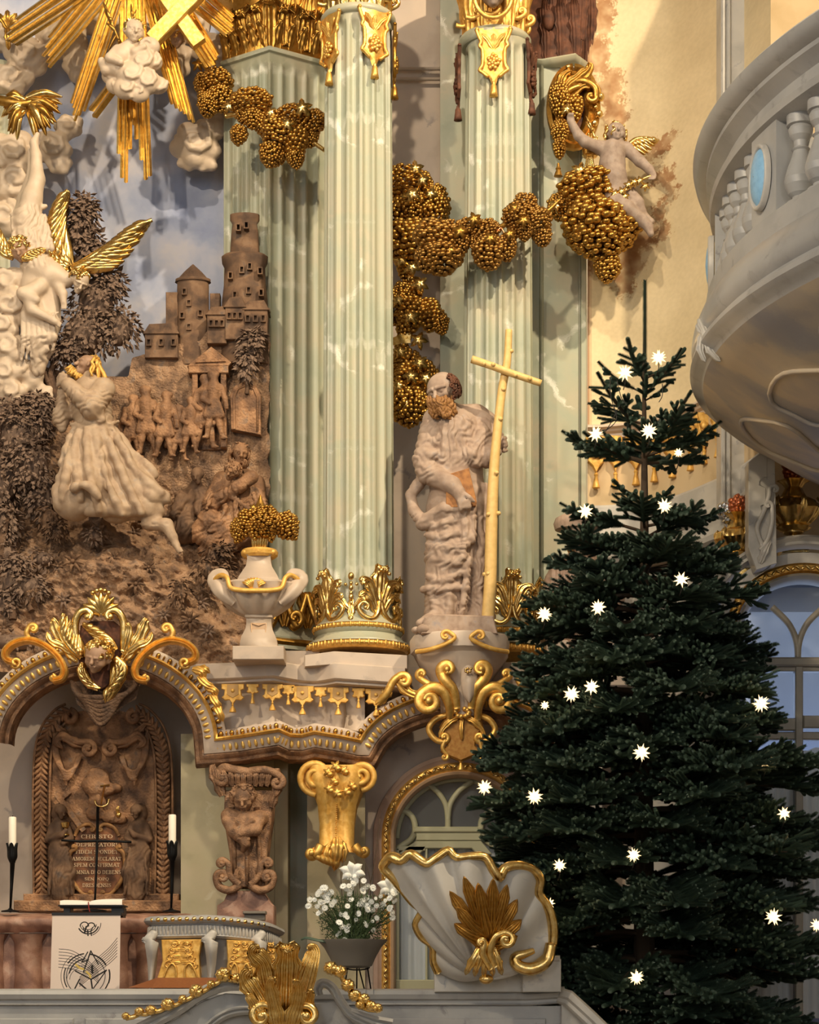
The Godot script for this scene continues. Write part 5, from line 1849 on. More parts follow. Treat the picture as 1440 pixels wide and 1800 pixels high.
func diving_angel() -> void:
	D = 18.3
	var o := thing("diving_angel", "white stucco angel with gilded wings diving head first to the kneeling man", "angel", at(80, 640, 18.3))
	var fd := Field.new(V(-20, 232, -50), V(176, 668, 66), 2.6)
	fd.chain([V(66, 236, 0), V(60, 252, 2), V(64, 276, 4), V(66, 318, 6), V(58, 352, 10), V(50, 392, 6)], [4.5, 7, 9.5, 14, 18, 24], 5)
	fd.chain([V(52, 262, -12), V(56, 300, -12), V(44, 350, -8), V(40, 390, 0)], [6, 10, 15, 20], 5)
	fd.chain([V(48, 392, 4), V(54, 430, 4), V(66, 470, 6), V(92, 490, 10)], [27, 28, 26, 26], 8)
	fd.cap(V(30, 376, 10), V(82, 366, 10), 6, 4, 3)
	for k in 9:
		var x := 24.0 + k * 7.0
		fd.cap(V(x, 384, 16), V(x + 8 + k, 446, 26), 3.6, 4.8, 2.0)
	# chest, neck and arms
	fd.cap(V(92, 490, 12), V(118, 498, 16), 24, 14, 6)
	fd.cap(V(118, 496, 18), V(132, 498, 22), 10, 9, 4)
	fd.chain([V(76, 512, 26), V(54, 530, 34), V(62, 556, 36), V(98, 574, 38)], [14, 12, 9.5, 6.5], 4)
	fd.chain([V(98, 574, 38), V(104, 578, 40)], [7, 6], 2)
	for k in 4:
		fd.chain([V(102, 574 + k * 2.2, 40), V(109, 577 + k * 2.6, 40), V(114 - k * 1.4, 581 + k * 2.6, 38)], [2.6, 2.2, 1.6], 0.6)
	fd.chain([V(102, 570, 42), V(104, 564, 44), V(110, 563, 44)], [2.4, 2.2, 1.6], 0.6)
	fd.chain([V(104, 508, 20), V(114, 524, 24), V(116, 540, 26)], [10, 8, 5.5], 4)
	for k in 4:
		fd.cap(V(113 + k * 2.6, 542, 27), V(112 + k * 3.0, 551 + (k % 2), 27), 2.2, 1.6, 0.5)
	fd.chain([V(62, 522, 30), V(46, 528, 38), V(70, 540, 40)], [14, 10, 8], 4)
	# skirt falling below the waist
	fd.chain([V(60, 500, 0), V(64, 560, 6), V(72, 610, 4), V(66, 650, 0)], [26, 26, 22, 12], 8)
	fd.chain([V(88, 520, 4), V(92, 570, 6), V(84, 620, 2)], [20, 16, 10], 6)
	for k in 7:
		var x := 44.0 + k * 9.0
		fd.chain([V(x, 560, 26), V(x + 2, 600, 28), V(x - 3, 640 - k * 3, 18)], [4.2, 4.8, 2.4], 2.0)
	var body := part(o, "body", carved(fd, func(p: Vector3, _n: Vector3) -> float: return folds(p, 3.0, 0.24, 0.10, 3.0) if (p.y > 370.0 and p.x < 96.0 and p.y < 480.0) or p.y > 596.0 else 0.0), M.white_stucco)
	fd = Field.new(V(116, 470, -6), V(172, 534, 54), 1.1)
	man_head(fd, V(144, 504, 24), 19, facing(28, -34, 16))
	part(body, "face", carved(fd), M.white_stucco)
	var st := S()
	locks(st, V(142, 500, 24), 20, facing(28, -34, 16), 70, V(-1, 0.15, -1), V(1, 1, 0.55), 0.55, 0.13, 0.05)
	part(o, "hair", st, M.gold)
	wing2(o, [[120, 476, -4], [88, 436, -8], [84, 396, -10], [100, 356, -8], [118, 332, -6]], [[128, 480, 0], [122, 440, -2], [116, 400, -4], [116, 366, -6], [122, 334, -6]], 11, M.gold, 9.0)
	wing2(o, [[126, 474, 0], [160, 456, 2], [190, 436, 2], [230, 406, 4], [268, 388, 4]], [[132, 488, 4], [176, 480, 4], [212, 466, 4], [240, 434, 4], [266, 392, 4]], 12, M.gold, 9.0)
	wing2(o, [[118, 480, 6], [92, 462, 6], [78, 440, 4], [74, 418, 2]], [[122, 484, 8], [112, 466, 8], [98, 444, 6], [78, 420, 2]], 7, M.gold, 6.0)

	o = thing("winged_cherub", "cherub head with gilded curls and wings at the frame's left edge", "putto", at(36, 462, 18.2), "stucco putti")
	D = 18.2
	fd = Field.new(V(2, 406, -30), V(70, 474, 40), 1.3)
	child_head(fd, V(36, 440, 0), 21, -6, -26, -6)
	part(o, "face", carved(fd), M.skin)
	st = S()
	locks(st, V(36, 436, 0), 22, facing(-6, -26, -6), 70, V(-1, 0.0, -1), V(1, 1, 0.5), 0.6, 0.14, 0.15)
	part(o, "hair", st, M.gold)
	wing2(o, [[24, 456, 6], [4, 446, 4], [-4, 424, 2], [-2, 398, 0]], [[28, 452, 8], [16, 436, 6], [8, 416, 4], [0, 400, 0]], 7, M.gold, 5.0)
	wing2(o, [[40, 458, 12], [54, 448, 12], [68, 442, 10], [82, 440, 8]], [[42, 464, 14], [56, 462, 14], [70, 456, 12], [82, 444, 8]], 7, M.gold, 4.0)

	D = 18.35
	o = thing("stucco_cloud", "bank of pale rolled stucco clouds below the cherub head", "cloud", at(20, 720, 18.35), "stucco clouds")
	cloud_mass(o, "billow", [[14, 500, 6, 30], [38, 492, 14, 20], [20, 542, 14, 32], [8, 580, 16, 28], [40, 562, 10, 20], [16, 615, 10, 30], [36, 650, 4, 24], [10, 660, 8, 28], [20, 690, 4, 24], [56, 668, -2, 20], [76, 690, -6, 18], [4, 720, 0, 20]], 3.2, M.white_stucco)

func kneeling_figure() -> void:
	D = 17.95
	var o := thing("kneeling_figure", "pale robed bearded man kneeling with clasped hands on the hill", "statue", at(190, 930, 17.95))
	var fd := Field.new(V(86, 640, -64), V(332, 990, 90), 2.2)
	# trunk and the gown over the thighs
	fd.chain([V(160, 690, 0), V(162, 722, 2), V(166, 756, 4)], [32, 33, 34], 8)
	fd.cap(V(168, 768, 4), V(160, 850, 16), 38, 46, 10)
	fd.cap(V(160, 850, 16), V(134, 884, 24), 44, 36, 10)
	fd.cap(V(178, 790, 0), V(206, 880, 6), 34, 40, 10)
	fd.cap(V(206, 880, 4), V(270, 902, 4), 30, 18, 8)
	fd.cap(V(206, 800, 0), V(262, 880, 8), 26, 28, 8)
	fd.chain([V(110, 892, 24), V(160, 902, 40), V(220, 904, 32), V(280, 900, 10)], [11, 13, 13, 10], 7)
	fd.cap(V(250, 860, 10), V(290, 878, 10), 20, 12, 7)
	fd.cap(V(160, 676, 2), V(158, 662, 6), 13, 11, 4)
	# near arm with wide sleeve, far arm, clasped hands
	fd.chain([V(186, 690, 22), V(168, 728, 46), V(128, 690, 46)], [20, 20, 13], 6)
	fd.chain([V(172, 726, 42), V(182, 748, 40)], [15, 9], 5)
	fd.chain([V(136, 700, -12), V(108, 738, 2), V(112, 692, 14)], [15, 14, 9], 5)
	fd.chain([V(106, 730, 6), V(110, 754, 4)], [13, 8], 4)
	fd.cap(V(122, 686, 40), V(116, 678, 30), 8, 9, 3)
	for k in 4:
		fd.chain([V(122 - k * 0.5, 671 + k * 4.4, 38), V(112, 669 + k * 4.6, 36), V(106, 673 + k * 4.4, 28)], [3.6, 3.4, 2.8], 0.8)
	fd.chain([V(120, 672, 36), V(116, 664, 30), V(112, 663, 24)], [3.4, 3.0, 2.4], 1.0)
	# belt and cloth gathered at the knees
	fd.chain([V(130, 752, 26), V(160, 758, 38), V(196, 752, 30), V(208, 744, 10)], 4.0, 2)
	for q in [
		[[146, 764, 34], [138, 806, 46], [146, 850, 62], [152, 890, 58]], [[158, 764, 38], [160, 816, 56], [170, 868, 64], [182, 908, 52]],
		[[172, 764, 38], [184, 816, 50], [198, 868, 54], [220, 912, 44]], [[186, 762, 34], [206, 810, 40], [228, 860, 44], [252, 908, 36]],
		[[198, 760, 24], [224, 800, 28], [248, 840, 30], [286, 872, 24]], [[204, 760, 10], [240, 802, 10], [262, 822, 8], [272, 836, 4]],
		[[134, 764, 26], [122, 800, 34], [112, 850, 40], [110, 890, 36]], [[126, 800, 40], [128, 826, 52], [124, 856, 62], [118, 888, 54]],
		[[106, 868, 44], [108, 884, 48], [112, 900, 44]], [[140, 876, 70], [152, 870, 74], [170, 874, 74], [184, 888, 68]]]:
		var pts: Array = []
		for p in q:
			pts.append(V(p[0], p[1], p[2]))
		fd.chain(Array(smoothed(PackedVector3Array(pts), 2)), 6.2, 6.0)
	# bare shin and foot
	fd.chain([V(262, 918, 6), V(294, 926, 14), V(306, 948, 18), V(312, 962, 20), V(318, 974, 26)], [15, 12, 8, 6, 5], 4)
	for k in 4:
		fd.cap(V(312 + k * 2.6, 968, 24 + k), V(317 + k * 2.4, 978 - k, 28 + k), 2.2, 1.8, 0.6)
	part(o, "body", carved(fd, func(p: Vector3, _n: Vector3) -> float: return folds_round(p, 172.0, 640.0, 4.2, 14.0, 9.0) if p.y > 764.0 and p.y < 928.0 and p.x < 300.0 else (folds(p, 2.6, 0.10, 0.22, 2.0) if p.y > 700.0 and p.y < 752.0 else 0.0)), M.robe)
	fd = Field.new(V(112, 606, -30), V(200, 694, 40), 1.2)
	man_head(fd, V(154, 646, 6), 21, facing(-68, 26, -8))
	fd.cap(V(160, 668, 4), V(164, 680, 2), 11, 12, 4)
	part(o, "face", carved(fd), M.skin)
	var st := S()
	var b := facing(-68, 26, -8)
	locks(st, V(158, 646, 6), 22, b, 70, V(-1, -0.3, -1), V(1, 1, 0.1), 0.8, 0.11, 0.5)
	for k in 12:
		var g := k * 0.4
		tube(st, smoothed(arr([[172 + k * 0.8, 640 + k * 1.2, 14 - k], [184 + sin(g) * 3, 662 + k, 12 - k], [188 + cos(g) * 4, 690 + k * 0.5, 8 - k * 0.6]]), 4), [3.4, 3.0, 1.6], 6)
	part(o, "hair", st, M.gold_paint)
	st = S()
	for k in 26:
		var u := (k % 9) / 8.0
		var zz := (k / 9 - 1) * 7.0
		var s := V(lerpf(128, 150, u), lerpf(646, 666, u), 6 + zz)
		tube(st, arr([s, s + V(-4, 4, zz * 0.2), s + V(-7 + u * 4, 8 + 3 * sin(k * 2.0), zz * 0.3), s + V(-12 + u * 8, 9 + 2 * cos(k * 3.0), zz * 0.2)]), [3.0, 3.2, 2.4, 1.0], 6)
	part(o, "beard", st, M.gold_paint)

func saint() -> void:
	D = 17.4
	var o := thing("stone_saint", "life-size stone saint with curly beard leaning on a yellow wooden cross", "statue", at(800, 1095, 17.4))
	var fd := Field.new(V(706, 690, -52), V(904, 1128, 80), 2.3)
	# legs and the gown
	fd.chain([V(800, 900, 0), V(790, 980, 8), V(780, 1080, 4)], [52, 42, 34], 10)
	fd.chain([V(826, 900, -4), V(836, 990, -4), V(834, 1084, -6)], [40, 34, 30], 10)
	# trunk bending to the left
	fd.chain([V(806, 880, 2), V(800, 820, 4), V(798, 766, 6)], [50, 46, 48], 10)
	fd.cap(V(770, 744, 8), V(836, 736, -2), 28, 26, 10)
	fd.cap(V(792, 728, 12), V(778, 712, 20), 18, 15, 6)
	# his right arm, crossing down to the book
	fd.chain([V(760, 762, 14), V(746, 816, 26), V(752, 838, 34), V(794, 866, 54), V(806, 880, 58)], [23, 20, 20, 15, 11], 6)
	# left arm under the mantle, reaching to the cross
	fd.chain([V(846, 744, 4), V(864, 780, 16), V(856, 812, 34), V(868, 806, 44)], [24, 22, 18, 12], 6)
	fd.chain([V(858, 740, 8), V(848, 776, 34), V(826, 812, 46), V(818, 828, 42)], [14, 15, 14, 9], 4)
	fd.chain([V(868, 750, 0), V(862, 790, 26), V(840, 826, 42)], [9, 9, 7], 3)
	# right hand holding the book from below
	fd.cap(V(806, 880, 60), V(812, 898, 60), 11, 9, 3)
	for k in 4:
		fd.chain([V(806 + k * 5.2, 896, 66), V(808 + k * 5.4, 908 - k, 64), V(808 + k * 5.0, 914 - k * 2, 54)], [3.9, 3.6, 3.0], 0.8)
	fd.chain([V(816, 884, 66), V(824, 890, 68), V(831, 896, 64)], [4.2, 3.8, 3.0], 1.0)
	# left hand behind the staff
	fd.cap(V(872, 800, 30), V(878, 788, 26), 9, 9, 3)
	for k in 4:
		fd.chain([V(880, 776 + k * 7, 24), V(888, 778 + k * 7, 32), V(884, 782 + k * 7, 40)], [3.9, 3.7, 3.0], 0.8)
	# loose mantle at the left hip, swags over the knee, hanging end
	fd.chain([V(744, 842, 4), V(722, 872, 8), V(728, 902, 18), V(744, 924, 24), V(764, 912, 36)], [12, 9, 10, 12, 10], 4)
	fd.chain([V(744, 924, 20), V(782, 906, 46), V(812, 902, 44), V(834, 868, 36)], [12, 13, 12, 9], 4)
	for q in [
		[[746, 930, 26], [780, 932, 48], [812, 918, 46]], [[750, 946, 28], [784, 954, 50], [816, 938, 44]], [[752, 964, 28], [786, 974, 50], [812, 962, 44]],
		[[756, 984, 28], [786, 996, 46], [806, 990, 42]], [[752, 1020, 26], [776, 1030, 44], [806, 1016, 44], [818, 990, 40]], [[744, 1040, 20], [768, 1044, 42], [804, 1040, 40]],
		[[818, 910, 48], [816, 950, 52], [812, 990, 52], [800, 1002, 52]], [[830, 900, 44], [830, 950, 48], [824, 962, 48], [806, 976, 52]], [[822, 990, 46], [818, 1040, 40], [810, 1084, 34]],
		[[838, 890, 34], [846, 960, 30], [842, 1030, 28], [848, 1086, 24]], [[852, 860, 26], [864, 940, 16], [860, 1030, 14], [866, 1086, 10]],
		[[778, 758, 46], [782, 800, 46], [776, 820, 44]], [[792, 752, 50], [796, 800, 48], [798, 826, 46]], [[808, 752, 48], [812, 800, 46], [814, 830, 44]], [[822, 750, 40], [824, 796, 42]],
		[[748, 778, 32], [764, 788, 38], [772, 780, 40]], [[740, 800, 36], [756, 812, 46], [768, 808, 44]], [[748, 836, 46], [766, 846, 54], [790, 856, 60]],
		[[846, 756, 24], [836, 790, 42], [816, 812, 50]], [[866, 770, 18], [850, 800, 42], [834, 826, 46]], [[760, 1050, 30], [764, 1074, 34], [770, 1092, 36]], [[786, 1040, 40], [790, 1070, 38], [786, 1092, 36]]]:
		var pts: Array = []
		for p in q:
			pts.append(V(p[0], p[1], p[2]))
		fd.chain(Array(smoothed(PackedVector3Array(pts), 2)), 6.0, 5.0)
	fd.chain([V(766, 1088, 30), V(752, 1098, 46), V(738, 1104, 50)], [12, 10, 7], 4)
	part(o, "body", carved(fd, func(p: Vector3, _n: Vector3) -> float: return (folds(p, 2.4, 0.05, 0.15, 21.0) if p.x < 818.0 else folds(p, 2.8, 0.2, 0.02, 25.0)) if p.y > 910.0 and p.y < 1080.0 else (folds(p, 2.8, 0.26, 0.02, 8.0) if p.y > 742.0 and p.y < 830.0 and p.x > 770.0 and p.x < 830.0 else (folds(p, 2.2, 0.1, 0.14, 30.0) if p.y > 748.0 and p.y < 860.0 and p.x <= 770.0 else (folds(p, 2.4, 0.12, 0.1, 40.0) if p.y > 742.0 and p.y < 830.0 else 0.0)))), M.statue)
	fd = Field.new(V(734, 650, -20), V(826, 754, 84), 1.3)
	var b := facing(-34, -14, -12)
	man_head(fd, V(778, 698, 36), 33, b)
	part(o, "face", carved(fd), M.statue)
	var st := S()
	curls(st, V(778, 698, 36), 33, b, 40, V(0.55, -0.55, -0.75), V(1, 0.7, 0.35), 0.14)
	curls(st, V(778, 698, 36), 33, b, 20, V(-1, -0.3, -0.6), V(-0.72, 0.45, 0.15), 0.1)
	curls(st, V(778, 698, 36), 33, b, 26, V(-0.4, -0.5, -1), V(0.9, 0.5, -0.5), 0.14)
	part(o, "hair", st, M.umber)
	st = S()
	for k in 90:
		var u := rng.randf_range(-1, 1)
		var v := rng.randf()
		var s := V(772 + u * 22 + v * 8, 714 + v * 26 + absf(u) * -6, 66 - absf(u) * 16 - v * 4)
		var sw := rng.randf_range(-1, 1)
		tube(st, smoothed(arr([s, s + V(sw * 4 - 1, 6, 2), s + V(-sw * 3 + 1, 12, 1), s + V(sw * 4 + 2, 18 - v * 4, -2)]), 3), [2.6, 3.4, 3.0, 1.2], 6)
	part(o, "beard", st, M.gold_worn)

	# his book
	o = thing("stone_book", "worn golden brown book held against the stone saint's hip", "book", at(815, 905, 17.3))
	D = 17.2
	st = S()
	plate(st, [[784, 838], [824, 826], [838, 886], [836, 892], [784, 896]], 4, 14, 1.0)
	plate(st, [[786, 840], [822, 829], [835, 888], [787, 893]], -2, 4, 0.6)
	plate(st, [[784, 842], [824, 830], [839, 890], [785, 897]], -6, -2, 0.8)
	part(o, "cover", st, M.book_worn)
	# the yellow cross of branches
	o = thing("branch_cross", "tall pale yellow cross of knotty branches held by the stone saint", "cross", at(860, 1092, 17.2))
	D = 17.15
	st = S()
	tube(st, smoothed(arr([[858, 1092, -6], [862, 1020, 0], [864, 920, 8], [868, 830, 12], [874, 760, 14], [882, 690, 14], [891, 640, 14], [894, 584, 14]]), 6), [12, 11, 10.5, 9, 8, 7.5, 7, 6], 10)
	for q in [[868, 908, 10], [858, 908, 16], [876, 905, 12], [862, 970, 8], [868, 966, 2], [858, 1010, 8], [872, 836, 20], [879, 742, 20], [874, 728, 14], [884, 690, 20], [898, 622, 16], [852, 1010, 2]]:
		ball(st, V(q[0], q[1], q[2]), V(4.5, 4, 4.5), 8, 6)
	part(o, "upright", st, M.yellow_wood)
	st = S()
	tube(st, smoothed(arr([[829, 638, 22], [862, 650, 25], [900, 664, 25], [950, 680, 22]]), 5), [7, 6.6, 6.4, 6], 10)
	for q in [[850, 648, 30], [866, 650, 32], [905, 668, 30], [930, 674, 30]]:
		ball(st, V(q[0], q[1], q[2]), V(4, 4, 4), 8, 6)
	part(o, "crossbar", st, M.yellow_wood)

func winged_putto() -> void:
	D = 18.1
	var o := thing("winged_putto", "grey stone putto with gilded wings and vine belt against the cream wall", "putto", at(1110, 420, 18.1), "stucco putti")
	var fd := Field.new(V(986, 204, -36), V(1156, 430, 52), 1.7)
	fd.chain([V(1078, 268, 6), V(1076, 290, 4), V(1080, 320, 6), V(1088, 336, 6)], [21, 22, 21, 19], 6)
	fd.cap(V(1056, 262, 4), V(1100, 262, 2), 12, 12, 6)
	fd.cap(V(1082, 256, 8), V(1084, 248, 8), 11, 11, 4)
	fd.egg(V(1080, 310, 16), V(19, 17, 15), 5)
	fd.chain([V(1054, 262, 6), V(1028, 256, 16), V(1016, 246, 18), V(1003, 222, 18)], [11.5, 9.5, 8.5, 6.5], 4)
	for k in 4:
		fd.chain([V(998 + k * 3.0, 221, 19), V(997 + k * 2.8, 214, 21), V(999 + k * 2.2, 210, 25)], [2.8, 2.4, 2.0], 0.5)
	fd.chain([V(1104, 264, 2), V(1124, 286, 8), V(1140, 304, 16), V(1146, 314, 20)], [11, 9.5, 7.5, 6], 4)
	for k in 4:
		fd.chain([V(1142 + k * 2.6, 316, 22), V(1140 + k * 2.8, 323, 25), V(1138 + k * 2.6, 325, 28)], [2.6, 2.3, 1.9], 0.5)
	fd.chain([V(1078, 342, 6), V(1082, 362, 18), V(1100, 374, 22), V(1128, 394, 16), V(1138, 404, 16), V(1142, 418, 20)], [18, 16, 13, 10, 8, 6], 5)
	fd.chain([V(1100, 338, 4), V(1118, 362, 10), V(1124, 374, 8), V(1134, 386, 4), V(1144, 392, 8)], [16, 13, 10, 8, 6], 5)
	part(o, "body", carved(fd), M.putto_stone)
	fd = Field.new(V(1052, 208, -22), V(1118, 268, 38), 1.1)
	child_head(fd, V(1082, 238, 6), 20, 10, 14, 6)
	part(o, "face", carved(fd), M.putto_stone)
	var st := S()
	locks(st, V(1082, 236, 4), 21, facing(10, 14, 6), 60, V(-1, -0.2, -1), V(1, 1, 0.25), 0.6, 0.13, 0.2)
	part(o, "hair", st, M.gold)
	wing2(o, [[1104, 252, -12], [1120, 240, -14], [1140, 238, -14], [1160, 242, -12]], [[1106, 268, -10], [1124, 272, -12], [1144, 262, -12], [1158, 246, -12]], 8, M.gold, 5.0)
	wing(o, "wing", V(1066, 258, -14), V(1050, 240, -16), V(1040, 216, -16), V(0.2, 0.9, 0), 6, 22, M.gold)
	st = S()
	tube(st, smoothed(arr([[1066, 340, 22], [1080, 350, 28], [1100, 342, 26], [1120, 326, 20], [1142, 318, 24]]), 4), 2.6, 6)
	for q in [[1068, 342, 26], [1078, 352, 30], [1090, 348, 30], [1102, 336, 28], [1112, 330, 26], [1122, 328, 26], [1096, 356, 28], [1132, 336, 22]]:
		vine_leaf(st, V(q[0], q[1], q[2]), 10, rng.randf() * TAU)
	part(o, "vine_belt", st, M.gold)
# ---------------------------------------------------------------- gilded garlands of grapes and wheat
func stem(o: Node3D, pts: Array, r: float, m: Material) -> void:
	var st := S()
	tube(st, smoothed(arr(pts), 5), [r * 0.7, r, r * 0.8, r * 0.6], 8)
	part(o, "vine_stem", st, m)

func leaves(o: Node3D, list: Array, m: Material) -> void:
	for q in list:
		var st := S()
		vine_leaf(st, V(q[0], q[1], q[2] + 12), q[3] * 1.1, rng.randf() * TAU)
		part(o, "vine_leaf", st, m)

func garlands() -> void:
	# left swag across the square pillar
	D = 18.3
	var o := thing("grape_garland", "gilded vine swag with grapes across the square pillar's neck", "garland", at(480, 300, 18.3), "gilded grape garlands")
	hang(o, [[440, 168, 16, 46, 0.1, 1.5, 3], [424, 186, 14, 40], [446, 196, 22, 40], [424, 226, 10, 34, -0.2, 1.4], [462, 206, 12, 44, 0.25], [516, 196, 16, 40, 0.0, 1.6, 3], [540, 206, 14, 40, 0.3, 1.4], [500, 220, 18, 54, -0.3, 1.2], [520, 230, 20, 60, 0.0, 1.2], [546, 228, 10, 36], [486, 258, 14, 44, -0.35], [516, 262, 20, 44, 0.2]], M.gold_grape)
	stem(o, [[398, 208, 8], [420, 206, 16], [446, 202, 18], [474, 208, 14], [500, 216, 18], [536, 244, 14], [572, 268, 8]], 6, M.gold)
	leaves(o, [[436, 190, 30, 14], [534, 210, 34, 18], [508, 238, 36, 15], [478, 212, 22, 12], [404, 200, 18, 12]], M.gold)
	o = thing("grape_garland", "dark gold grape cluster hanging beside the gilded rays", "garland", at(370, 205, 18.7), "gilded grape garlands")
	D = 18.7
	hang(o, [[380, 130, 8, 44, 0.1, 1.3], [366, 150, 6, 44, -0.2], [386, 156, 10, 46], [372, 172, 12, 40], [358, 130, 0, 40]], M.gold_dark)
	stem(o, [[352, 108, 0], [366, 126, 6], [380, 150, 6], [398, 206, 4]], 5, M.gold_dark)
	leaves(o, [[350, 122, 6, 12], [374, 118, 12, 12]], M.gold_dark)

	# drop between the columns
	D = 18.6
	o = thing("grape_garland", "long gilded grape drop hanging on the wall between the two columns", "garland", at(725, 755, 18.6), "gilded grape garlands")
	hang(o, [[712, 300, 8, 54, 0.0, 1.4, 3], [740, 308, 10, 48, 0.2, 1.2], [726, 330, 14, 56], [752, 346, 8, 60, 0.3], [756, 380, 6, 50], [702, 348, 4, 60, -0.1], [736, 350, 20, 50], [762, 330, 6, 46], [722, 400, 16, 76, 0.0, 1.3, 3], [706, 410, 10, 60], [744, 410, 10, 56, 0.3], [716, 450, 10, 50], [712, 500, 12, 52], [732, 494, 14, 50], [722, 530, 18, 60, 0.0, 1.3], [748, 530, 6, 56, 0.2, 1.3], [704, 520, 8, 56], [764, 548, 2, 44, 0.4], [712, 560, 14, 50], [708, 610, 12, 56], [724, 622, 16, 60], [742, 640, 8, 60, 0.4], [712, 650, 14, 64, 0.0, 1.3], [700, 640, 6, 60], [736, 668, 8, 50, 0.3], [716, 690, 18, 66, 0.05, 1.0], [704, 676, 10, 50], [728, 690, 6, 50]], M.gold_grape)
	stem(o, [[700, 330, 10], [724, 360, 14], [718, 410, 10], [714, 470, 16], [722, 520, 10], [712, 590, 14], [716, 640, 10]], 5, M.gold)
	leaves(o, [[730, 312, 26, 16], [724, 360, 34, 18], [742, 332, 26, 14], [756, 356, 26, 14], [706, 470, 24, 15], [724, 484, 26, 15], [738, 512, 24, 16], [700, 540, 26, 14], [722, 570, 28, 16], [736, 610, 24, 16], [704, 630, 26, 14], [738, 650, 26, 16], [700, 690, 26, 16], [722, 676, 34, 14], [714, 722, 28, 16], [748, 676, 24, 16]], M.gold)
	var st := S()
	grp(st)
	grid(st, [arr([[690, 598, 14], [704, 596, 26], [722, 592, 24]]), arr([[690, 612, 14], [704, 612, 26], [722, 610, 24]])])
	part(o, "ribbon_band", st, M.gold)

	# swag across the second column
	D = 17.85
	o = thing("grape_garland", "swag of dark gold grapes across the column behind the saint", "garland", at(850, 480, 17.85), "gilded grape garlands")
	hang(o, [[776, 398, 6, 60, -0.2, 1.4, 3], [796, 396, 14, 54, 0.0, 1.2], [776, 430, 8, 56, 0.0, 1.4, 3], [800, 430, 16, 44], [822, 394, 18, 40, 0.2, 1.4, 3], [812, 414, 24, 44], [846, 400, 22, 40, 0.3, 1.3], [838, 420, 26, 40], [860, 428, 26, 56, -0.05, 1.2], [884, 424, 24, 44, 0.2], [866, 444, 30, 40], [926, 350, 18, 46, -0.2, 1.2], [912, 370, 22, 46, 0.0, 1.3, 3], [938, 376, 18, 46, 0.2, 1.2], [924, 390, 26, 44], [948, 400, 14, 40, 0.2], [906, 394, 22, 36], [760, 430, -4, 50]], M.gold_grape_dark)
	stem(o, [[760, 440, -6], [790, 420, 14], [830, 408, 20], [870, 410, 24], [900, 396, 20], [930, 388, 16], [960, 374, 4], [985, 350, 0]], 5, M.gold_dark)
	leaves(o, [[808, 424, 34, 14], [832, 404, 38, 14], [860, 438, 40, 13], [894, 428, 34, 12], [918, 406, 38, 14], [904, 384, 34, 14], [952, 390, 26, 13], [790, 454, 28, 14]], M.gold_dark)
	stem(o, [[868, 408, 26], [872, 418, 32], [880, 412, 30], [890, 430, 30]], 2, M.copper)

	# great bunches beside the putto
	D = 18.25
	o = thing("grape_garland", "heavy gilded grape bunches tied with a band beside the winged putto", "garland", at(1060, 500, 18.25), "gilded grape garlands")
	hang(o, [[1034, 310, 16, 70, 0.1, 1.5, 3], [1018, 326, 18, 56], [1050, 330, 16, 60], [1034, 350, 26, 50, 0.0, 1.4], [1000, 336, 8, 50], [988, 346, 4, 44], [1050, 366, 20, 90, 0.05, 1.4, 3], [1030, 384, 22, 70, -0.1, 1.2], [1074, 380, 18, 70, 0.2, 1.3], [1052, 400, 34, 70, 0.0, 1.3, 3], [1084, 376, 10, 60, 0.2], [1066, 452, 20, 52, 0.02, 1.1, 1], [982, 248, 10, 36], [984, 216, 8, 40, 0.0, 0.9, 1], [990, 334, 2, 36]], M.gold_grape)
	for k in 6:
		stem(o, [[1024 + k * 5, 238 + absf(k - 2.5) * 3, 12], [1028 + k * 3, 258, 16], [1032 + k * 1.6, 276, 16], [1028 + k * 3, 300, 16], [1020 + k * 7, 318, 14]], 2.6, M.gold)
	stem(o, [[968, 378, -2], [990, 362, 8], [1010, 348, 12], [1036, 332, 14]], 5, M.gold)
	stem(o, [[1040, 350, 20], [1044, 366, 22], [1064, 374, 22]], 4, M.gold)
	leaves(o, [[1016, 318, 34, 16], [1026, 396, 36, 18], [1034, 360, 34, 12], [994, 206, 20, 12], [976, 372, 12, 14], [1064, 352, 30, 14], [1056, 342, 30, 12]], M.gold)
	st = S()
	lathe(st, V(1036, 0, 16), [[13, 266], [14, 268], [13, 278], [14, 280], [12, 282]], 18)
	part(o, "ribbon_band", st, M.gold)
	st = S()
	lathe(st, V(981, 0, 8), [[2, 290], [3, 296], [5, 300], [4, 302], [8, 313], [1, 314]], 14)
	part(o, "tassel", st, M.gold_dark)

	# oval gilded frame on the pilaster
	D = 18.4
	o = thing("gilded_cartouche", "gilded oval cartouche with an acanthus crest and grapes above the putto's hand", "cartouche", at(1005, 300, 18.4))
	st = S()
	sweep(st, arch_frames(arc(1008, 190, 34, 62, -90, 270, 32)), PackedVector2Array([Vector2(0, -14), Vector2(9, -13), Vector2(13, -6), Vector2(8, 0), Vector2(12, 7), Vector2(7, 14), Vector2(0, 15)]))
	part(o, "oval_frame", st, M.gold_dark)
	st = S()
	plate(st, [[984, 140], [1010, 128], [1034, 150], [1042, 190], [1034, 232], [1010, 252], [984, 236], [974, 190]], -4, 2, 1)
	part(o, "panel", st, M.umber)
	st = S()
	leaf(st, [[992, 180, 12], [998, 160, 20], [1016, 146, 24], [1034, 130, 26], [1032, 118, 24]], 16, 4, 0.3)
	leaf(st, [[990, 186, 12], [984, 160, 18], [990, 140, 20], [1004, 132, 22]], 12, 4, 0.3)
	leaf(st, [[1000, 176, 16], [1022, 160, 24], [1044, 160, 24], [1054, 176, 22]], 10, 3, 0.3)
	scroll(st, [[1010, 150, 18], [1026, 152, 24], [1044, 164, 24], [1046, 180, 22]], 6, 9, 300)
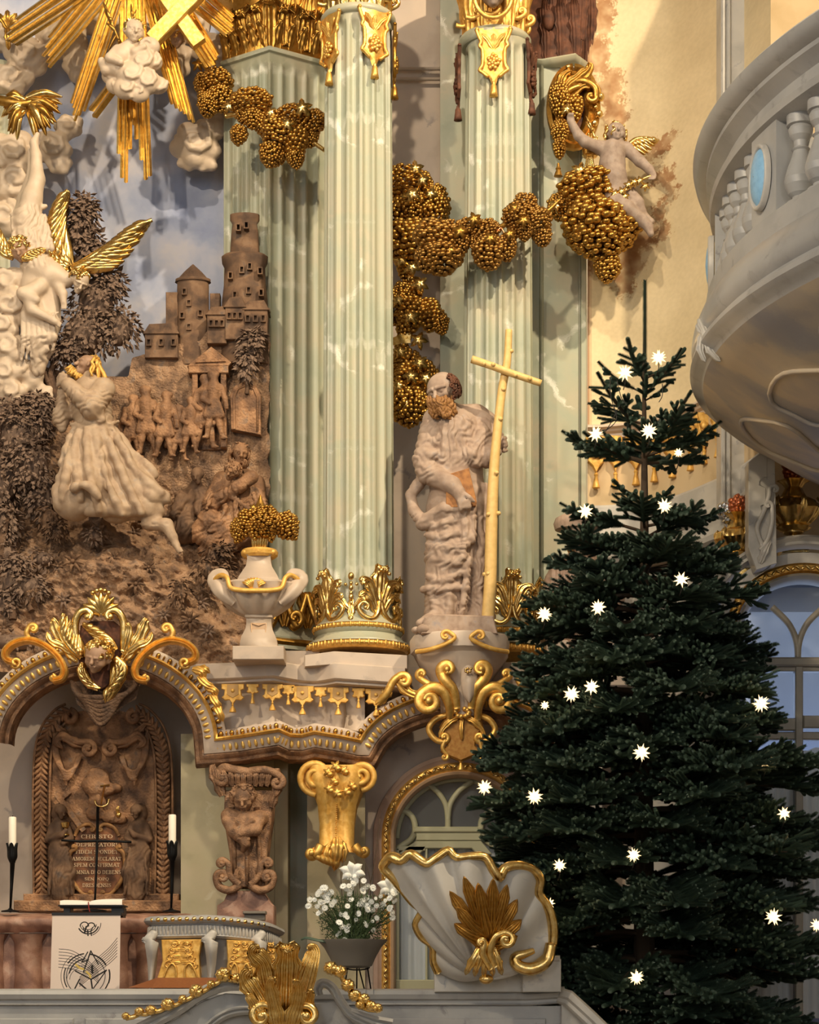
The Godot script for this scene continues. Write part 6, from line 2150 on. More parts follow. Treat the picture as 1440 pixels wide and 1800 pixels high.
	scroll(st, [[1016, 160, 20], [1000, 168, 24], [988, 180, 24]], 6, 8, -300)
	part(o, "acanthus_crest", st, M.gold_dark)
	st = S()
	for q in [[1054, 176, 8], [1050, 166, 5], [1042, 160, 4], [1052, 206, 7], [1046, 194, 4], [1044, 222, 6], [1040, 234, 5], [998, 124, 5]]:
		ball(st, V(q[0], q[1], 14), Vector3.ONE * q[2], 12, 8)
	part(o, "bead_string", st, M.gold)
	D = 18.3
	hang(o, [[982, 150, 4, 60, 0.05, 0.8, 2], [1014, 170, 4, 50]], M.gold_dark)

	# wheat garland at the upper left
	D = 18.5
	o = thing("wheat_garland", "gilded garland of wheat sheaves and vine at the upper left", "garland", at(60, 240, 18.5))
	for s in [[[48, 184, 10], [90, 172, 6], 60.0, 0.2, 17], [[44, 188, 10], [4, 178, 4], 34.0, 3.0, 9], [[56, 192, 12], [76, 214, 8], 46.0, 0.75, 14], [[40, 196, 10], [16, 226, 6], 40.0, 2.3, 10]]:
		for k in s[4]:
			st = S()
			var a: float = s[3] + lerpf(-0.55, 0.55, k / float(s[4] - 1)) + rng.randf_range(-0.08, 0.08)
			var l: float = s[2] * rng.randf_range(0.75, 1.15)
			var p := V(s[0][0] + rng.randf_range(-6, 6), s[0][1] + rng.randf_range(-6, 6), s[0][2] + rng.randf_range(-4, 8))
			leaf(st, [p, p + V(cos(a) * l * 0.5, sin(a) * l * 0.5 - 4, 6), p + V(cos(a) * l, sin(a) * l + 5, -2)], 6.5, 0, 0.4, Vector3(0, 0, 1), 1, 1.4, 0.4)
			part(o, "wheat_ear", st, M.gold_dark if k % 3 else M.gold)
	st = S()
	tube(st, smoothed(arr([[-10, 176, 4], [20, 184, 10], [50, 188, 14], [80, 172, 8]]), 4), [8, 10, 7, 4], 8)
	part(o, "vine_stem", st, M.gold_dark)
	o = thing("gilded_foliage", "gilded foliage tuft under the far rays at the top left corner", "ornament", at(15, 90, 18.8))
	D = 18.8
	for k in 7:
		st = S()
		var a := -2.2 + k * 0.62
		leaf(st, [[14, 50, 4], [14 + cos(a) * 16, 50 + sin(a) * 18, 10], [14 + cos(a) * 30, 54 + sin(a) * 36, 4]], 8, 3, 0.3)
		part(o, "leaf", st, M.gold_dark)
# ---------------------------------------------------------------- plinth, cornice and arches below the columns
var egg_mesh: Mesh
var dentil_mesh: Mesh

func cornice_path() -> PackedVector3Array:
	var p := arc(172, 1300, 204, 163, -180, -6, 34, -46)
	p.append_array(arr([[376, 1298, -46], [420, 1296, -24], [492, 1288, 4], [510, 1293, -30], [530, 1293, -36], [553, 1290, -14], [600, 1297, -20], [631, 1303, -26]]))
	p.append_array(arc(812, 1335, 184, 116, -164, -8, 28, -30))
	return p

func resampled(p: PackedVector3Array, step: float) -> Array:
	var out: Array = []
	var left := step * 0.5
	for i in p.size() - 1:
		var l := p[i].distance_to(p[i + 1])
		while left <= l:
			var t := (p[i + 1] - p[i]) / l
			out.append([p[i] + t * left, atan2(t.y, t.x)])
			left += step
		left -= l
	return out

func lower_altar() -> void:
	# walls below the cornice
	panel("wall_pier_under_cornice", 318, 1290, 482, 1790, 18.0, M.olive, 0.25)
	panel("wall_recess", 470, 1270, 562, 1790, 18.45, M.green, 0.1)
	var st := S()
	D = 18.0
	box(st, 482, 1300, 506, 1790, -80, -6, 1)
	struct("wall_pier_side", st, M.olive)
	panel("wall_pier_by_window", 540, 1290, 642, 1790, 18.05, M.olive, 0.25)
	panel("wall_niche", -80, 1120, 340, 1790, 18.5, M.pink_wall, 0.1)
	# wall round the middle window, cut open for its arch
	D = 18.1
	st = S()
	st.set_smooth_group(-1)
	var inner := arc(808, 1472, 112, 107, 180, 360, 28)
	inner.insert(0, V(696, 1790))
	inner.append(V(920, 1790))
	var outer := arr([[640, 1790]])
	for p in inner:
		if p.y < 1789:
			var q := Vector2(p.x - 808, p.y - 1472)
			var k := 172.0 / maxf(absf(q.x), 0.01)
			var kk := 300.0 / maxf(absf(q.y), 0.01)
			k = minf(k, kk)
			outer.append(V(808 + q.x * k, 1472 + q.y * k, 0))
	outer.append(V(980, 1790))
	for i in inner.size() - 1:
		quad(st, W(outer[i]), W(outer[i + 1]), W(inner[i + 1]), W(inner[i]))
		quad(st, W(inner[i]), W(inner[i + 1]), W(inner[i + 1] + V(0, 0, -60)), W(inner[i] + V(0, 0, -60)))
	struct("wall_around_window", st, M.pink_wall)
	panel("wall_behind_tree", 938, 1120, 1330, 1800, 18.55, M.pink_wall, 0.1)

	# slab that carries vase, columns and saint
	D = 17.4
	var o := thing("altar_ledge", "veined pinkish marble ledge stepping forward beneath vase and columns", "ledge", at(520, 1205, 17.4))
	st = S()
	var run := smoothed(arr([[330, 1162, -40], [400, 1162, -22], [482, 1161, 0]]), 2)
	run.append_array(smoothed(arr([[500, 1163, -12], [530, 1166, -24], [560, 1167, -22], [591, 1166, 4]]), 3))
	run.append_array(arr([[650, 1170, 2], [712, 1174, 0]]))
	sweep(st, run_frames(run), PackedVector2Array([Vector2(-120, 0), Vector2(4, 0), Vector2(6, 2), Vector2(6, 27), Vector2(3, 30), Vector2(-2, 31), Vector2(-2, 35), Vector2(-8, 37), Vector2(-120, 38)]))
	part(o, "slab", st, M.pink)
	st = S()
	box(st, 534, 1149, 714, 1172, -110, -16, 1.2)
	box(st, 440, 1134, 560, 1166, -130, -60, 1.2)
	plate(st, [[536, 1152], [588, 1145], [716, 1152], [716, 1176], [588, 1168], [536, 1172]], -60, 2, 1.0)
	part(o, "column_step", st, M.pink)
	st = S()
	box(st, 884, 1160, 1010, 1206, -90, -24, 1.2)
	box(st, 884, 1206, 1010, 1216, -90, -30, 1.2)
	part(o, "column_step", st, M.pink)
	st = S()
	var run2 := run.slice(0, run.size() - 2)
	run2.append(V(642, 1170, 2))
	sweep(st, run_frames(run2), PackedVector2Array([Vector2(-90, 36), Vector2(-24, 36), Vector2(-34, 60), Vector2(-38, 90), Vector2(-34, 108), Vector2(-28, 120), Vector2(-90, 127)]))
	part(o, "frieze", st, M.pink)
	# tasselled lambrequins
	var lam := [[408, 1200, 1.0], [443, 1200, 0.55], [478, 1200, 0.9], [506, 1202, 0.55], [531, 1204, 1.0], [563, 1206, 0.55], [594, 1206, 0.95], [630, 1207, 0.58], [661, 1208, 0.95]]
	for q in lam:
		st = S()
		var w: float = 20.0 * q[2]
		var x: float = q[0]
		var y: float = q[1]
		var z := -14.0
		var poly: Array = [[x - w, y], [x + w, y], [x + w, y + 9 * q[2]], [x + w * 0.72, y + 11 * q[2]], [x + w * 0.78, y + 20 * q[2]], [x + w, y + 24 * q[2]], [x + w * 0.7, y + 29 * q[2]], [x + w * 0.3, y + 28 * q[2]], [x, y + 36 * q[2]], [x - w * 0.3, y + 28 * q[2]], [x - w * 0.7, y + 29 * q[2]], [x - w, y + 24 * q[2]], [x - w * 0.78, y + 20 * q[2]], [x - w * 0.72, y + 11 * q[2]], [x - w, y + 9 * q[2]]]
		plate(st, poly, z - 6, z, 1.4)
		var lq := part(o, "lambrequin", st, M.gold_paint)
		st = S()
		if q[2] > 0.7:
			plate(st, [[x - w * 0.5, y + 1], [x + w * 0.5, y + 1], [x + w * 0.52, y + 19 * q[2]], [x, y + 25 * q[2]], [x - w * 0.52, y + 19 * q[2]]], z - 1, z + 1.0, 0.5)
			part(lq, "field", st, M.umber_gold)
			st = S()
			ball(st, V(x, y + 12 * q[2], z + 1.5), V(3.4, 3.4, 2.2), 10, 6)
		lathe(st, V(x, y + 34 * q[2], z), [[1.0, 0], [2.4, 3], [1.6, 5], [4.5 * q[2] + 1, 12], [5.5 * q[2] + 1, 16], [0.5, 16.5]], 12)
		part(lq, "tassel", st, M.gold_paint)

	# the moulded cornice that bends over both arches
	D = 17.42
	o = thing("altar_cornice", "gilded egg-and-dart cornice curving over niche and window arch", "cornice", at(500, 1330, 17.42))
	var path := cornice_path()
	var fr := arch_frames(path)
	for s in [
		["bed_moulding", M.pink, [[-60, -20], [10, -19], [14, -14], [14, -5], [20, -5]]],
		["gold_fillet", M.gold_matt, [[14, -5], [25, -5], [28, -2], [25, 1.5], [20, 2]]],
		["dentil_band", M.pink, [[20, 2], [19, 4], [11, 19], [9, 22], [6, 22]]],
		["lower_moulding", M.herm, [[6, 22], [8, 25], [5, 29], [-2, 32], [-4, 38], [-12, 41], [-40, 42]]]]:
		st = S()
		var pr := PackedVector2Array()
		for q in s[2]:
			pr.append(Vector2(q[0], q[1]))
		sweep(st, fr, pr, false, false)
		part(o, s[0], st, s[1])
	st = S()
	bead(st, Vector3.ZERO, 1.0)
	egg_mesh = mesh_of(st)
	st = S()
	bead(st, Vector3.ZERO, 1.0)
	dentil_mesh = mesh_of(st)
	var u := D / F
	var k := 0
	for q in resampled(path, 11.0):
		var c: Vector3 = q[0]
		var nm := V(sin(q[1]), -cos(q[1]), 0)
		var turn := Basis(Vector3(0, 0, 1), -q[1])
		var s := Vector3(4.4, 5.6, 4.4) if k % 2 else Vector3(2.0, 5.0, 3.4)
		copy_part(o, "egg" if k % 2 else "dart", egg_mesh, M.gold_dark, Transform3D(turn.scaled_local(s * u), W(c + nm * 10 + V(0, 0, 17))))
		k += 1
	for q in resampled(path, 12.5):
		var c: Vector3 = q[0]
		var nm := V(sin(q[1]), -cos(q[1]), 0)
		var turn := Basis(Vector3(0, 0, 1), -q[1])
		copy_part(o, "dentil", dentil_mesh, M.gold_pale, Transform3D(turn.scaled_local(Vector3(3.4, 8.4, 3.4) * u), W(c - nm * 11.5 + V(0, 0, 14.5))))

	vase()
	saint_pedestal()
	herm()
	console()

func vase() -> void:
	D = 17.25
	var o := thing("stone_vase", "scalloped pale marble vase on a pedestal, gilt rim and gilt grapes on top", "vase", at(455, 1163, 17.25))
	var st := S()
	box(st, 411, 1140, 501, 1164, -44, 30, 1.2)
	lathe(st, V(456, 0, -6), [[46, 1140], [45, 1132], [42, 1122], [33, 1108], [31, 1100], [31, 1090], [34, 1088], [34, 1084], [28, 1083]], 4, 1.0, 0, 8, PI / 4)
	var body := part(o, "pedestal", st, M.pink_pale)
	st = S()
	box(st, 442, 1098, 470, 1121, 10, 18, 1)
	tube(st, arr([[443, 1099, 18], [456, 1103, 19], [469, 1099, 18], [468, 1120, 20], [444, 1120, 20], [443, 1099, 18]]), 1.4, 6)
	part(body, "sunk_panel", st, M.pink_warm)
	st = S()
	lathe(st, V(454, 0, -4), [[26, 1084, 0.0], [36, 1080, 0.3], [52, 1068, 0.7], [62, 1052, 1.0], [66, 1040, 1.0], [70, 1030, 0.6], [66, 1026, 0.2], [40, 1022, 0.0]], 64, 0.8, 0.10, 12)
	part(o, "bowl", st, M.pink_pale)
	# curled lip
	st = S()
	for s in [-1.0, 1.0]:
		leaf(st, [[454 + s * 40, 1066, 30], [454 + s * 60, 1048, 34], [454 + s * 70, 1030, 26], [454 + s * 74, 1018, 14], [454 + s * 62, 1014, 22], [454 + s * 54, 1022, 30]], 15, 0, 0.3, Vector3(0, 0, 1), 1, 3.0, 0.15)
	part(o, "lip", st, M.pink_pale)
	st = S()
	tube(st, smoothed(arr([[382, 1034, 10], [380, 1022, 16], [390, 1016, 24], [402, 1022, 34], [408, 1040, 42], [424, 1046, 48], [454, 1048, 52], [484, 1046, 48], [498, 1040, 42], [504, 1022, 34], [514, 1016, 24], [526, 1024, 16], [524, 1036, 10]]), 5), 4.2, 8)
	part(o, "gilt_rim", st, M.gold_paint)
	st = S()
	for k in 9:
		var a := -2.5 + k * 0.235
		leaf(st, [[450, 1046, 48], [450 + cos(a) * 12, 1042 + sin(a) * 10, 54], [450 + cos(a) * 26, 1046 + sin(a) * 22, 50]], 4.5, 0, 0.3)
	part(o, "gilt_shell", st, M.gold_matt)
	st = S()
	lathe(st, V(456, 0, -6), [[52, 1026], [48, 1018], [40, 1008], [32, 998], [29, 988], [29, 980], [32, 978]], 4, 1.0, 0, 8, PI / 4)
	part(o, "neck", st, M.pink_pale)
	st = S()
	lathe(st, V(456, 0, -6), [[27, 980], [32, 976], [33, 970], [30, 966], [24, 965]], 28)
	for k in 5:
		ball(st, V(432 + k * 12, 973, 22 - absf(k - 2) * 5), V(6, 5, 5), 8, 6)
	part(o, "collar", st, M.gold_paint)
	o = thing("grape_bouquet", "upright bouquet of gilded grapes standing in the marble vase", "bouquet", at(458, 966, 17.25))
	for k in 6:
		stem(o, [[446 + k * 4, 966, 2], [444 + k * 5, 946, 6], [434 + k * 10, 924, 8]], 3.4, M.gold)
	hang(o, [[462, 896, 8, 40, 0.1, 1.4, 3], [440, 900, 14, 46, -0.2, 1.2], [470, 908, 18, 40, 0.0, 1.4, 3], [450, 918, 24, 36, 0.0, 1.3], [494, 906, 6, 46, 0.4, 1.2], [430, 912, 6, 46, -0.3], [504, 916, 0, 36, 0.4, 1.3], [420, 912, 0, 34, -0.3], [480, 922, 16, 34]], M.gold_grape)
	var st2 := S()
	lathe(st2, V(458, 0, 6), [[16, 908], [14, 898], [9, 890], [5, 882], [2, 874], [0.3, 870]], 16)
	for k in 5:
		vine_leaf(st2, V(446 + k * 7, 896 + (k % 2) * 8, 16), 8, k)
	part(o, "bud", st2, M.gold_grape)

func saint_pedestal() -> void:
	D = 17.3
	var o := thing("saint_pedestal", "bracketed marble pedestal with gilded scrollwork carrying the stone saint", "pedestal", at(810, 1350, 17.3))
	var st := S()
	plate(st, [[746, 1092], [760, 1086], [866, 1090], [874, 1122], [740, 1122]], -60, 44, 3.0)
	for q in [[746, 1112, 34, 14], [732, 1112, 26, 9]]:
		ball(st, V(q[0], q[1], q[2]), V(q[3], q[3] * 0.7, q[3]), 10, 7)
	part(o, "rock_foot", st, M.statue)
	st = S()
	var sl := arr([[724, 1122, -40], [732, 1122, 20], [770, 1122, 50], [812, 1122, 58], [852, 1122, 50], [886, 1122, 20], [894, 1122, -40]])
	sweep(st, run_frames(sl), PackedVector2Array([Vector2(-40, -4), Vector2(2, -4), Vector2(4, 0), Vector2(2, 22), Vector2(-4, 26), Vector2(-8, 30), Vector2(-40, 30)]))
	quad(st, W(V(724, 1119, -40)), W(V(732, 1119, 20)), W(V(886, 1119, 20)), W(V(894, 1119, -40)))
	quad(st, W(V(732, 1119, 20)), W(V(770, 1119, 50)), W(V(852, 1119, 50)), W(V(886, 1119, 20)))
	part(o, "slab", st, M.pink)
	st = S()
	grp(st)
	var rows: Array = []
	for q in [[1146, 1.0], [1162, 0.9], [1180, 0.72], [1200, 0.56], [1226, 0.46], [1260, 0.42]]:
		rows.append(arr([[812 - 84 * q[1], q[0], -60], [812 - 80 * q[1], q[0], 10 * q[1]], [812 - 40 * q[1], q[0], 44 * q[1]], [812, q[0], 52 * q[1]], [812 + 40 * q[1], q[0], 44 * q[1]], [812 + 80 * q[1], q[0], 10 * q[1]], [812 + 84 * q[1], q[0], -60]]))
	grid(st, rows)
	part(o, "bracket", st, M.pink)
	st = S()
	for s in [-1.0, 1.0]:
		scroll(st, [[812 + s * 80, 1150, 26], [812 + s * 56, 1150, 52], [812 + s * 30, 1142, 62], [812 + s * 14, 1132, 66], [812 + s * 24, 1122, 66]], 4.2, 9, s * 300)
	part(o, "gilt_edge", st, M.gold_paint)
	st = S()
	for s in [-1.0, 1.0]:
		var x0 := 815.0
		scroll(st, [[x0 + s * 24, 1268, 20], [x0 + s * 26, 1244, 34], [x0 + s * 36, 1222, 40], [x0 + s * 54, 1216, 40], [x0 + s * 70, 1224, 38]], 12, 17, s * 420, 0.55, 6.0)
		scroll(st, [[x0 + s * 12, 1250, 34], [x0 + s * 18, 1220, 44], [x0 + s * 32, 1204, 46], [x0 + s * 40, 1190, 44]], 10, 12, -s * 320, 0.55, 6)
		scroll(st, [[x0 + s * 40, 1214, 30], [x0 + s * 62, 1206, 26], [x0 + s * 78, 1194, 18]], 6, 8, -s * 300)
		leaf(st, [[x0 + s * 60, 1222, 8], [x0 + s * 86, 1222, 12], [x0 + s * 104, 1212, 14], [x0 + s * 116, 1196, 14], [x0 + s * 106, 1188, 16]], 11, 3, 0.3)
		scroll(st, [[x0 + s * 150, 1236, 0], [x0 + s * 136, 1222, 10], [x0 + s * 124, 1200, 14], [x0 + s * 112, 1190, 16]], 7, 12, -s * 330)
		leaf(st, [[x0 + s * 128, 1216, 6], [x0 + s * 142, 1228, 8], [x0 + s * 156, 1240, 4]], 9, 3, 0.3)
	part(o, "gilt_scroll", st, M.gold_matt)
	st = S()
	leaf(st, [[822, 1176, 40], [824, 1200, 52], [824, 1226, 50], [824, 1242, 44]], 15, 0, 0.4, Vector3(0, 0, 1), 1, 3, 0.5)
	part(o, "tongue", st, M.pink_pale)
	st = S()
	for k in 7:
		ball(st, V(822 + cos(k * 0.9) * 5, 1184 + sin(k * 0.9) * 5 + k, 58), V(2.6, 2.6, 2.6), 8, 5)
	part(o, "bead_cluster", st, M.gold)
	# hanging shield over the arch
	st = S()
	plate(st, [[782, 1262], [846, 1262], [850, 1280], [838, 1296], [836, 1312], [846, 1322], [834, 1330], [810, 1340], [786, 1330], [774, 1322], [786, 1312], [784, 1296], [772, 1280]], -6, 14, 3)
	part(o, "shield", st, M.gold_brown)
	st = S()
	for s in [-1.0, 1.0]:
		scroll(st, [[812 + s * 22, 1258, 16], [812 + s * 46, 1266, 16], [812 + s * 58, 1284, 14], [812 + s * 46, 1302, 14], [812 + s * 32, 1306, 14]], 5.5, 8, s * 320)
		leaf(st, [[812 + s * 8, 1264, 20], [812 + s * 20, 1270, 24], [812 + s * 34, 1284, 20], [812 + s * 40, 1300, 16]], 7, 3, 0.3)
		scroll(st, [[812 + s * 28, 1300, 16], [812 + s * 34, 1316, 14], [812 + s * 26, 1328, 12]], 4, 6, -s * 300)
	for k in 9:
		ball(st, V(812 + cos(k * 1.7) * 12, 1256 + sin(k * 1.7) * 7, 26), V(5, 4.5, 4.5), 8, 6)
	leaf(st, [[812, 1264, 20], [810, 1284, 24], [812, 1304, 18]], 5, 3, 0.3)
	part(o, "shield_scroll", st, M.gold_matt)
	st = S()
	lathe(st, V(810, 1336, 8), [[1, 0], [4, 3], [2, 6], [5, 14], [6, 18], [1, 19]], 14)
	part(o, "tassel", st, M.gold_matt)

func herm() -> void:
	D = 17.5
	var o := thing("cherub_herm", "reddish brown carved herm bracket with a child's head and curled feet", "bracket", at(430, 1620, 17.5))
	var st := S()
	plate(st, [[396, 1390], [482, 1390], [478, 1440], [470, 1500], [466, 1560], [410, 1560], [404, 1500], [394, 1440]], -60, 10, 2)
	for x in [414.0, 436.0, 458.0]:
		tube(st, arr([[x - 6, 1420, 10], [x - 1, 1500, 10], [x, 1556, 10]]), [5, 4, 3.5], 8)
	part(o, "tapered_shaft", st, M.herm)
	st = S()
	box(st, 380, 1352, 492, 1378, -60, 16, 3)
	scroll(st, [[440, 1358, 22], [466, 1356, 26], [486, 1362, 24], [496, 1370, 22]], 7, 11, 330)
	scroll(st, [[440, 1360, 22], [414, 1356, 24], [394, 1352, 20], [384, 1366, 18]], 8, 10, -330)
	leaf(st, [[392, 1400, 14], [384, 1376, 22], [376, 1356, 24], [380, 1344, 20]], 12, 3, 0.3)
	leaf(st, [[478, 1420, 14], [484, 1400, 22], [492, 1382, 24], [486, 1404, 26]], 10, 3, 0.3)
	for k in 9:
		leaf(st, [[430 + (k - 4) * 10, 1384, 20], [430 + (k - 4) * 11, 1366, 28], [430 + (k - 4) * 12, 1352, 24]], 7, 3, 0.3)
	part(o, "capital", st, M.herm)
	var fd := Field.new(V(388, 1364, -20), V(486, 1500, 64), 1.8)
	child_head(fd, V(430, 1406, 26), 23, -8, -24, -8)
	fd.chain([V(404, 1436, 14), V(430, 1446, 22), V(458, 1440, 14)], [15, 16, 15], 5)
	fd.chain([V(458, 1440, 22), V(452, 1462, 34), V(426, 1468, 40)], [11, 10, 8], 3)
	fd.chain([V(402, 1444, 22), V(412, 1466, 34), V(430, 1482, 36)], [11, 9, 7], 3)
	fd.chain([V(430, 1460, 34), V(434, 1486, 34), V(430, 1496, 28)], [9, 8, 5], 3)
	for k in 5:
		fd.cap(V(448 - k * 2, 1446 + k * 8, 38), V(414 + k * 2, 1462 + k * 4, 42), 3.4, 3.0, 1.4)
	part(o, "child_bust", carved(fd), M.herm)
	st = S()
	locks(st, V(430, 1404, 26), 24, facing(-8, -24, -8), 44, V(-1, 0.0, -0.8), V(1, 1, 0.45), 0.6, 0.15, 0.1)
	part(o, "hair", st, M.herm)
	st = S()
	for s in [-1.0, 1.0]:
		scroll(st, [[432 + s * 8, 1556, 18], [432 + s * 26, 1566, 20], [432 + s * 44, 1560, 18], [432 + s * 50, 1546, 18]], 7, 11, -s * 360)
		scroll(st, [[432 + s * 10, 1556, 20], [432 + s * 26, 1540, 22], [432 + s * 28, 1522, 22], [432 + s * 36, 1514, 20]], 6, 7, s * 340)
		leaf(st, [[432 + s * 12, 1562, 18], [432 + s * 16, 1544, 24], [432 + s * 12, 1526, 22]], 7, 3, 0.3)
	part(o, "scroll_foot", st, M.herm)
	st = S()
	plate(st, [[402, 1566], [462, 1566], [476, 1586], [482, 1592], [482, 1650], [382, 1650], [382, 1592], [394, 1584]], -60, 6, 2)
	part(o, "base_block", st, M.red)
	# the offcut at its foot
	o = thing("dark_metal_box", "small dark box lying on the ledge below the carved herm", "box", at(450, 1615, 17.3))
	D = 17.3
	st = S()
	box(st, 428, 1602, 468, 1607, -20, 14, 1)
	box(st, 430, 1607, 466, 1618, -18, 8, 1)
	part(o, "lid", st, M.grey_pot)

func console() -> void:
	D = 17.55
	var o := thing("gilded_console", "ochre gilded scroll bracket with large volute and drop of leaves", "bracket", at(592, 1535, 17.55))
	var st := S()
	# tapering shaft with ribs
	grp(st)
	var rows: Array = []
	for q in [[1348, 48, 40], [1372, 50, 44], [1394, 42, 38], [1416, 34, 26], [1450, 30, 20], [1484, 30, 22], [1500, 36, 30]]:
		var c = 594.0 + (q[0] - 1348) * -0.02
		rows.append(arr([[c - q[1], q[0], -70], [c - q[1], q[0], q[2] - 16], [c - q[1] * 0.62, q[0], q[2]], [c - q[1] * 0.4, q[0], q[2] - 6], [c - 4, q[0], q[2] - 6], [c, q[0], q[2] - 1], [c + 4, q[0], q[2] - 6], [c + q[1] * 0.4, q[0], q[2] - 6], [c + q[1] * 0.62, q[0], q[2]], [c + q[1], q[0], q[2] - 16], [c + q[1], q[0], -70]]))
	grid(st, rows)
	part(o, "shaft", st, M.gold_paint)
	for q in [[556, 1368, -1.0, 30.0], [636, 1366, 1.0, 24.0]]:
		st = S()
		for z in [0.0]:
			var r: float = q[3]
			var sp := spiral(Vector2(q[0], q[1]), r, 3, 90 if q[2] < 0 else 90, 90 + q[2] * -700, 46, 20 + z * 0, 36)
			tube(st, sp, [6.0, 6.0, 5.0, 3.0], 8)
		lathe_side(st, V(q[0], q[1], -20), q[3] - 2.0, 34)
		part(o, "volute", st, M.gold_paint)
	st = S()
	for q in [[592, 1352, 44, 12], [578, 1362, 44, 10], [606, 1358, 42, 10], [620, 1384, 40, 9], [610, 1394, 44, 10], [594, 1398, 46, 12], [580, 1390, 44, 10], [588, 1376, 42, 9]]:
		vine_leaf(st, V(q[0], q[1], q[2]), q[3], q[0])
		ball(st, V(q[0] + 4, q[1] + 4, q[2]), V(6, 5, 5), 8, 6)
	part(o, "shell", st, M.gold_matt)
	st = S()
	for k in 24:
		ball(st, V(593 - k * 0.1, 1412 + k * 3.4, lerpf(24, 20, k / 23.0)), V(1.8, 1.8, 2.2), 6, 4)
	part(o, "bead_string", st, M.gold_matt)
	st = S()
	scroll(st, [[566, 1488, 28], [560, 1500, 30], [552, 1506, 26]], 9, 6, 280)
	scroll(st, [[624, 1488, 26], [632, 1498, 28], [638, 1502, 24]], 8, 6, -280)
	for k in 5:
		tube(st, arr([[552 + k * 8, 1494 + k * 3, 22], [560 + k * 8, 1508 + k * 3, 30], [572 + k * 5, 1518 + k * 2, 24]]), [5, 6, 3], 8)
	leaf(st, [[594, 1474, 28], [594, 1490, 40], [592, 1512, 36], [588, 1534, 20]], 16, 4, 0.35)
	leaf(st, [[600, 1482, 30], [606, 1500, 36], [602, 1520, 28]], 9, 3, 0.35)
	leaf(st, [[582, 1486, 30], [576, 1504, 34], [582, 1522, 26]], 9, 3, 0.35)
	part(o, "leaf_drop", st, M.gold_matt)

# thick disc seen edge-on to the front: closes a volute
func lathe_side(st: SurfaceTool, c: Vector3, r: float, depth: float) -> void:
	grp(st)
	var a := PackedVector3Array()
	var b := PackedVector3Array()
	for s in 24:
		var g := TAU * s / 24
		a.append(c + V(cos(g) * r, sin(g) * r, 0))
		b.append(c + V(cos(g) * r, sin(g) * r, depth))
	grid(st, [a, b], true)
	grp(st)
	fan(st, b)
# ---------------------------------------------------------------- crest over the niche, the niche relief, altar table and what stands on it
func niche() -> void:
	crest()
	tablet()
	altar_table()
	ambo()

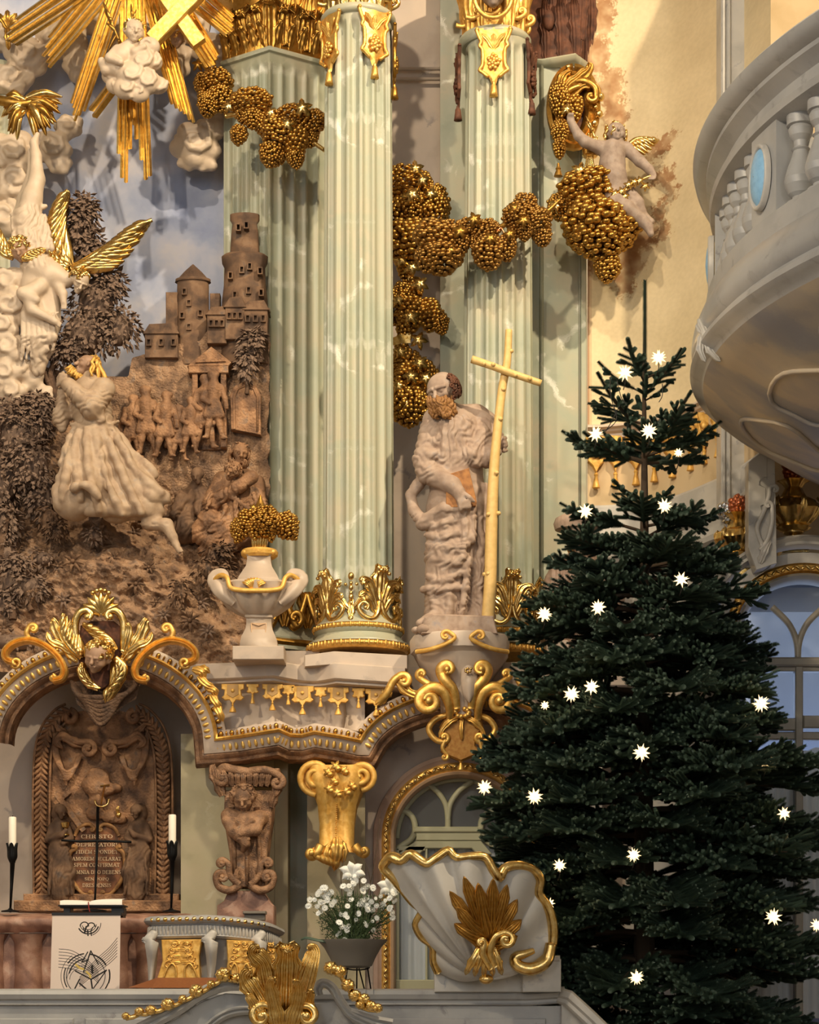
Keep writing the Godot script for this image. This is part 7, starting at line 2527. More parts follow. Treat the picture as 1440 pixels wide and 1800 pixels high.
func crest() -> void:
	D = 17.2
	var o := thing("gilded_crest", "gilded crest of scrolls with a winged cherub head over the niche arch", "crest", at(178, 1235, 17.2))
	for s in [-1.0, 1.0]:
		var c := 177.0
		var st := S()
		# broad C-shaped band with curled ends
		var band := smoothed(arr([[c + s * 142, 1166, -4], [c + s * 164, 1160, 0], [c + s * 166, 1146, 4], [c + s * 150, 1132, 6], [c + s * 124, 1127, 8], [c + s * 98, 1136, 12], [c + s * 74, 1156, 14], [c + s * 62, 1178, 14], [c + s * 66, 1194, 12], [c + s * 82, 1198, 10]]), 5)
		sweep(st, arch_frames(band), PackedVector2Array([Vector2(-10, -6), Vector2(8, -6), Vector2(12, -3), Vector2(7, 0), Vector2(12, 3), Vector2(8, 6), Vector2(-10, 6)]), true)
		tube(st, spiral(Vector2(c + s * 148, 1166), 9, 3, 90 - s * 60, 90 + s * 380, 16, 4, 12), 3.6, 8)
		tube(st, spiral(Vector2(c + s * 82, 1194), 6, 2, -90, -90 - s * 360, 14, 12, 16), 3.4, 8)
		part(o, "scroll_band", st, M.gold_matt)
		st = S()
		scroll(st, [[c + s * 96, 1132, 10], [c + s * 118, 1128, 10], [c + s * 128, 1116, 10], [c + s * 124, 1104, 10]], 5.5, 8, -s * 330, 0.9, 2.5)
		part(o, "curl", st, M.gold_matt)
		st = S()
		tube(st, smoothed(arr([[c + s * 40, 1146, 10], [c + s * 42, 1120, 14], [c + s * 42, 1096, 16], [c + s * 34, 1080, 18], [c + s * 22, 1076, 18], [c + s * 14, 1084, 20], [c + s * 18, 1092, 22]]), 5), [6, 7, 7, 5], 8, 0.8)
		ball(st, V(c + s * 20, 1088, 22), V(6, 6, 5), 10, 7)
		part(o, "inner_scroll", st, M.gold)
		st = S()
		leaf(st, [[c + s * 40, 1160, 8], [c + s * 58, 1140, 14], [c + s * 72, 1116, 16], [c + s * 80, 1096, 18], [c + s * 86, 1090, 16]], 15, 4, 0.3)
		leaf(st, [[c + s * 48, 1150, 12], [c + s * 66, 1138, 18], [c + s * 86, 1128, 18], [c + s * 92, 1112, 16]], 9, 3, 0.3)
		leaf(st, [[c + s * 40, 1150, 12], [c + s * 48, 1128, 18], [c + s * 52, 1106, 20], [c + s * 46, 1098, 22]], 9, 3, 0.3)
		part(o, "acanthus", st, M.gold)
	var st := S()
	for k in 7:
		var a := -PI / 2 + (k - 3) * 0.36
		leaf(st, [[180, 1082, 16], [180 + cos(a) * 18, 1084 + sin(a) * 24, 24], [180 + cos(a) * 36, 1086 + sin(a) * 44, 20]], 8, 0, 0.4, Vector3(0, 0, 1), 1, 1.6, 0.5)
	for k in 5:
		ball(st, V(166 + k * 7, 1046 - 5 * sin(k * PI / 4), 22), V(4.5, 4, 4), 8, 6)
	part(o, "shell", st, M.gold)
	st = S()
	plate(st, [[142, 1100], [160, 1092], [200, 1092], [216, 1104], [222, 1150], [214, 1190], [180, 1212], [146, 1190], [136, 1150]], -8, 4, 2)
	part(o, "cartouche_field", st, M.umber)
	# cherub head with wings folded round it
	wing2(o, [[146, 1158, 14], [126, 1140, 16], [112, 1112, 16], [112, 1080, 12]], [[150, 1156, 18], [146, 1130, 18], [136, 1106, 16], [116, 1080, 12]], 9, M.gold)
	wing2(o, [[206, 1146, 20], [196, 1128, 22], [172, 1110, 20], [148, 1098, 16]], [[204, 1150, 24], [182, 1136, 24], [162, 1120, 20], [146, 1102, 16]], 8, M.gold)
	wing2(o, [[206, 1160, 20], [222, 1176, 22], [214, 1200, 20], [190, 1216, 16], [184, 1236, 12]], [[198, 1176, 24], [206, 1190, 24], [196, 1206, 20], [190, 1222, 16], [188, 1240, 12]], 8, M.gold)
	wing2(o, [[148, 1168, 18], [142, 1184, 20], [154, 1206, 18], [174, 1216, 14]], [[156, 1172, 22], [152, 1186, 22], [164, 1202, 18], [180, 1212, 14]], 6, M.gold)
	var fd := Field.new(V(142, 1122, -8), V(214, 1198, 72), 1.4)
	child_head(fd, V(177, 1160, 30), 27, -14, -26, 14)
	part(o, "cherub_face", carved(fd), M.skin)
	st = S()
	locks(st, V(178, 1157, 29), 28, facing(-14, -26, 14), 80, V(-1, 0.1, -0.9), V(1, 1, 0.5), 0.5, 0.13, 0.08)
	part(o, "hair", st, M.gold)
	# dark cloth hung below
	st = S()
	for k in 7:
		var t := k / 6.0
		var y0 := lerpf(1196, 1206, t)
		tube(st, smoothed(arr([[124 + t * 10, y0, -4], [138 + t * 10, 1222 + t * 8, 4], [178, 1228 + t * 46, 12 - t * 6], [222 - t * 10, 1220 + t * 8, 4], [248 - t * 10, y0 - 4, -4]]), 6), [3, 5, 5.5, 5, 3], 8)
	grp(st)
	grid(st, [arr([[124, 1196, -10], [178, 1200, -8], [248, 1192, -10]]), arr([[134, 1236, -8], [178, 1254, -4], [238, 1228, -8]]), arr([[150, 1244, -8], [178, 1276, -4], [222, 1236, -8]])])
	part(o, "hanging_cloth", st, M.earth_dark)
	# gilt foliage trailing down the arch
	o = thing("gilt_trail", "gilded leaf trail creeping down the arch beside the tassel frieze", "ornament", at(390, 1270, 17.2))
	D = 17.2
	for q in [[[340, 1178], [356, 1184], [364, 1196]], [[350, 1190], [366, 1206], [382, 1212]], [[362, 1208], [378, 1216], [384, 1226]], [[372, 1222], [382, 1238], [392, 1250]], [[380, 1240], [388, 1256], [394, 1272]], [[352, 1176], [362, 1180], [372, 1186]]]:
		st = S()
		leaf(st, [[q[0][0], q[0][1], 16], [q[1][0], q[1][1], 24], [q[2][0], q[2][1], 16]], 9, 2, 0.3)
		part(o, "leaf", st, M.gold_matt)

# wing given by its leading edge and its trailing edge
func wing2(o: Node3D, lead: Array, trail: Array, n: int, m: Material, width := 0.0, called := "wing") -> void:
	var a := smoothed(arr(lead), 8)
	var b := smoothed(arr(trail), 8)
	var st := S()
	var w := width if width > 0.0 else a[0].distance_to(a[a.size() - 1]) * 0.075
	tube(st, a, [w * 0.9, w, w * 0.8, w * 0.4], 8)
	var root := part(o, called, st, m)
	for layer in 3:
		for i in n:
			var t := float(i) / n
			var i0 := int(t * 0.86 * (a.size() - 1))
			var reach: float = [0.44, 0.27, 0.16][layer]
			var u := minf(1.0, t * 0.9 + reach)
			var p := a[i0] + V(0, 0, layer * w * 0.4)
			var q := b[int(u * (b.size() - 1))].lerp(a[int(u * (a.size() - 1))], [0.0, 0.3, 0.55][layer]) + V(0, 0, layer * w * 0.35)
			st = S()
			leaf(st, [p, p.lerp(q, 0.5) + V(0, 0, w * 0.5), q], w * [1.25, 1.1, 0.9][layer], 0, 0.35, Vector3(0, 0, 1), 1, 0.9, 0.8)
			part(root, "feather", st, m)

func tablet() -> void:
	D = 18.2
	var o := thing("niche_relief", "brown carved niche relief with braided border, inscription tablet and two women", "relief", at(180, 1600, 18.2))
	var st := S()
	var poly: Array = [[58, 1600], [58, 1330]]
	for p in arc(178, 1330, 120, 84, 180, 360, 24):
		poly.append([p.x, p.y])
	poly.append([298, 1330])
	poly.append([298, 1600])
	plate(st, poly, -40, 0, 1)
	part(o, "back_panel", st, M.earth_warm)
	st = S()
	box(st, 30, 1584, 330, 1604, -20, 34, 2)
	box(st, 44, 1572, 316, 1586, -20, 18, 2)
	part(o, "sill", st, M.earth_warm)
	# braided border
	st = S()
	bead(st, Vector3.ZERO, 1.0)
	var husk := mesh_of(st)
	var u := D / F
	for s in [-1.0, 1.0]:
		var c := 181.0
		var path := smoothed(arr([[c + s * 106, 1582, 6], [c + s * 108, 1450, 6], [c + s * 106, 1340, 6], [c + s * 96, 1290, 8], [c + s * 76, 1262, 10], [c + s * 58, 1252, 12]]), 6)
		st = S()
		tube(st, path, 7.0, 8, 0.8)
		tube(st, offset_path(path, 15), 2.4, 6)
		tube(st, offset_path(path, -14), 2.4, 6)
		tube(st, spiral(Vector2(c + s * 56, 1262), 12, 4, -90, -90 + s * -330, 14, 12, 18), 6, 8)
		var bd := part(o, "border", st, M.earth_warm)
		for q in resampled(path, 10.0):
			for e in [-1.0, 1.0]:
				var nm := V(-sin(q[1]), cos(q[1]), 0)
				copy_part(bd, "braid", husk, M.earth_warm, Transform3D(Basis(Vector3(0, 0, 1), -q[1] - e * s * 0.75).scaled_local(Vector3(8.5, 3.2, 4.2) * u), W(q[0] + nm * e * 5.5 + V(0, 0, 5))))
	# swags and ionic scroll pair
	st = S()
	for s in [-1.0, 1.0]:
		var c := 178.0
		scroll(st, [[c + s * 66, 1288, 10], [c + s * 54, 1300, 14], [c + s * 38, 1306, 16], [c + s * 20, 1306, 18]], 6, 13, s * -420)
		leaf(st, [[c + s * 30, 1312, 14], [c + s * 50, 1304, 20], [c + s * 66, 1296, 20], [c + s * 76, 1306, 18], [c + s * 64, 1318, 18]], 11, 3, 0.3)
		leaf(st, [[c + s * 60, 1290, 12], [c + s * 72, 1282, 18], [c + s * 82, 1270, 14]], 8, 3, 0.3)
		for k in 4:
			tube(st, smoothed(arr([[c + s * 82, 1276 + k * 2, 8], [c + s * (80 - k * 2), 1330, 10], [c + s * (62 - k), 1358 + k * 4, 14], [c + s * (44 + k), 1350 + k * 2, 12], [c + s * (34 + k * 2), 1330, 8]]), 5), [2.4, 3.4, 4, 3.4, 2], 8)
		lathe(st, V(c + s * 60, 1366, 12), [[2, 0], [6, 6], [3, 10], [2, 16]], 10)
	part(o, "swag", st, M.earth_warm)
	# pile of attributes in the middle
	var fd := Field.new(V(136, 1340, -6), V(232, 1450, 34), 2.4)
	for q in [[174, 1366, 10, 20], [172, 1384, 12, 24], [158, 1380, 10, 14], [192, 1388, 10, 14], [206, 1386, 8, 10], [172, 1410, 8, 16], [168, 1430, 6, 16], [196, 1436, 6, 16], [212, 1440, 4, 12]]:
		fd.egg(V(q[0], q[1], q[2]), V(q[3], q[3] * 0.8, 12), 4)
	part(o, "symbol_pile", carved(fd, func(p: Vector3, _n: Vector3) -> float: return 2.2 * sin(p.x * 0.6 + p.y * 0.4) * noise.get_noise_2d(p.x * 0.05, p.y * 0.05)), M.earth_warm)
	st = S()
	tube(st, arr([[187, 1384, 24], [181, 1416, 24]]), 1.6, 6)
	tube(st, arr([[180, 1384, 24], [196, 1382, 24]]), 1.4, 6)
	tube(st, smoothed(arr([[170, 1408, 24], [173, 1417, 24], [182, 1420, 24], [192, 1416, 24], [195, 1406, 24]]), 4), 1.6, 6)
	part(o, "anchor", st, M.gold, "small gilded anchor")
	st = S()
	beam(st, V(100, 1396, 6), V(150, 1462, 14), 5, 4)
	beam(st, V(98, 1414, 6), V(124, 1392, 6), 4, 4)
	part(o, "leaning_cross", st, M.earth_warm)
	st = S()
	lathe(st, V(118, 0, 20), [[8, 1470], [8, 1468], [2, 1466], [2, 1458], [6, 1456], [8, 1448], [7, 1447]], 14)
	part(o, "chalice", st, M.gold, "small gilded chalice")
	st = S()
	ball(st, V(211, 1434, 20), V(5, 5, 4))
	leaf(st, [[211, 1430, 20], [209, 1424, 22], [212, 1418, 20]], 4, 2, 0.3)
	part(o, "flaming_heart", st, M.gold)
	# the two women
	for q in [[108.0, 1.0], [244.0, -1.0]]:
		var x: float = q[0]
		var s: float = q[1]
		fd = Field.new(V(x - 36, 1402, -8), V(x + 40, 1584, 50), 2.0)
		fd.chain([V(x - s * 2, 1452, 8), V(x - s * 4, 1478, 10), V(x - s * 4, 1500, 10)], [14, 13, 17], 5)
		fd.chain([V(x - s * 4, 1500, 10), V(x, 1540, 12), V(x + s * 2, 1572, 8)], [18, 19, 20], 6)
		fd.chain([V(x + s * 4, 1500, 14), V(x + s * 16, 1534, 18), V(x + s * 14, 1570, 12)], [13, 12, 10], 4)
		fd.chain([V(x - s * 14, 1454, 10), V(x - s * 20, 1476, 16), V(x + s * 4, 1470, 26), V(x + s * 12, 1462, 26)], [7, 6.5, 5, 4], 3)
		fd.chain([V(x + s * 10, 1452, 8), V(x + s * 18, 1474, 16), V(x + s * 6, 1484, 24)], [7, 6, 5], 3)
		for k in 6:
			fd.chain([V(x - s * 12 + k * s * 5, 1492, 22), V(x - s * 16 + k * s * 7, 1530, 28), V(x - s * 18 + k * s * 8, 1574, 24)], [2.4, 3.0, 2.6], 1.4)
		man_head(fd, V(x + s * 2, 1428, 20), 13, facing(s * 40, -24, 0))
		fd.cap(V(x - s * 4, 1424, 8), V(x - s * 8, 1432, 8), 11, 9, 3)
		part(o, "carved_woman", carved(fd, func(p: Vector3, _n: Vector3) -> float: return folds(p, 1.8, 0.34, 0.08, 5.0) if p.y > 1490.0 else 0.0), M.earth_plain)
	# inscription tablet in a scrolled frame
	st = S()
	plate(st, [[134, 1466], [140, 1456], [158, 1452], [172, 1456], [186, 1452], [204, 1458], [210, 1468], [214, 1490], [218, 1520], [214, 1550], [204, 1568], [172, 1576], [140, 1568], [130, 1550], [126, 1520], [130, 1490]], -2, 12, 2)
	part(o, "tablet", st, M.tablet)
	st = S()
	for s in [-1.0, 1.0]:
		var c := 172.0
		scroll(st, [[c + s * 38, 1470, 12], [c + s * 30, 1456, 16], [c + s * 14, 1450, 16], [c + s * 5, 1456, 16]], 3.2, 4, s * -300)
		scroll(st, [[c + s * 34, 1562, 12], [c + s * 44, 1546, 16], [c + s * 50, 1520, 16], [c + s * 46, 1500, 16], [c + s * 38, 1494, 16]], 4.0, 4, s * 300)
		scroll(st, [[c + s * 34, 1562, 14], [c + s * 24, 1572, 14], [c + s * 12, 1574, 14]], 3.2, 4, s * 300)
	part(o, "tablet_frame", st, M.earth_gold)
	var lines: Array = [["CHRISTO", 1471.5, 55.0], ["DEPRECATORI", 1486.0, 72.0], ["FIDEM SPONDET", 1498.5, 74.0], ["AMOREM DECLARAT", 1510.5, 86.0], ["SPEM CONFIRMAT", 1521.5, 80.0], ["OMNIA DEO DEBENS", 1534.0, 84.0], ["SEN POPQ", 1546.0, 42.0], ["DRESDENSIS", 1557.0, 50.0]]
	var font := SystemFont.new()
	font.font_names = PackedStringArray(["Droid Serif"])
	for l in lines:
		var tm := TextMesh.new()
		tm.font = font
		tm.text = l[0]
		tm.font_size = 64
		tm.depth = 0.004
		tm.pixel_size = 0.001
		var wdt := tm.get_aabb().size.x
		var k: float = l[2] * u / maxf(wdt, 0.001)
		var hk: float = 6.6 * u / maxf(tm.get_aabb().size.y, 0.001)
		copy_part(o, "inscription", tm, M.lettering, Transform3D(Basis().scaled(Vector3(k, hk, 1.0)), W(V(172, l[1], 13.0))))

func offset_path(p: PackedVector3Array, d: float) -> PackedVector3Array:
	var r := PackedVector3Array()
	for i in p.size():
		var t := (p[mini(i + 1, p.size() - 1)] - p[maxi(i - 1, 0)]).normalized()
		r.append(p[i] + V(-t.y, t.x, 0) * d)
	return r

func altar_table() -> void:
	D = 16.95
	var o := thing("altar_table", "rough red marble altar table with dark stone body", "altar", at(120, 1790, 16.95))
	var st := S()
	grp(st)
	var rows: Array = []
	for j in 8:
		var row := PackedVector3Array()
		for i in 61:
			var x := lerpf(-70, 330, i / 60.0)
			var t := j / 7.0
			var n := noise.get_noise_2d(x * 0.04, j * 3.0) * 3.0 + noise.get_noise_2d(x * 0.12, j * 5.0) * 1.5
			row.append(V(x, lerpf(1602, 1640, t) + n * 0.6, -90 * (1.0 - minf(1.0, j / 2.0)) + 14 * sin(PI * t) + n))
		rows.append(row)
	grid(st, rows)
	part(o, "slab", st, M.red)
	st = S()
	box(st, -70, 1640, 330, 1860, -60, -10, 1)
	for x in [-20.0, 48.0, 200.0, 262.0]:
		lathe(st, V(x, 0, -14), [[34, 1642], [26, 1656], [24, 1700], [30, 1800], [30, 1860]], 20)
	part(o, "body", st, M.red)
	# standing cross
	D = 17.1
	o = thing("iron_cross", "thin black iron cross standing before the inscription tablet", "cross", at(168, 1602, 17.1))
	st = S()
	tube(st, arr([[172, 1418, 0], [171, 1480, 0], [168, 1560, 0], [166, 1603, 0]]), [2.8, 2.4, 2.0, 1.6], 8)
	part(o, "upright", st, M.iron)
	st = S()
	tube(st, arr([[108, 1477, 0], [140, 1479, 0], [172, 1478, 0], [204, 1479, 0], [231, 1480, 0]]), [2.0, 2.4, 2.4, 2.2, 2.2], 8)
	part(o, "crossbar", st, M.iron)
	st = S()
	lathe(st, V(166, 1600, 0), [[2, -6], [6, -2], [22, 0], [22, 3]], 20)
	part(o, "foot", st, M.iron)
	# candlesticks and candles
	for q in [[22.0, 1484.0, "black tulip-cup candlestick at the frame's left edge", "tall white candle at the frame's left edge", -4.0], [303.0, 1480.0, "black tulip-cup candlestick beside the braided niche border, next to the carved herm", "tall white candle beside the braided niche border, next to the carved herm", -2.0]]:
		var x: float = q[0]
		var y: float = q[1]
		o = thing("candlestick", q[2], "candlestick", at(x + q[4], 1603, 17.1), "altar candlesticks")
		st = S()
		tube(st, arr([[x, y + 30, 0], [x + q[4] * 0.4, y + 70, 0], [x + q[4], y + 120, 0]]), [4.6, 3.0, 1.8], 10)
		lathe(st, V(x + q[4], 1600, 0), [[2, -4], [5, -1], [16, 1], [16, 3]], 18)
		part(o, "stem", st, M.iron)
		for k in 5:
			st = S()
			var a := TAU * k / 5 + 0.4
			var dx := cos(a)
			var dz := sin(a)
			leaf(st, [[x + dx * 2, y + 34, dz * 2], [x + dx * 8, y + 24, dz * 8], [x + dx * 9, y + 8, dz * 9], [x + dx * 11, y - 2, dz * 11]], 6.5, 0, 0.3, Vector3(dx, 0, dz), 1, 1, 0.5)
			part(o, "cup_petal", st, M.iron)
		o = thing("altar_candle", q[3], "candle", at(x, y + 14, 17.1), "altar candles")
		st = S()
		lathe(st, V(x, 0, 0), [[6.6, y + 12], [6.8, y - 46], [5.8, y - 48], [1.0, y - 47]], 18)
		part(o, "wax", st, M.wax)
		st = S()
		tube(st, arr([[x, y - 47, 0], [x + 0.6, y - 51, 0]]), 0.6, 6)
		part(o, "wick", st, M.black)
	# reading desk with cloth and book
	D = 16.3
	o = thing("book_stand", "low black book stand behind the white cloth", "stand", at(160, 1606, 16.3))
	st = S()
	box(st, 106, 1592, 216, 1596, -40, 6, 0.6)
	box(st, 112, 1596, 124, 1608, -34, 2, 0.6)
	box(st, 196, 1596, 218, 1608, -34, 2, 0.6)
	box(st, 110, 1604, 216, 1612, -40, 0, 0.6)
	box(st, 130, 1612, 190, 2040, -36, -10, 0.6)
	part(o, "desk", st, M.black)
	o = thing("open_book", "open white book lying on the black stand", "book", at(160, 1592, 16.3))
	st = S()
	grp(st)
	rows = []
	for j in 4:
		var row := PackedVector3Array()
		for i in 25:
			var x := lerpf(107, 216, i / 24.0)
			var s := (x - 157.0) / 54.0
			var y := 1589.0 - 8.0 * pow(absf(s), 0.4) * (1.0 - 0.35 * absf(s)) - (2.0 if s > 0.0 else 0.0)
			row.append(V(x, y - j * 1.2, 10 - j * 16))
		rows.append(row)
	var base := PackedVector3Array()
	for p: Vector3 in rows[0]:
		base.append(V(p.x, 1592, 10))
	rows.insert(0, base)
	grid(st, rows)
	part(o, "pages", st, M.white)
	st = S()
	box(st, 104, 1591, 219, 1593.5, -44, 12, 0.4)
	part(o, "cover", st, M.black)
	st = S()
	tube(st, smoothed(arr([[157, 1586, 11], [158, 1596, 13], [160, 1604, 13]]), 3), 0.9, 6)
	part(o, "ribbon", st, M.red_cloth)
	# the hanging cloth with woven black drawing
	D = 16.15
	o = thing("altar_cloth", "off-white hanging cloth woven with a black line drawing", "cloth", at(150, 1745, 16.15))
	var sheet := cloth_sheet()
	part(o, "cloth", sheet, M.parament)
	st = S()
	box(st, 91, 1604, 214, 1609, -30, 1.5, 0.6)
	part(o, "rod", st, M.black)

func cloth_sheet() -> ArrayMesh:
	var st := S()
	st.set_smooth_group(1)
	for j in 12:
		for i in 12:
			for k in [[0, 0], [1, 0], [1, 1], [0, 0], [1, 1], [0, 1]]:
				var u = (i + k[0]) / 12.0
				var v = (j + k[1]) / 12.0
				st.set_uv(Vector2(u, v))
				st.add_vertex(W(V(lerpf(92 - v * 4, 212 - v * 2, u), lerpf(1608, 1752, v), 1.5 * sin(u * 9.0) * v)))
	# weave the drawing into an image
	var img := Image.create(360, 432, false, Image.FORMAT_RGB8)
	img.fill(rgb(226, 210, 198))
	for n in 9000:
		img.set_pixel(rng.randi() % 360, rng.randi() % 432, rgb(226, 210, 198) * rng.randf_range(0.93, 1.05))
	var ink := rgb(28, 26, 26)
	var soft := rgb(196, 186, 180)
	for yy in range(190, 432):
		for xx in range(60, 320):
			var q := Vector2(xx - 186, yy - 322)
			if q.length() < 112 and q.length() > 30:
				img.set_pixel(xx, yy, img.get_pixel(xx, yy).lerp(soft, 0.5))
	for a in [[186, 322, 116, 150, 200, 5], [186, 322, 118, 215, 262, 6], [186, 322, 116, 278, 330, 7], [186, 322, 122, 345, 378, 7], [186, 322, 120, 20, 60, 6], [186, 322, 104, 120, 250, 3], [186, 322, 90, 190, 262, 6], [186, 322, 132, 130, 235, 2], [186, 322, 98, 300, 420, 3], [190, 44, 56, 20, 85, 6], [190, 44, 56, 95, 150, 6], [190, 44, 66, 0, 70, 3], [190, 44, 44, 10, 170, 3], [190, 44, 34, 20, 160, 3], [170, 60, 22, 180, 360, 5], [206, 62, 20, 180, 360, 5], [188, 66, 24, 0, 180, 4], [160, 340, 60, 180, 300, 2], [160, 345, 76, 180, 300, 2]]:
		var steps := int(a[2] * absf(a[4] - a[3]) / 57.0) + 2
		for s in steps:
			var g := deg_to_rad(lerpf(a[3], a[4], s / float(steps)))
			dab(img, a[0] + cos(g) * a[2], a[1] + sin(g) * a[2], a[5] * 0.5, ink)
	for k in 7:
		stroke(img, [[40, 180 + k * 16], [110, 190 + k * 16], [190, 240 + k * 12], [250, 300 + k * 10]], 1.1, ink)
		stroke(img, [[344, 122 + k * 16], [300, 176 + k * 14], [230, 240 + k * 12], [150, 330 + k * 8]], 1.1, ink)
	for l in [[[190, 196], [160, 250], 2.5], [[206, 190], [248, 262], 2.5], [[206, 190], [170, 300], 3], [[160, 250], [196, 236], 2.5], [[128, 296], [210, 340], 3], [[210, 340], [290, 292], 3.5], [[210, 340], [220, 404], 3.5], [[150, 360], [200, 404], 3.5], [[150, 340], [110, 425], 3], [[214, 270], [216, 306], 5], [[180, 400], [182, 425], 3], [[188, 80], [190, 110], 3], [[204, 84], [208, 110], 2.5], [[180, 62], [172, 92], 4], [[290, 292], [216, 398], 2.5]]:
		stroke(img, [l[0], l[1]], l[2], ink)
	stroke(img, [[130, 262], [150, 280], [170, 286]], 5, rgb(206, 180, 96))
	stroke(img, [[186, 300], [204, 318], [206, 330]], 5, rgb(206, 180, 96))
	M.parament = mat(Color(1, 1, 1), 0.9)
	M.parament.albedo_texture = ImageTexture.create_from_image(img)
	return mesh_of(st)

func dab(img: Image, x: float, y: float, r: float, c: Color) -> void:
	for j in range(int(y - r), int(y + r) + 2):
		for i in range(int(x - r), int(x + r) + 2):
			if i >= 0 and j >= 0 and i < img.get_width() and j < img.get_height():
				var d := Vector2(i - x, j - y).length()
				if d < r + 0.6:
					img.set_pixel(i, j, img.get_pixel(i, j).lerp(c, clampf(r + 0.6 - d, 0, 1)))

func stroke(img: Image, pts: Array, r: float, c: Color) -> void:
	var p := PackedVector3Array()
	for q in pts:
		p.append(V(q[0], q[1], 0))
	if p.size() > 2:
		p = smoothed(p, 8)
	for i in p.size() - 1:
		var n := int(p[i].distance_to(p[i + 1])) + 1
		for k in n:
			var q := p[i].lerp(p[i + 1], k / float(n))
			dab(img, q.x, q.y, r, c)

func ambo() -> void:
	D = 15.9
	var o := thing("gilded_ambo", "grey stone font with gilded filigree panels and beaded rim", "font", at(370, 1800, 15.9))
	var run := smoothed(arr([[250, 1612, -110], [262, 1612, -20], [310, 1611, -6], [364, 1610, 2]]), 3)
	run.append_array(smoothed(arr([[400, 1612, -2], [440, 1616, -20], [470, 1622, -50], [488, 1630, -100]]), 4))
	var fr := run_frames(run)
	var st := S()
	sweep(st, fr, PackedVector2Array([Vector2(-60, -2), Vector2(0, -2), Vector2(6, 1), Vector2(8, 6), Vector2(4, 11), Vector2(-2, 13), Vector2(-2, 16)]), false, false)
	part(o, "rim", st, M.grey)
	st = S()
	sweep(st, fr, PackedVector2Array([Vector2(-2, 14), Vector2(-2, 32), Vector2(0, 34), Vector2(-4, 38), Vector2(-12, 39)]), false, false)
	part(o, "frieze", st, M.grey)
	var u := D / F
	for q in resampled(run, 13.0):
		copy_part(o, "gilt_bead", egg_mesh, M.gold, Transform3D(Basis().scaled(Vector3(4.6, 4.0, 4.0) * u), W(q[0] + V(0, 5, 6))))
	for q in resampled(run, 6.5):
		copy_part(o, "flute", egg_mesh, M.grey_light, Transform3D(Basis().scaled(Vector3(2.2, 9.0, 2.4) * u), W(q[0] + V(0, 24, -2))))
	st = S()
	sweep(st, fr, PackedVector2Array([Vector2(-14, 38), Vector2(-22, 60), Vector2(-30, 90), Vector2(-26, 130), Vector2(-20, 190)]), false, false)
	part(o, "body", st, M.grey)
	# gilded panels and grey scrolled corner posts
	var panels: Array = [[[284, 1652], [356, 1651], [350, 1680], [352, 1722], [276, 1722], [286, 1690]], [[398, 1652], [446, 1654], [442, 1680], [452, 1716], [396, 1720], [400, 1690]], [[466, 1662], [482, 1668], [480, 1700], [470, 1700]]]
	var zs := [[-12.0, 2.0], [-20.0, -2.0], [-60.0, -38.0]]
	for k in 3:
		st = S()
		plate(st, panels[k], zs[k][0] - 20, zs[k][1] + 2, 2)
		var pn := part(o, "gilded_panel", st, M.gold_paint)
		st = S()
		var cx: float = [318.0, 423.0, 474.0][k]
		var w: float = [1.0, 0.7, 0.25][k]
		for r in 4:
			for s in [-1.0, 1.0]:
				tube(st, spiral(Vector2(cx + s * (10 + r * 4) * w, 1660 + r * 12), 7 * w + 1, 2, 0, s * 420, 14, zs[k][1] + 3, zs[k][1] + 5), 1.4, 6)
				leaf(st, [[cx, 1656 + r * 12, zs[k][1] + 2], [cx + s * 10 * w, 1658 + r * 11, zs[k][1] + 5], [cx + s * 22 * w, 1654 + r * 12, zs[k][1] + 3]], 4 * w + 0.6, 2, 0.3)
		for s in [-1.0, 1.0]:
			tube(st, smoothed(arr([[cx + s * 8 * w, 1722, zs[k][1] + 3], [cx + s * 8 * w, 1702, zs[k][1] + 4], [cx + s * 16 * w, 1694, zs[k][1] + 4], [cx + s * 24 * w, 1704, zs[k][1] + 4], [cx + s * 30 * w, 1720, zs[k][1] + 3]]), 4), 2.0, 6)
		part(pn, "filigree", st, M.gold_matt)
	for q in [[268.0, -8.0], [374.0, 6.0], [458.0, -22.0]]:
		st = S()
		leaf(st, [[q[0], 1654, q[1]], [q[0] - 2, 1652, q[1] + 8], [q[0] - 2, 1670, q[1] + 10], [q[0] - 3, 1700, q[1] - 2], [q[0] - 6, 1740, q[1] - 4]], 13, 0, 0.5, Vector3(0, 0, 1), 1, 8, 0.9)
		part(o, "corner_scroll", st, M.grey_light)
	# wooden desk top in front
	D = 15.4
	o = thing("wooden_lectern_top", "brown wooden reading board in front of the gilded font", "lectern", at(310, 1790, 15.4))
	st = S()
	st.set_smooth_group(-1)
	var a := [V(226, 1736, 10), V(274, 1737, 60), V(388, 1737, 60), V(388, 1735, -30), V(226, 1735, -20)]
	var b := [V(274, 1719, -30), V(276, 1719, -10), V(378, 1719, -10), V(378, 1718, -40), V(272, 1718, -40)]
	for i in 5:
		quad(st, W(a[i]), W(a[(i + 1) % 5]), W(b[(i + 1) % 5]), W(b[i]))
	fan(st, arr(a))
	fan(st, arr(b))
	part(o, "board", st, M.wood)
	st = S()
	box(st, 276, 1737, 380, 1752, -30, 50, 1)
	box(st, 300, 1752, 350, 1860, -10, 30, 1)
	part(o, "box", st, M.wood)
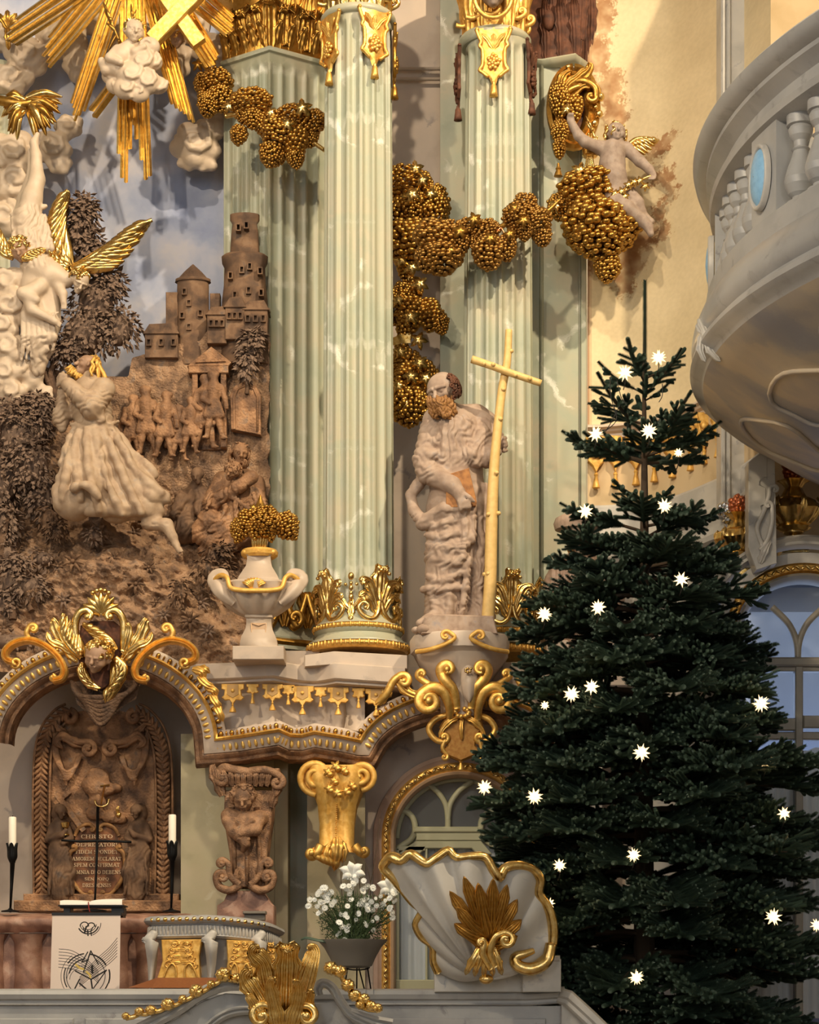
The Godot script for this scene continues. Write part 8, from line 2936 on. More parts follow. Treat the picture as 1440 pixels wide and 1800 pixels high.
# ---------------------------------------------------------------- middle window, bay window at the right, gilded vases, armour
func windows() -> void:
	middle_window()
	bay_window()
	for q in [[1395.0, 974.0, 1.0, 17.0, "gilded urn with copper flower knob standing on the bay window's arch"], [1298.0, 1014.0, 0.86, 16.95, "gilded urn with copper flower knob half hidden behind the fir's branches"]]:
		urn(q[0], q[1], q[2], q[3], q[4])
	# silver knob
	D = 17.0
	var o := thing("silver_knob", "small silvered flower knob poking out behind the fir", "ornament", at(1278, 925, 17.0))
	var st := S()
	lathe(st, V(1278, 0, 0), [[6, 930], [5, 922], [10, 918], [6, 914]], 16)
	for k in 14:
		ball(st, V(1278 + cos(k * 2.4) * 14 * sqrt(k / 14.0), 898 + sin(k * 2.4) * 14 * sqrt(k / 14.0), 8 - k * 0.5), V(7, 6.5, 7), 8, 6)
	part(o, "flower", st, M.silver)
	# stucco hangings of the apse wall
	lambrequins()
	armour()
	# pale pilaster strip behind the gallery
	D = 17.2
	st = S()
	box(st, 1268, -120, 1352, 900, -60, 0, 1)
	for x in [1270.0, 1279.0, 1334.0]:
		box(st, x, -120, x + 5, 900, -10, 5, 1.2)
	struct("trim_pilaster", st, M.grey_light)
	panel("wall_beyond_gallery", 1350, -160, 1560, 1020, 17.6, M.cream_panel, 0.2)
	# panelled end pier with stucco scroll
	D = 16.6
	o = thing("pier_panel", "pale marble pier panel with carved stucco scroll behind the gilded urn", "pier", at(1340, 1000, 16.6))
	st = S()
	plate(st, [[1316, 812], [1362, 776], [1366, 990], [1330, 1002], [1316, 962]], -40, 0, 1.2)
	part(o, "panel", st, M.grey_light)
	st = S()
	scroll(st, [[1340, 960, 4], [1330, 930, 8], [1342, 900, 8], [1350, 876, 8], [1352, 862, 8]], 4, 8, 320)
	scroll(st, [[1336, 968, 4], [1348, 950, 8], [1356, 920, 8], [1356, 890, 8]], 4, 7, -320)
	leaf(st, [[1336, 990, 2], [1344, 970, 10], [1354, 950, 8]], 9, 3, 0.3)
	part(o, "stucco_scroll", st, M.grey_light)

func middle_window() -> void:
	D = 18.05
	var o := thing("arched_window", "arched window with gilded leaf frame behind the marble shell", "window", at(808, 1745, 18.05))
	var jamb := PackedVector3Array([V(678, 1760, 0), V(678, 1600, 0)])
	jamb.append_array(arc(808, 1472, 130, 124, 180, 360, 36))
	jamb.append_array(PackedVector3Array([V(938, 1600, 0), V(938, 1760, 0)]))
	var fr := arch_frames(jamb)
	for s in [["outer_moulding", M.pink_brown, [[-4, -22], [8, -21], [12, -14], [8, -8], [8, -6]]], ["gilt_band", M.gold_matt, [[8, -7], [11, -4], [12, 1], [10, 6], [8, 8]]], ["inner_moulding", M.pink_warm, [[8, 8], [12, 10], [10, 14], [4, 17], [-20, 18]]]]:
		var st := S()
		var pr := PackedVector2Array()
		for q in s[2]:
			pr.append(Vector2(q[0], q[1]))
		sweep(st, fr, pr, false, false)
		part(o, s[0], st, s[1])
	var band := o.get_child(1)
	var st := S()
	leaf(st, [[0, 0, 0], [4, -2, 3], [11, 1, 0]], 3.4, 2, 0.3)
	var u := D / F
	var lm := MeshInstance3D.new()
	st = S()
	bead(st, Vector3.ZERO, 1.0)
	var lmesh := mesh_of(st)
	lm.free()
	var k := 0
	for q in resampled(jamb, 9.5):
		k += 1
		copy_part(band, "gilt_leaf", lmesh, M.gold, Transform3D(Basis(Vector3(0, 0, 1), -q[1] + (0.6 if k % 2 else -0.6)).scaled_local(Vector3(6.2, 2.6, 3.6) * u), W(q[0] + V(0, 0, 12))))
	# glazing: sash with arcs above a transom, two leaves below
	st = S()
	tube(st, arc(808, 1472, 110, 105, 180, 360, 30, -26), 5, 8)
	tube(st, arr([[788, 1500, -24], [788, 1416, -24]]), 5, 8)
	tube(st, smoothed(arr([[788, 1440, -24], [784, 1412, -24], [768, 1388, -24], [744, 1372, -24]]), 5), 5, 8)
	tube(st, smoothed(arr([[788, 1440, -24], [792, 1412, -24], [808, 1388, -24], [832, 1370, -24]]), 5), 5, 8)
	tube(st, smoothed(arr([[696, 1428, -24], [712, 1424, -24], [726, 1436, -24], [730, 1456, -24], [722, 1474, -24], [698, 1490, -24]]), 5), 5.5, 8)
	tube(st, smoothed(arr([[920, 1428, -24], [868, 1424, -24], [850, 1436, -24], [846, 1456, -24], [854, 1474, -24], [878, 1490, -24]]), 5), 5.5, 8)
	box(st, 728, 1452, 850, 1462, -36, -12, 2)
	box(st, 732, 1462, 846, 1476, -36, -16, 1)
	part(o, "fanlight_bars", st, M.window_frame)
	st = S()
	box(st, 696, 1486, 748, 1494, -34, -18, 1)
	plate(st, [[732, 1476], [846, 1476], [866, 1500], [840, 1500], [830, 1490], [748, 1490], [738, 1500], [700, 1500]], -36, -18, 1.5)
	box(st, 694, 1490, 702, 1760, -36, -18, 1)
	box(st, 780, 1490, 796, 1760, -36, -16, 1.5)
	box(st, 912, 1490, 922, 1760, -36, -18, 1)
	box(st, 694, 1722, 922, 1746, -36, -14, 1.5)
	box(st, 748, 1490, 752, 1724, -36, -20, 1)
	part(o, "sash", st, M.window_frame)
	st = S()
	quad(st, W(V(694, 1362, -30)), W(V(922, 1362, -30)), W(V(922, 1740, -30)), W(V(694, 1740, -30)))
	part(o, "pane", st, M.glass)
	st = S()
	grp(st)
	var rows: Array = []
	for j in 2:
		var row := PackedVector3Array()
		for i in 60:
			var x := lerpf(698, 918, i / 59.0)
			row.append(V(x, [1484.0, 1724.0][j], -46 + 4 * sin(x * 0.42) + 2 * sin(x * 0.17)))
		rows.append(row)
	grid(st, rows)
	part(o, "curtain", st, M.curtain)
	# the unlit room behind: a closed chamber of pale plaster
	st = S()
	for b in [[0, 2.35, -20.3, 2.2, 3.2, 0.1], [-0.7, 2.35, -19.25, 0.1, 3.2, 2.1], [1.55, 2.35, -19.25, 0.1, 3.2, 2.1], [0.42, 3.92, -19.25, 2.3, 0.1, 2.1], [0.42, 0.75, -19.25, 2.3, 0.1, 2.1]]:
		wbox(st, V(0.42 if b[3] > 2.0 else b[0], b[1], b[2]), V(b[3] + (0.1 if b[3] > 2.0 else 0.0), b[4], b[5]))
	struct("wall_behind_window", st, M.plaster)

func bay_window() -> void:
	D = 16.9
	var o := thing("bay_window", "arched white marble bay window with gilded arch band at the frame's right edge", "window", at(1408, 1790, 16.9))
	var c := 1412.0
	var arcs: Array = [["hood_moulding", M.grey_light, 168.0, 120.0, 1100.0, [[-60, -14], [24, -13], [30, -8], [24, -2], [26, 3], [18, 8], [14, 10]]], ["face_band", M.grey_light, 148.0, 102.0, 1104.0, [[14, -6], [14, 12]]], ["gilt_band", M.gold_dark, 130.0, 86.0, 1106.0, [[14, -6], [17, -2], [17, 8], [14, 12]]], ["inner_moulding", M.window_frame_pale, 114.0, 74.0, 1110.0, [[14, -4], [16, 0], [10, 5], [4, 9], [-20, 10]]]]
	for a in arcs:
		var st := S()
		var p := PackedVector3Array([V(c - a[2], 1790, 0), V(c - a[2], a[4] + 40, 0)])
		p.append_array(arc(c, a[4], a[2], a[3] + 22, 180, 360, 40))
		p.append_array(PackedVector3Array([V(c + a[2], 1790, 0)]))
		var pr := PackedVector2Array()
		for q in a[5]:
			pr.append(Vector2(q[0], q[1]))
		sweep(st, arch_frames(p), pr, false, false)
		var m := part(o, a[0], st, a[1])
		if a[0] == "gilt_band":
			var u := D / F
			var k := 0
			for q in resampled(p, 9.0):
				if q[0].y < 1180:
					k += 1
					copy_part(m, "gilt_leaf", egg_mesh, M.gold, Transform3D(Basis(Vector3(0, 0, 1), -q[1] + (0.7 if k % 2 else -0.7)).scaled_local(Vector3(7.0, 3.0, 4.0) * u), W(q[0] + V(-sin(q[1]), cos(q[1]), 0) * 3 + V(0, 0, 17))))
	var st := S()
	plate(st, [[1230, 1012], [1262, 1012], [1246, 1040], [1230, 1060]], -40, 6, 1)
	box(st, 1236, 1100, 1270, 1830, -60, 8, 1)
	part(o, "pier", st, M.grey_light)
	st = S()
	box(st, 1262, 1188, 1300, 1200, -20, 30, 1.5)
	box(st, 1266, 1200, 1296, 1262, -20, 22, 1.5)
	for k in 4:
		leaf(st, [[1270 + k * 7, 1258, 22], [1270 + k * 7, 1236, 28], [1270 + k * 7, 1208, 30]], 5, 3, 0.3)
	part(o, "gilt_capital", st, M.gold_dark)
	# glazing bars
	st = S()
	tube(st, smoothed(arr([[1404, 1170, -6], [1402, 1130, -6], [1388, 1096, -6], [1358, 1066, -6]]), 5), 6, 8)
	tube(st, smoothed(arr([[1404, 1170, -6], [1406, 1130, -6], [1420, 1096, -6], [1450, 1066, -6]]), 5), 6, 8)
	box(st, 1398, 1160, 1412, 1790, -20, 2, 2)
	box(st, 1300, 1156, 1530, 1172, -20, 8, 3)
	box(st, 1300, 1172, 1530, 1180, -20, 0, 1)
	box(st, 1302, 1262, 1400, 1284, -20, 0, 2)
	box(st, 1412, 1258, 1530, 1280, -20, 4, 2)
	box(st, 1302, 1286, 1530, 1300, -20, -2, 2)
	box(st, 1302, 1470, 1530, 1484, -20, 0, 2)
	box(st, 1300, 1180, 1310, 1790, -20, 2, 2)
	part(o, "glazing_bars", st, M.window_frame_pale)
	st = S()
	quad(st, W(V(1290, 1030, -14)), W(V(1534, 1030, -14)), W(V(1534, 1790, -14)), W(V(1290, 1790, -14)))
	part(o, "pane", st, M.glass)
	st = S()
	grp(st)
	var rows: Array = []
	for j in 2:
		var row := PackedVector3Array()
		for i in 50:
			var x := lerpf(1304, 1530, i / 49.0)
			row.append(V(x, [1312.0 + 3 * sin(x * 0.16), 1790.0][j], -40 + 4 * sin(x * 0.5) + 2 * sin(x * 0.21)))
		rows.append(row)
	grid(st, rows)
	part(o, "curtain", st, M.curtain)
	st = S()
	box(st, 1276, 1000, 1550, 1830, -140, -120, 1)
	struct("wall_inside_bay", st, M.blue_room)
	day_window("window_4", "unseen glowing window added behind the bay to light its panes", W(V(1412, 1330, -112)), Vector2(0.9, 2.4), 0.0, 1.0, Color(0.72, 0.82, 1.0), M.daylight_dim, false)  # unseen glowing pane added to light the bay's glass and curtain from behind

func urn(x: float, y: float, s: float, d: float, label: String) -> void:
	D = d
	var o := thing("gilded_urn", label, "urn", at(x, y, d), "gilded urns")
	var st := S()
	box(st, x - 24 * s, y - 14 * s, x + 24 * s, y + 2 * s, -20, 24 * s, 1.5)
	lathe(st, V(x, y, 0), [[15 * s, -13 * s], [9 * s, -22 * s], [8 * s, -32 * s], [18 * s, -36 * s], [18 * s, -39 * s]], 24)
	part(o, "foot", st, M.gold)
	st = S()
	lathe(st, V(x, y, 0), [[16 * s, -38 * s, 0.2], [26 * s, -42 * s, 0.6], [30 * s, -46 * s, 0.8], [26 * s, -50 * s, 0.4], [38 * s, -62 * s, 0.8], [46 * s, -76 * s, 1.0], [42 * s, -88 * s, 1.0], [30 * s, -96 * s, 0.5], [24 * s, -98 * s, 0.2]], 48, 1.0, 0.09, 8)
	part(o, "belly", st, M.gold)
	st = S()
	lathe(st, V(x, y, 0), [[26 * s, -94 * s], [20 * s, -104 * s], [14 * s, -116 * s], [20 * s, -124 * s], [28 * s, -128 * s], [14 * s, -130 * s], [10 * s, -134 * s]], 36, 1.0, 0.07, 6)
	part(o, "lid", st, M.gold)
	for k in 6:
		st = S()
		var a := TAU * k / 6 + 0.3
		var fw := Vector3(cos(a), 0, sin(a))
		leaf(st, [V(x, y - 52 * s, 0) + fw * 28 * s, V(x, y - 68 * s, 0) + fw * 44 * s, V(x, y - 86 * s, 0) + fw * 50 * s, V(x, y - 98 * s, 0) + fw * 42 * s], 9 * s, 3, 0.3, fw)
		part(o, "gilt_leaf", st, M.gold)
	st = S()
	for k in 16:
		var a := k * 2.4
		var q := 18 * s * sqrt(k / 16.0)
		ball(st, V(x + cos(a) * q, y - 148 * s + sin(a) * q * 0.8, 12 * s - q * 0.6), V(8, 7, 8) * s, 8, 6)
	lathe(st, V(x, y, 0), [[10 * s, -132 * s], [8 * s, -138 * s], [14 * s, -146 * s], [2, -170 * s]], 14)
	part(o, "flower_knob", st, M.copper)

func lambrequins() -> void:
	# ochre stucco hangings below the apse moulding; they follow its curve
	var o := thing("stucco_lambrequin", "ochre gilded stucco lambrequin with tassels under the curved wall moulding", "ornament", at(1180, 830, 18.2))
	var spots: Array = [[1048, 18.6, 1.0], [1082, 18.58, 0.7], [1118, 18.5, 1.0], [1150, 18.4, 0.7], [1182, 18.27, 1.0], [1214, 18.05, 0.7], [1238, 17.85, 1.0], [1262, 17.65, 0.7], [1284, 17.45, 0.9]]
	var h_m := at(0, 748, 18.6).y - 0.1
	for q in spots:
		D = q[1] - 0.02
		var x: float = q[0]
		var y: float = HY - (h_m - CY) * F / D
		var k: float = q[2] * 18.0
		var st := S()
		plate(st, [[x - k, y], [x + k, y], [x + k, y + 22], [x + k * 0.7, y + 30], [x + k * 0.8, y + 44], [x + k * 0.35, y + 52], [x, y + 64], [x - k * 0.35, y + 52], [x - k * 0.8, y + 44], [x - k * 0.7, y + 30], [x - k, y + 22]], -10, 6, 1.5)
		var l := part(o, "lambrequin", st, M.gold_paint)
		st = S()
		ball(st, V(x, y + 24, 7), V(k * 0.4, 7, 4), 10, 7)
		for s in [-1.0, 1.0]:
			scroll(st, [[x + s * k * 0.8, y + 4, 7], [x + s * k * 0.6, y + 20, 8], [x + s * k * 0.4, y + 36, 8]], 2.0, 4, s * 300)
		part(l, "relief_scroll", st, M.gold_paint)
		st = S()
		lathe(st, V(x, y + 62, 0), [[1.5, 0], [4, 5], [2.5, 8], [6, 24], [7, 28], [1, 29]], 12)
		part(l, "tassel", st, M.gold_paint)

func armour() -> void:
	# sculpted figure half hidden by the fir: ribbed headdress, gilt collar, scaled cuirass
	D = 17.9
	var o := thing("scaled_bust", "grey scaled stone bust with ribbed headdress and gilt collar behind the fir", "statue", at(1010, 1160, 17.9))
	var fd := Field.new(V(950, 960, -40), V(1104, 1170, 60), 3.0)
	fd.chain([V(1020, 1010, 0), V(1024, 1060, 4), V(1030, 1140, 0)], [42, 48, 44], 8)
	fd.chain([V(988, 1004, 6), V(974, 1040, 12), V(984, 1090, 24)], [24, 22, 16], 8)
	fd.chain([V(1056, 1004, 4), V(1080, 1040, 8), V(1070, 1080, 24)], [24, 22, 14], 8)
	part(o, "cuirass", carved(fd, func(p: Vector3, _n: Vector3) -> float: return 1.8 * sin(p.y * 0.75) * sin(p.x * 0.6 + 1.57 * signf(sin(p.y * 0.75)))), M.scales)
	fd = Field.new(V(976, 900, -40), V(1062, 1000, 60), 2.4)
	man_head(fd, V(1018, 950, 10), 30, facing(-20, -10, 0))
	fd.cap(V(1018, 976, 0), V(1018, 1000, 0), 17, 20, 5)
	part(o, "face", carved(fd), M.statue)
	var st := S()
	lathe(st, V(1016, 0, 2), [[40, 932, 0.4], [42, 922, 0.8], [38, 912, 1.0], [24, 904, 1.0], [4, 900, 0.2]], 60, 0.9, 0.04, 26)
	part(o, "ribbed_cap", st, M.statue)
	st = S()
	tube(st, smoothed(arr([[980, 990, 10], [1000, 1002, 36], [1022, 1008, 42], [1044, 1000, 34], [1060, 988, 8]]), 4), 7, 8)
	for q in [[1000, 960, 30], [1000, 972, 34], [1040, 960, 28]]:
		ball(st, V(q[0], q[1], q[2]), V(6, 8, 6), 10, 7)
	part(o, "gilt_collar", st, M.gold)
	st = S()
	lathe(st, V(1024, 0, 0), [[46, 1090], [50, 1096], [52, 1104], [48, 1110]], 32)
	part(o, "gilt_belt", st, M.gold)
	st = S()
	box(st, 960, 1130, 1100, 1210, -50, 30, 2)
	part(o, "plinth", st, M.pink)
# ---------------------------------------------------------------- curved gallery at the upper right
const GC := Vector3(6.03, 0, -14.5)

func gring(st: SurfaceTool, prof: Array, a0: float, a1: float, n: int) -> void:
	var rows: Array = []
	for q in prof:
		var row := PackedVector3Array()
		for i in n + 1:
			var g := deg_to_rad(lerpf(a0, a1, float(i) / n))
			row.append(GC + Vector3(-cos(g) * q[0], q[1], sin(g) * q[0]))
		rows.append(row)
	var start := 0
	for j in range(1, prof.size()):
		var crease := j == prof.size() - 1
		if not crease:
			var u := Vector2(prof[j][0] - prof[j - 1][0], prof[j][1] - prof[j - 1][1])
			var v := Vector2(prof[j + 1][0] - prof[j][0], prof[j + 1][1] - prof[j][1])
			crease = absf(u.angle_to(v)) > 0.7
		if crease:
			grp(st)
			grid(st, rows.slice(start, j + 1), false, true)
			start = j

func gallery() -> void:
	var o := thing("curved_gallery", "curved grey marble gallery balcony with balustrade at the upper right", "balcony", GC + Vector3(-3.2, 4.9, 0))
	var st := S()
	gring(st, [[3.72, 7.12], [3.95, 7.13], [4.0, 7.15], [4.01, 7.19], [3.96, 7.21], [3.95, 7.3], [4.0, 7.34], [4.03, 7.36], [4.03, 7.39], [4.08, 7.41], [4.11, 7.44], [4.12, 7.48], [4.09, 7.51], [4.05, 7.52], [3.78, 7.52], [3.74, 7.48], [3.72, 7.12]], -62, 62, 64)
	part(o, "handrail", st, M.grey)
	st = S()
	gring(st, [[3.5, 6.56], [4.0, 6.56], [4.03, 6.54], [4.03, 6.4], [4.08, 6.37], [4.12, 6.28], [4.13, 6.22], [4.12, 6.17], [4.09, 6.14], [4.09, 6.11], [4.13, 6.10], [4.14, 6.06], [4.11, 6.03], [4.07, 6.01], [4.05, 5.98]], -62, 62, 64)
	part(o, "plinth_moulding", st, M.grey)
	st = S()
	gring(st, [[4.05, 5.98], [4.0, 5.94], [3.94, 5.90], [3.87, 5.86], [3.75, 5.78], [3.63, 5.70], [3.3, 5.54], [2.5, 5.4], [1.5, 5.34]], -62, 62, 64)
	part(o, "soffit", st, M.soffit)
	# raised fields on the soffit
	for q in [[8.0, 3.5, 0.22, 0.30], [26.0, 3.55, 0.34, 0.28], [-12.0, 3.5, 0.3, 0.3], [18.0, 2.9, 0.3, 0.3]]:
		st = S()
		var pts := PackedVector3Array()
		for k in 25:
			var a := TAU * k / 24
			var g := deg_to_rad(q[0] + cos(a) * q[3] * 26.0 * (1.0 + 0.15 * cos(a * 3.0)))
			var r: float = q[1] + sin(a) * q[2]
			var y := soffit_y(r) - 0.012
			pts.append(GC + Vector3(-cos(g) * r, y, sin(g) * r))
		wtube(st, pts, 0.016)
		part(o, "soffit_moulding", st, M.soffit)
	# pedestal posts with blue oval stones
	for g in [-9.0, 14.3, 37.5]:
		st = S()
		gring(st, [[3.72, 6.54], [3.72, 7.14]], g - 2.7, g + 2.7, 6)
		gring(st, [[3.97, 6.54], [3.97, 7.14]], g - 2.7, g + 2.7, 6)
		for e in [-2.7, 2.7]:
			var h := deg_to_rad(g + e)
			var n := Vector3(-cos(h), 0, sin(h))
			st.set_smooth_group(-1)
			quad(st, GC + n * 3.72 + V(0, 6.54, 0), GC + n * 3.97 + V(0, 6.54, 0), GC + n * 3.97 + V(0, 7.14, 0), GC + n * 3.72 + V(0, 7.14, 0))
		var post := part(o, "pedestal_post", st, M.grey)
		var n := Vector3(-cos(deg_to_rad(g)), 0, sin(deg_to_rad(g)))
		var t := Vector3(sin(deg_to_rad(g)), 0, cos(deg_to_rad(g)))
		var c := GC + n * 3.975 + V(0, 6.85, 0)
		st = S()
		grp(st)
		var rows: Array = []
		for q in [[1.16, 0.0], [1.16, 0.03], [1.1, 0.042], [1.0, 0.034], [0.98, 0.02]]:
			var ring := PackedVector3Array()
			for k in 32:
				ring.append(c + t * cos(TAU * k / 32) * 0.115 * q[0] + V(0, sin(TAU * k / 32) * 0.175 * q[0], 0) + n * q[1])
			rows.append(ring)
		grid(st, rows, true, true)
		part(post, "oval_frame", st, M.grey_light)
		st = S()
		grp(st)
		rows = []
		for q in [[1.0, 0.02], [0.9, 0.036], [0.6, 0.05], [0.3, 0.057], [0.02, 0.06]]:
			var ring := PackedVector3Array()
			for k in 32:
				ring.append(c + t * cos(TAU * k / 32) * 0.115 * q[0] + V(0, sin(TAU * k / 32) * 0.175 * q[0], 0) + n * q[1])
			rows.append(ring)
		grid(st, rows, true, true)
		part(post, "oval_stone", st, M.sky_blue, "pale blue polished oval stone")
	# balusters
	st = S()
	var prof: Array = [[0.075, 0.0], [0.075, 0.05], [0.05, 0.055], [0.045, 0.08], [0.065, 0.1], [0.085, 0.15], [0.088, 0.19], [0.07, 0.26], [0.05, 0.32], [0.04, 0.36], [0.05, 0.37], [0.036, 0.385], [0.038, 0.42], [0.058, 0.45], [0.066, 0.49], [0.058, 0.51], [0.075, 0.515], [0.075, 0.575]]
	for j in prof.size() - 1:
		grp(st)
		var rows: Array = []
		for q in [prof[j], prof[j + 1]]:
			var ring := PackedVector3Array()
			for s in 20:
				var g := TAU * s / 20
				ring.append(Vector3(cos(g) * q[0] * 1.15, q[1], sin(g) * q[0] * 1.15))
			rows.append(ring)
		grid(st, rows, true, true)
	var bm := mesh_of(st)
	for g in [-28.0, -24.0, -20.0, -16.0, -12.8, -5.0, -1.6, 1.8, 5.2, 8.6, 18.6, 22.2, 25.8, 29.4, 33.0, 42.0]:
		var h := deg_to_rad(g)
		copy_part(o, "baluster", bm, M.grey, Transform3D(Basis(), GC + Vector3(-cos(h) * 3.86, 6.555, sin(h) * 3.86)))
	# stucco ornament where the mouldings meet the wall side
	D = 14.3
	o = thing("stucco_bow", "white stucco ribbon ornament on the gallery's lower left moulding", "ornament", at(1250, 640, 14.3))
	for q in [[[1226, 570, 0], [1238, 588, 14], [1256, 600, 18], [1272, 592, 14]], [[1230, 560, 0], [1236, 582, 14], [1244, 606, 18], [1256, 626, 14]], [[1240, 590, 10], [1258, 584, 20], [1276, 578, 16]], [[1240, 596, 10], [1246, 620, 18], [1266, 640, 14]], [[1234, 590, 8], [1230, 616, 12], [1240, 640, 10]]]:
		st = S()
		leaf(st, q, 9, 3, 0.3)
		part(o, "ribbon", st, M.grey_light)

func soffit_y(r: float) -> float:
	var p: Array = [[1.5, 5.34], [2.5, 5.4], [3.3, 5.54], [3.63, 5.70], [3.75, 5.78], [3.87, 5.86], [4.05, 5.98]]
	for i in p.size() - 1:
		if r <= p[i + 1][0]:
			return lerpf(p[i][1], p[i + 1][1], (r - p[i][0]) / (p[i + 1][0] - p[i][0]))
	return 5.98

func wtube(st: SurfaceTool, pts: PackedVector3Array, r: float) -> void:
	grp(st)
	var rows: Array = []
	var n := pts.size()
	for i in n:
		var t := (pts[(i + 1) % (n - 1)] - pts[(i + n - 2) % (n - 1)]).normalized()
		var a := t.cross(Vector3.UP).normalized()
		var b := a.cross(t).normalized()
		var ring := PackedVector3Array()
		for s in 8:
			ring.append(pts[i] + a * cos(TAU * s / 8) * r + b * sin(TAU * s / 8) * r)
		rows.append(ring)
	grid(st, rows, true, true)
# ---------------------------------------------------------------- chancel rail, shell pulpit, flowers
func front() -> void:
	rail()
	shell()
	flowers()

func rail() -> void:
	D = 14.75
	var o := thing("chancel_rail", "grey veined marble chancel rail running along the bottom", "rail", at(480, 2180, 14.75))
	var st := S()
	var run := arr([[-80, 1738, 0], [500, 1738, 0], [930, 1738, 0], [992, 1734, 0]])
	sweep(st, run_frames(run), PackedVector2Array([Vector2(-70, 0), Vector2(6, 0), Vector2(12, 3), Vector2(15, 10), Vector2(12, 18), Vector2(6, 21), Vector2(6, 25), Vector2(9, 28), Vector2(2, 30)]))
	part(o, "coping", st, M.grey)
	st = S()
	box(st, -80, 1768, 990, 2180, -60, 2, 1)
	for q in [[-40, 130], [150, 300], [330, 660], [690, 960]]:
		box(st, q[0], 1790, q[1], 2100, -2, 6, 2)
	part(o, "wall", st, M.grey)
	st = S()
	# sloping end of the rail at the stair
	var sl := arr([[986, 1736, 4], [1004, 1742, 24], [1040, 1776, 40], [1090, 1826, 60], [1160, 1900, 90]])
	sweep(st, arch_frames(sl), PackedVector2Array([Vector2(-90, 0), Vector2(8, 0), Vector2(14, 4), Vector2(14, 14), Vector2(6, 18), Vector2(6, 24), Vector2(0, 28), Vector2(-90, 30)]))
	part(o, "stair_coping", st, M.grey_light)
	st = S()
	plate(st, [[986, 1760], [1004, 1766], [1040, 1800], [1160, 1924], [1160, 2180], [986, 2180]], -70, 16, 1)
	part(o, "stair_wall", st, M.grey_light)

	# curved scroll panels with gilded acanthus in front
	D = 14.2
	o = thing("scrolled_railing", "curling grey marble rail volutes with gilded acanthus and bud garlands", "railing", at(500, 2200, 14.2))
	for q in [[[[180, 1840, 0], [240, 1812, 4], [310, 1776, 8], [352, 1748, 8], [396, 1732, 8], [440, 1734, 8], [470, 1752, 6]], 11.0], [[[330, 1850, 0], [360, 1812, 6], [396, 1784, 8], [436, 1776, 8], [468, 1786, 6]], 8.0], [[[690, 1830, 0], [660, 1806, 6], [620, 1786, 8], [600, 1762, 8], [584, 1736, 8], [568, 1728, 8], [558, 1738, 8], [560, 1750, 8]], 8.0], [[[690, 1800, 4], [650, 1792, 6], [614, 1780, 6]], 9.0]]:
		st = S()
		var p := smoothed(arr(q[0]), 6)
		sweep(st, arch_frames(p), PackedVector2Array([Vector2(-20, -q[1]), Vector2(8, -q[1]), Vector2(14, -q[1] * 0.5), Vector2(9, -q[1] * 0.1), Vector2(15, q[1] * 0.4), Vector2(9, q[1]), Vector2(-20, q[1])]), true)
		part(o, "marble_scroll", st, M.grey)
	st = S()
	plate(st, [[180, 1852], [310, 1790], [352, 1762], [396, 1746], [440, 1748], [470, 1764], [560, 1764], [590, 1760], [620, 1798], [690, 1830], [690, 2200], [180, 2200]], -30, -2, 1)
	part(o, "rail_body", st, M.grey)
	# great acanthus
	var ac := thing("gilded_acanthus", "big gilded acanthus plume rising in the middle of the front rail", "ornament", at(500, 1850, 14.1))
	D = 14.1
	var blades: Array = [
		[[[500, 1830, 8], [504, 1770, 22], [506, 1720, 30], [508, 1682, 44], [508, 1664, 62], [508, 1674, 70]], 30.0, 5],
		[[[496, 1830, 6], [484, 1776, 18], [474, 1730, 24], [466, 1694, 34], [448, 1676, 44], [456, 1664, 52]], 26.0, 5],
		[[[512, 1830, 6], [524, 1776, 18], [536, 1730, 22], [546, 1696, 26], [552, 1670, 22], [542, 1664, 26]], 18.0, 0],
		[[[490, 1830, 10], [470, 1782, 24], [450, 1744, 28], [434, 1718, 34], [444, 1706, 40]], 25.0, 4],
		[[[520, 1830, 10], [534, 1790, 22], [542, 1764, 26], [548, 1740, 34]], 20.0, 4],
		[[[486, 1830, 14], [466, 1800, 30], [452, 1770, 34], [436, 1746, 38]], 19.0, 4], [[[506, 1840, 20], [514, 1800, 36], [524, 1766, 42], [528, 1736, 52], [520, 1724, 60]], 17.0, 4], [[[498, 1840, 20], [490, 1800, 36], [484, 1764, 42], [478, 1732, 52], [486, 1720, 60]], 17.0, 4]]
	for b in blades:
		st = S()
		leaf(st, b[0], b[1], b[2], 0.22, Vector3(0, 0, 1), 6, 2.5, 0.55)
		part(ac, "acanthus_leaf", st, M.gold)
	st = S()
	tube(st, spiral(Vector2(462, 1786), 22, 5, -30, -420, 28, 24, 36), [9, 8, 6, 4], 8)
	ball(st, V(462, 1786, 34), V(9, 9, 8))
	part(ac, "volute", st, M.gold)
	st = S()
	tube(st, spiral(Vector2(540, 1786), 20, 5, 210, 600, 28, 24, 36), [9, 8, 6, 4], 8)
	ball(st, V(540, 1786, 34), V(8, 8, 8))
	part(ac, "volute", st, M.gold)
	# bud garlands
	var buds: Array = [["gilded bud garland climbing the front rail's left volute", [[222, 1786, 10], [246, 1778, 12], [266, 1776, 14], [296, 1766, 17], [322, 1756, 11], [346, 1742, 18], [372, 1730, 11], [394, 1714, 20], [416, 1720, 14]]], ["gilded bud garland descending the front rail's right volute", [[582, 1702, 18], [598, 1708, 17], [612, 1732, 17], [624, 1750, 16], [640, 1756, 15], [652, 1768, 14], [664, 1772, 13], [634, 1766, 13]]]]
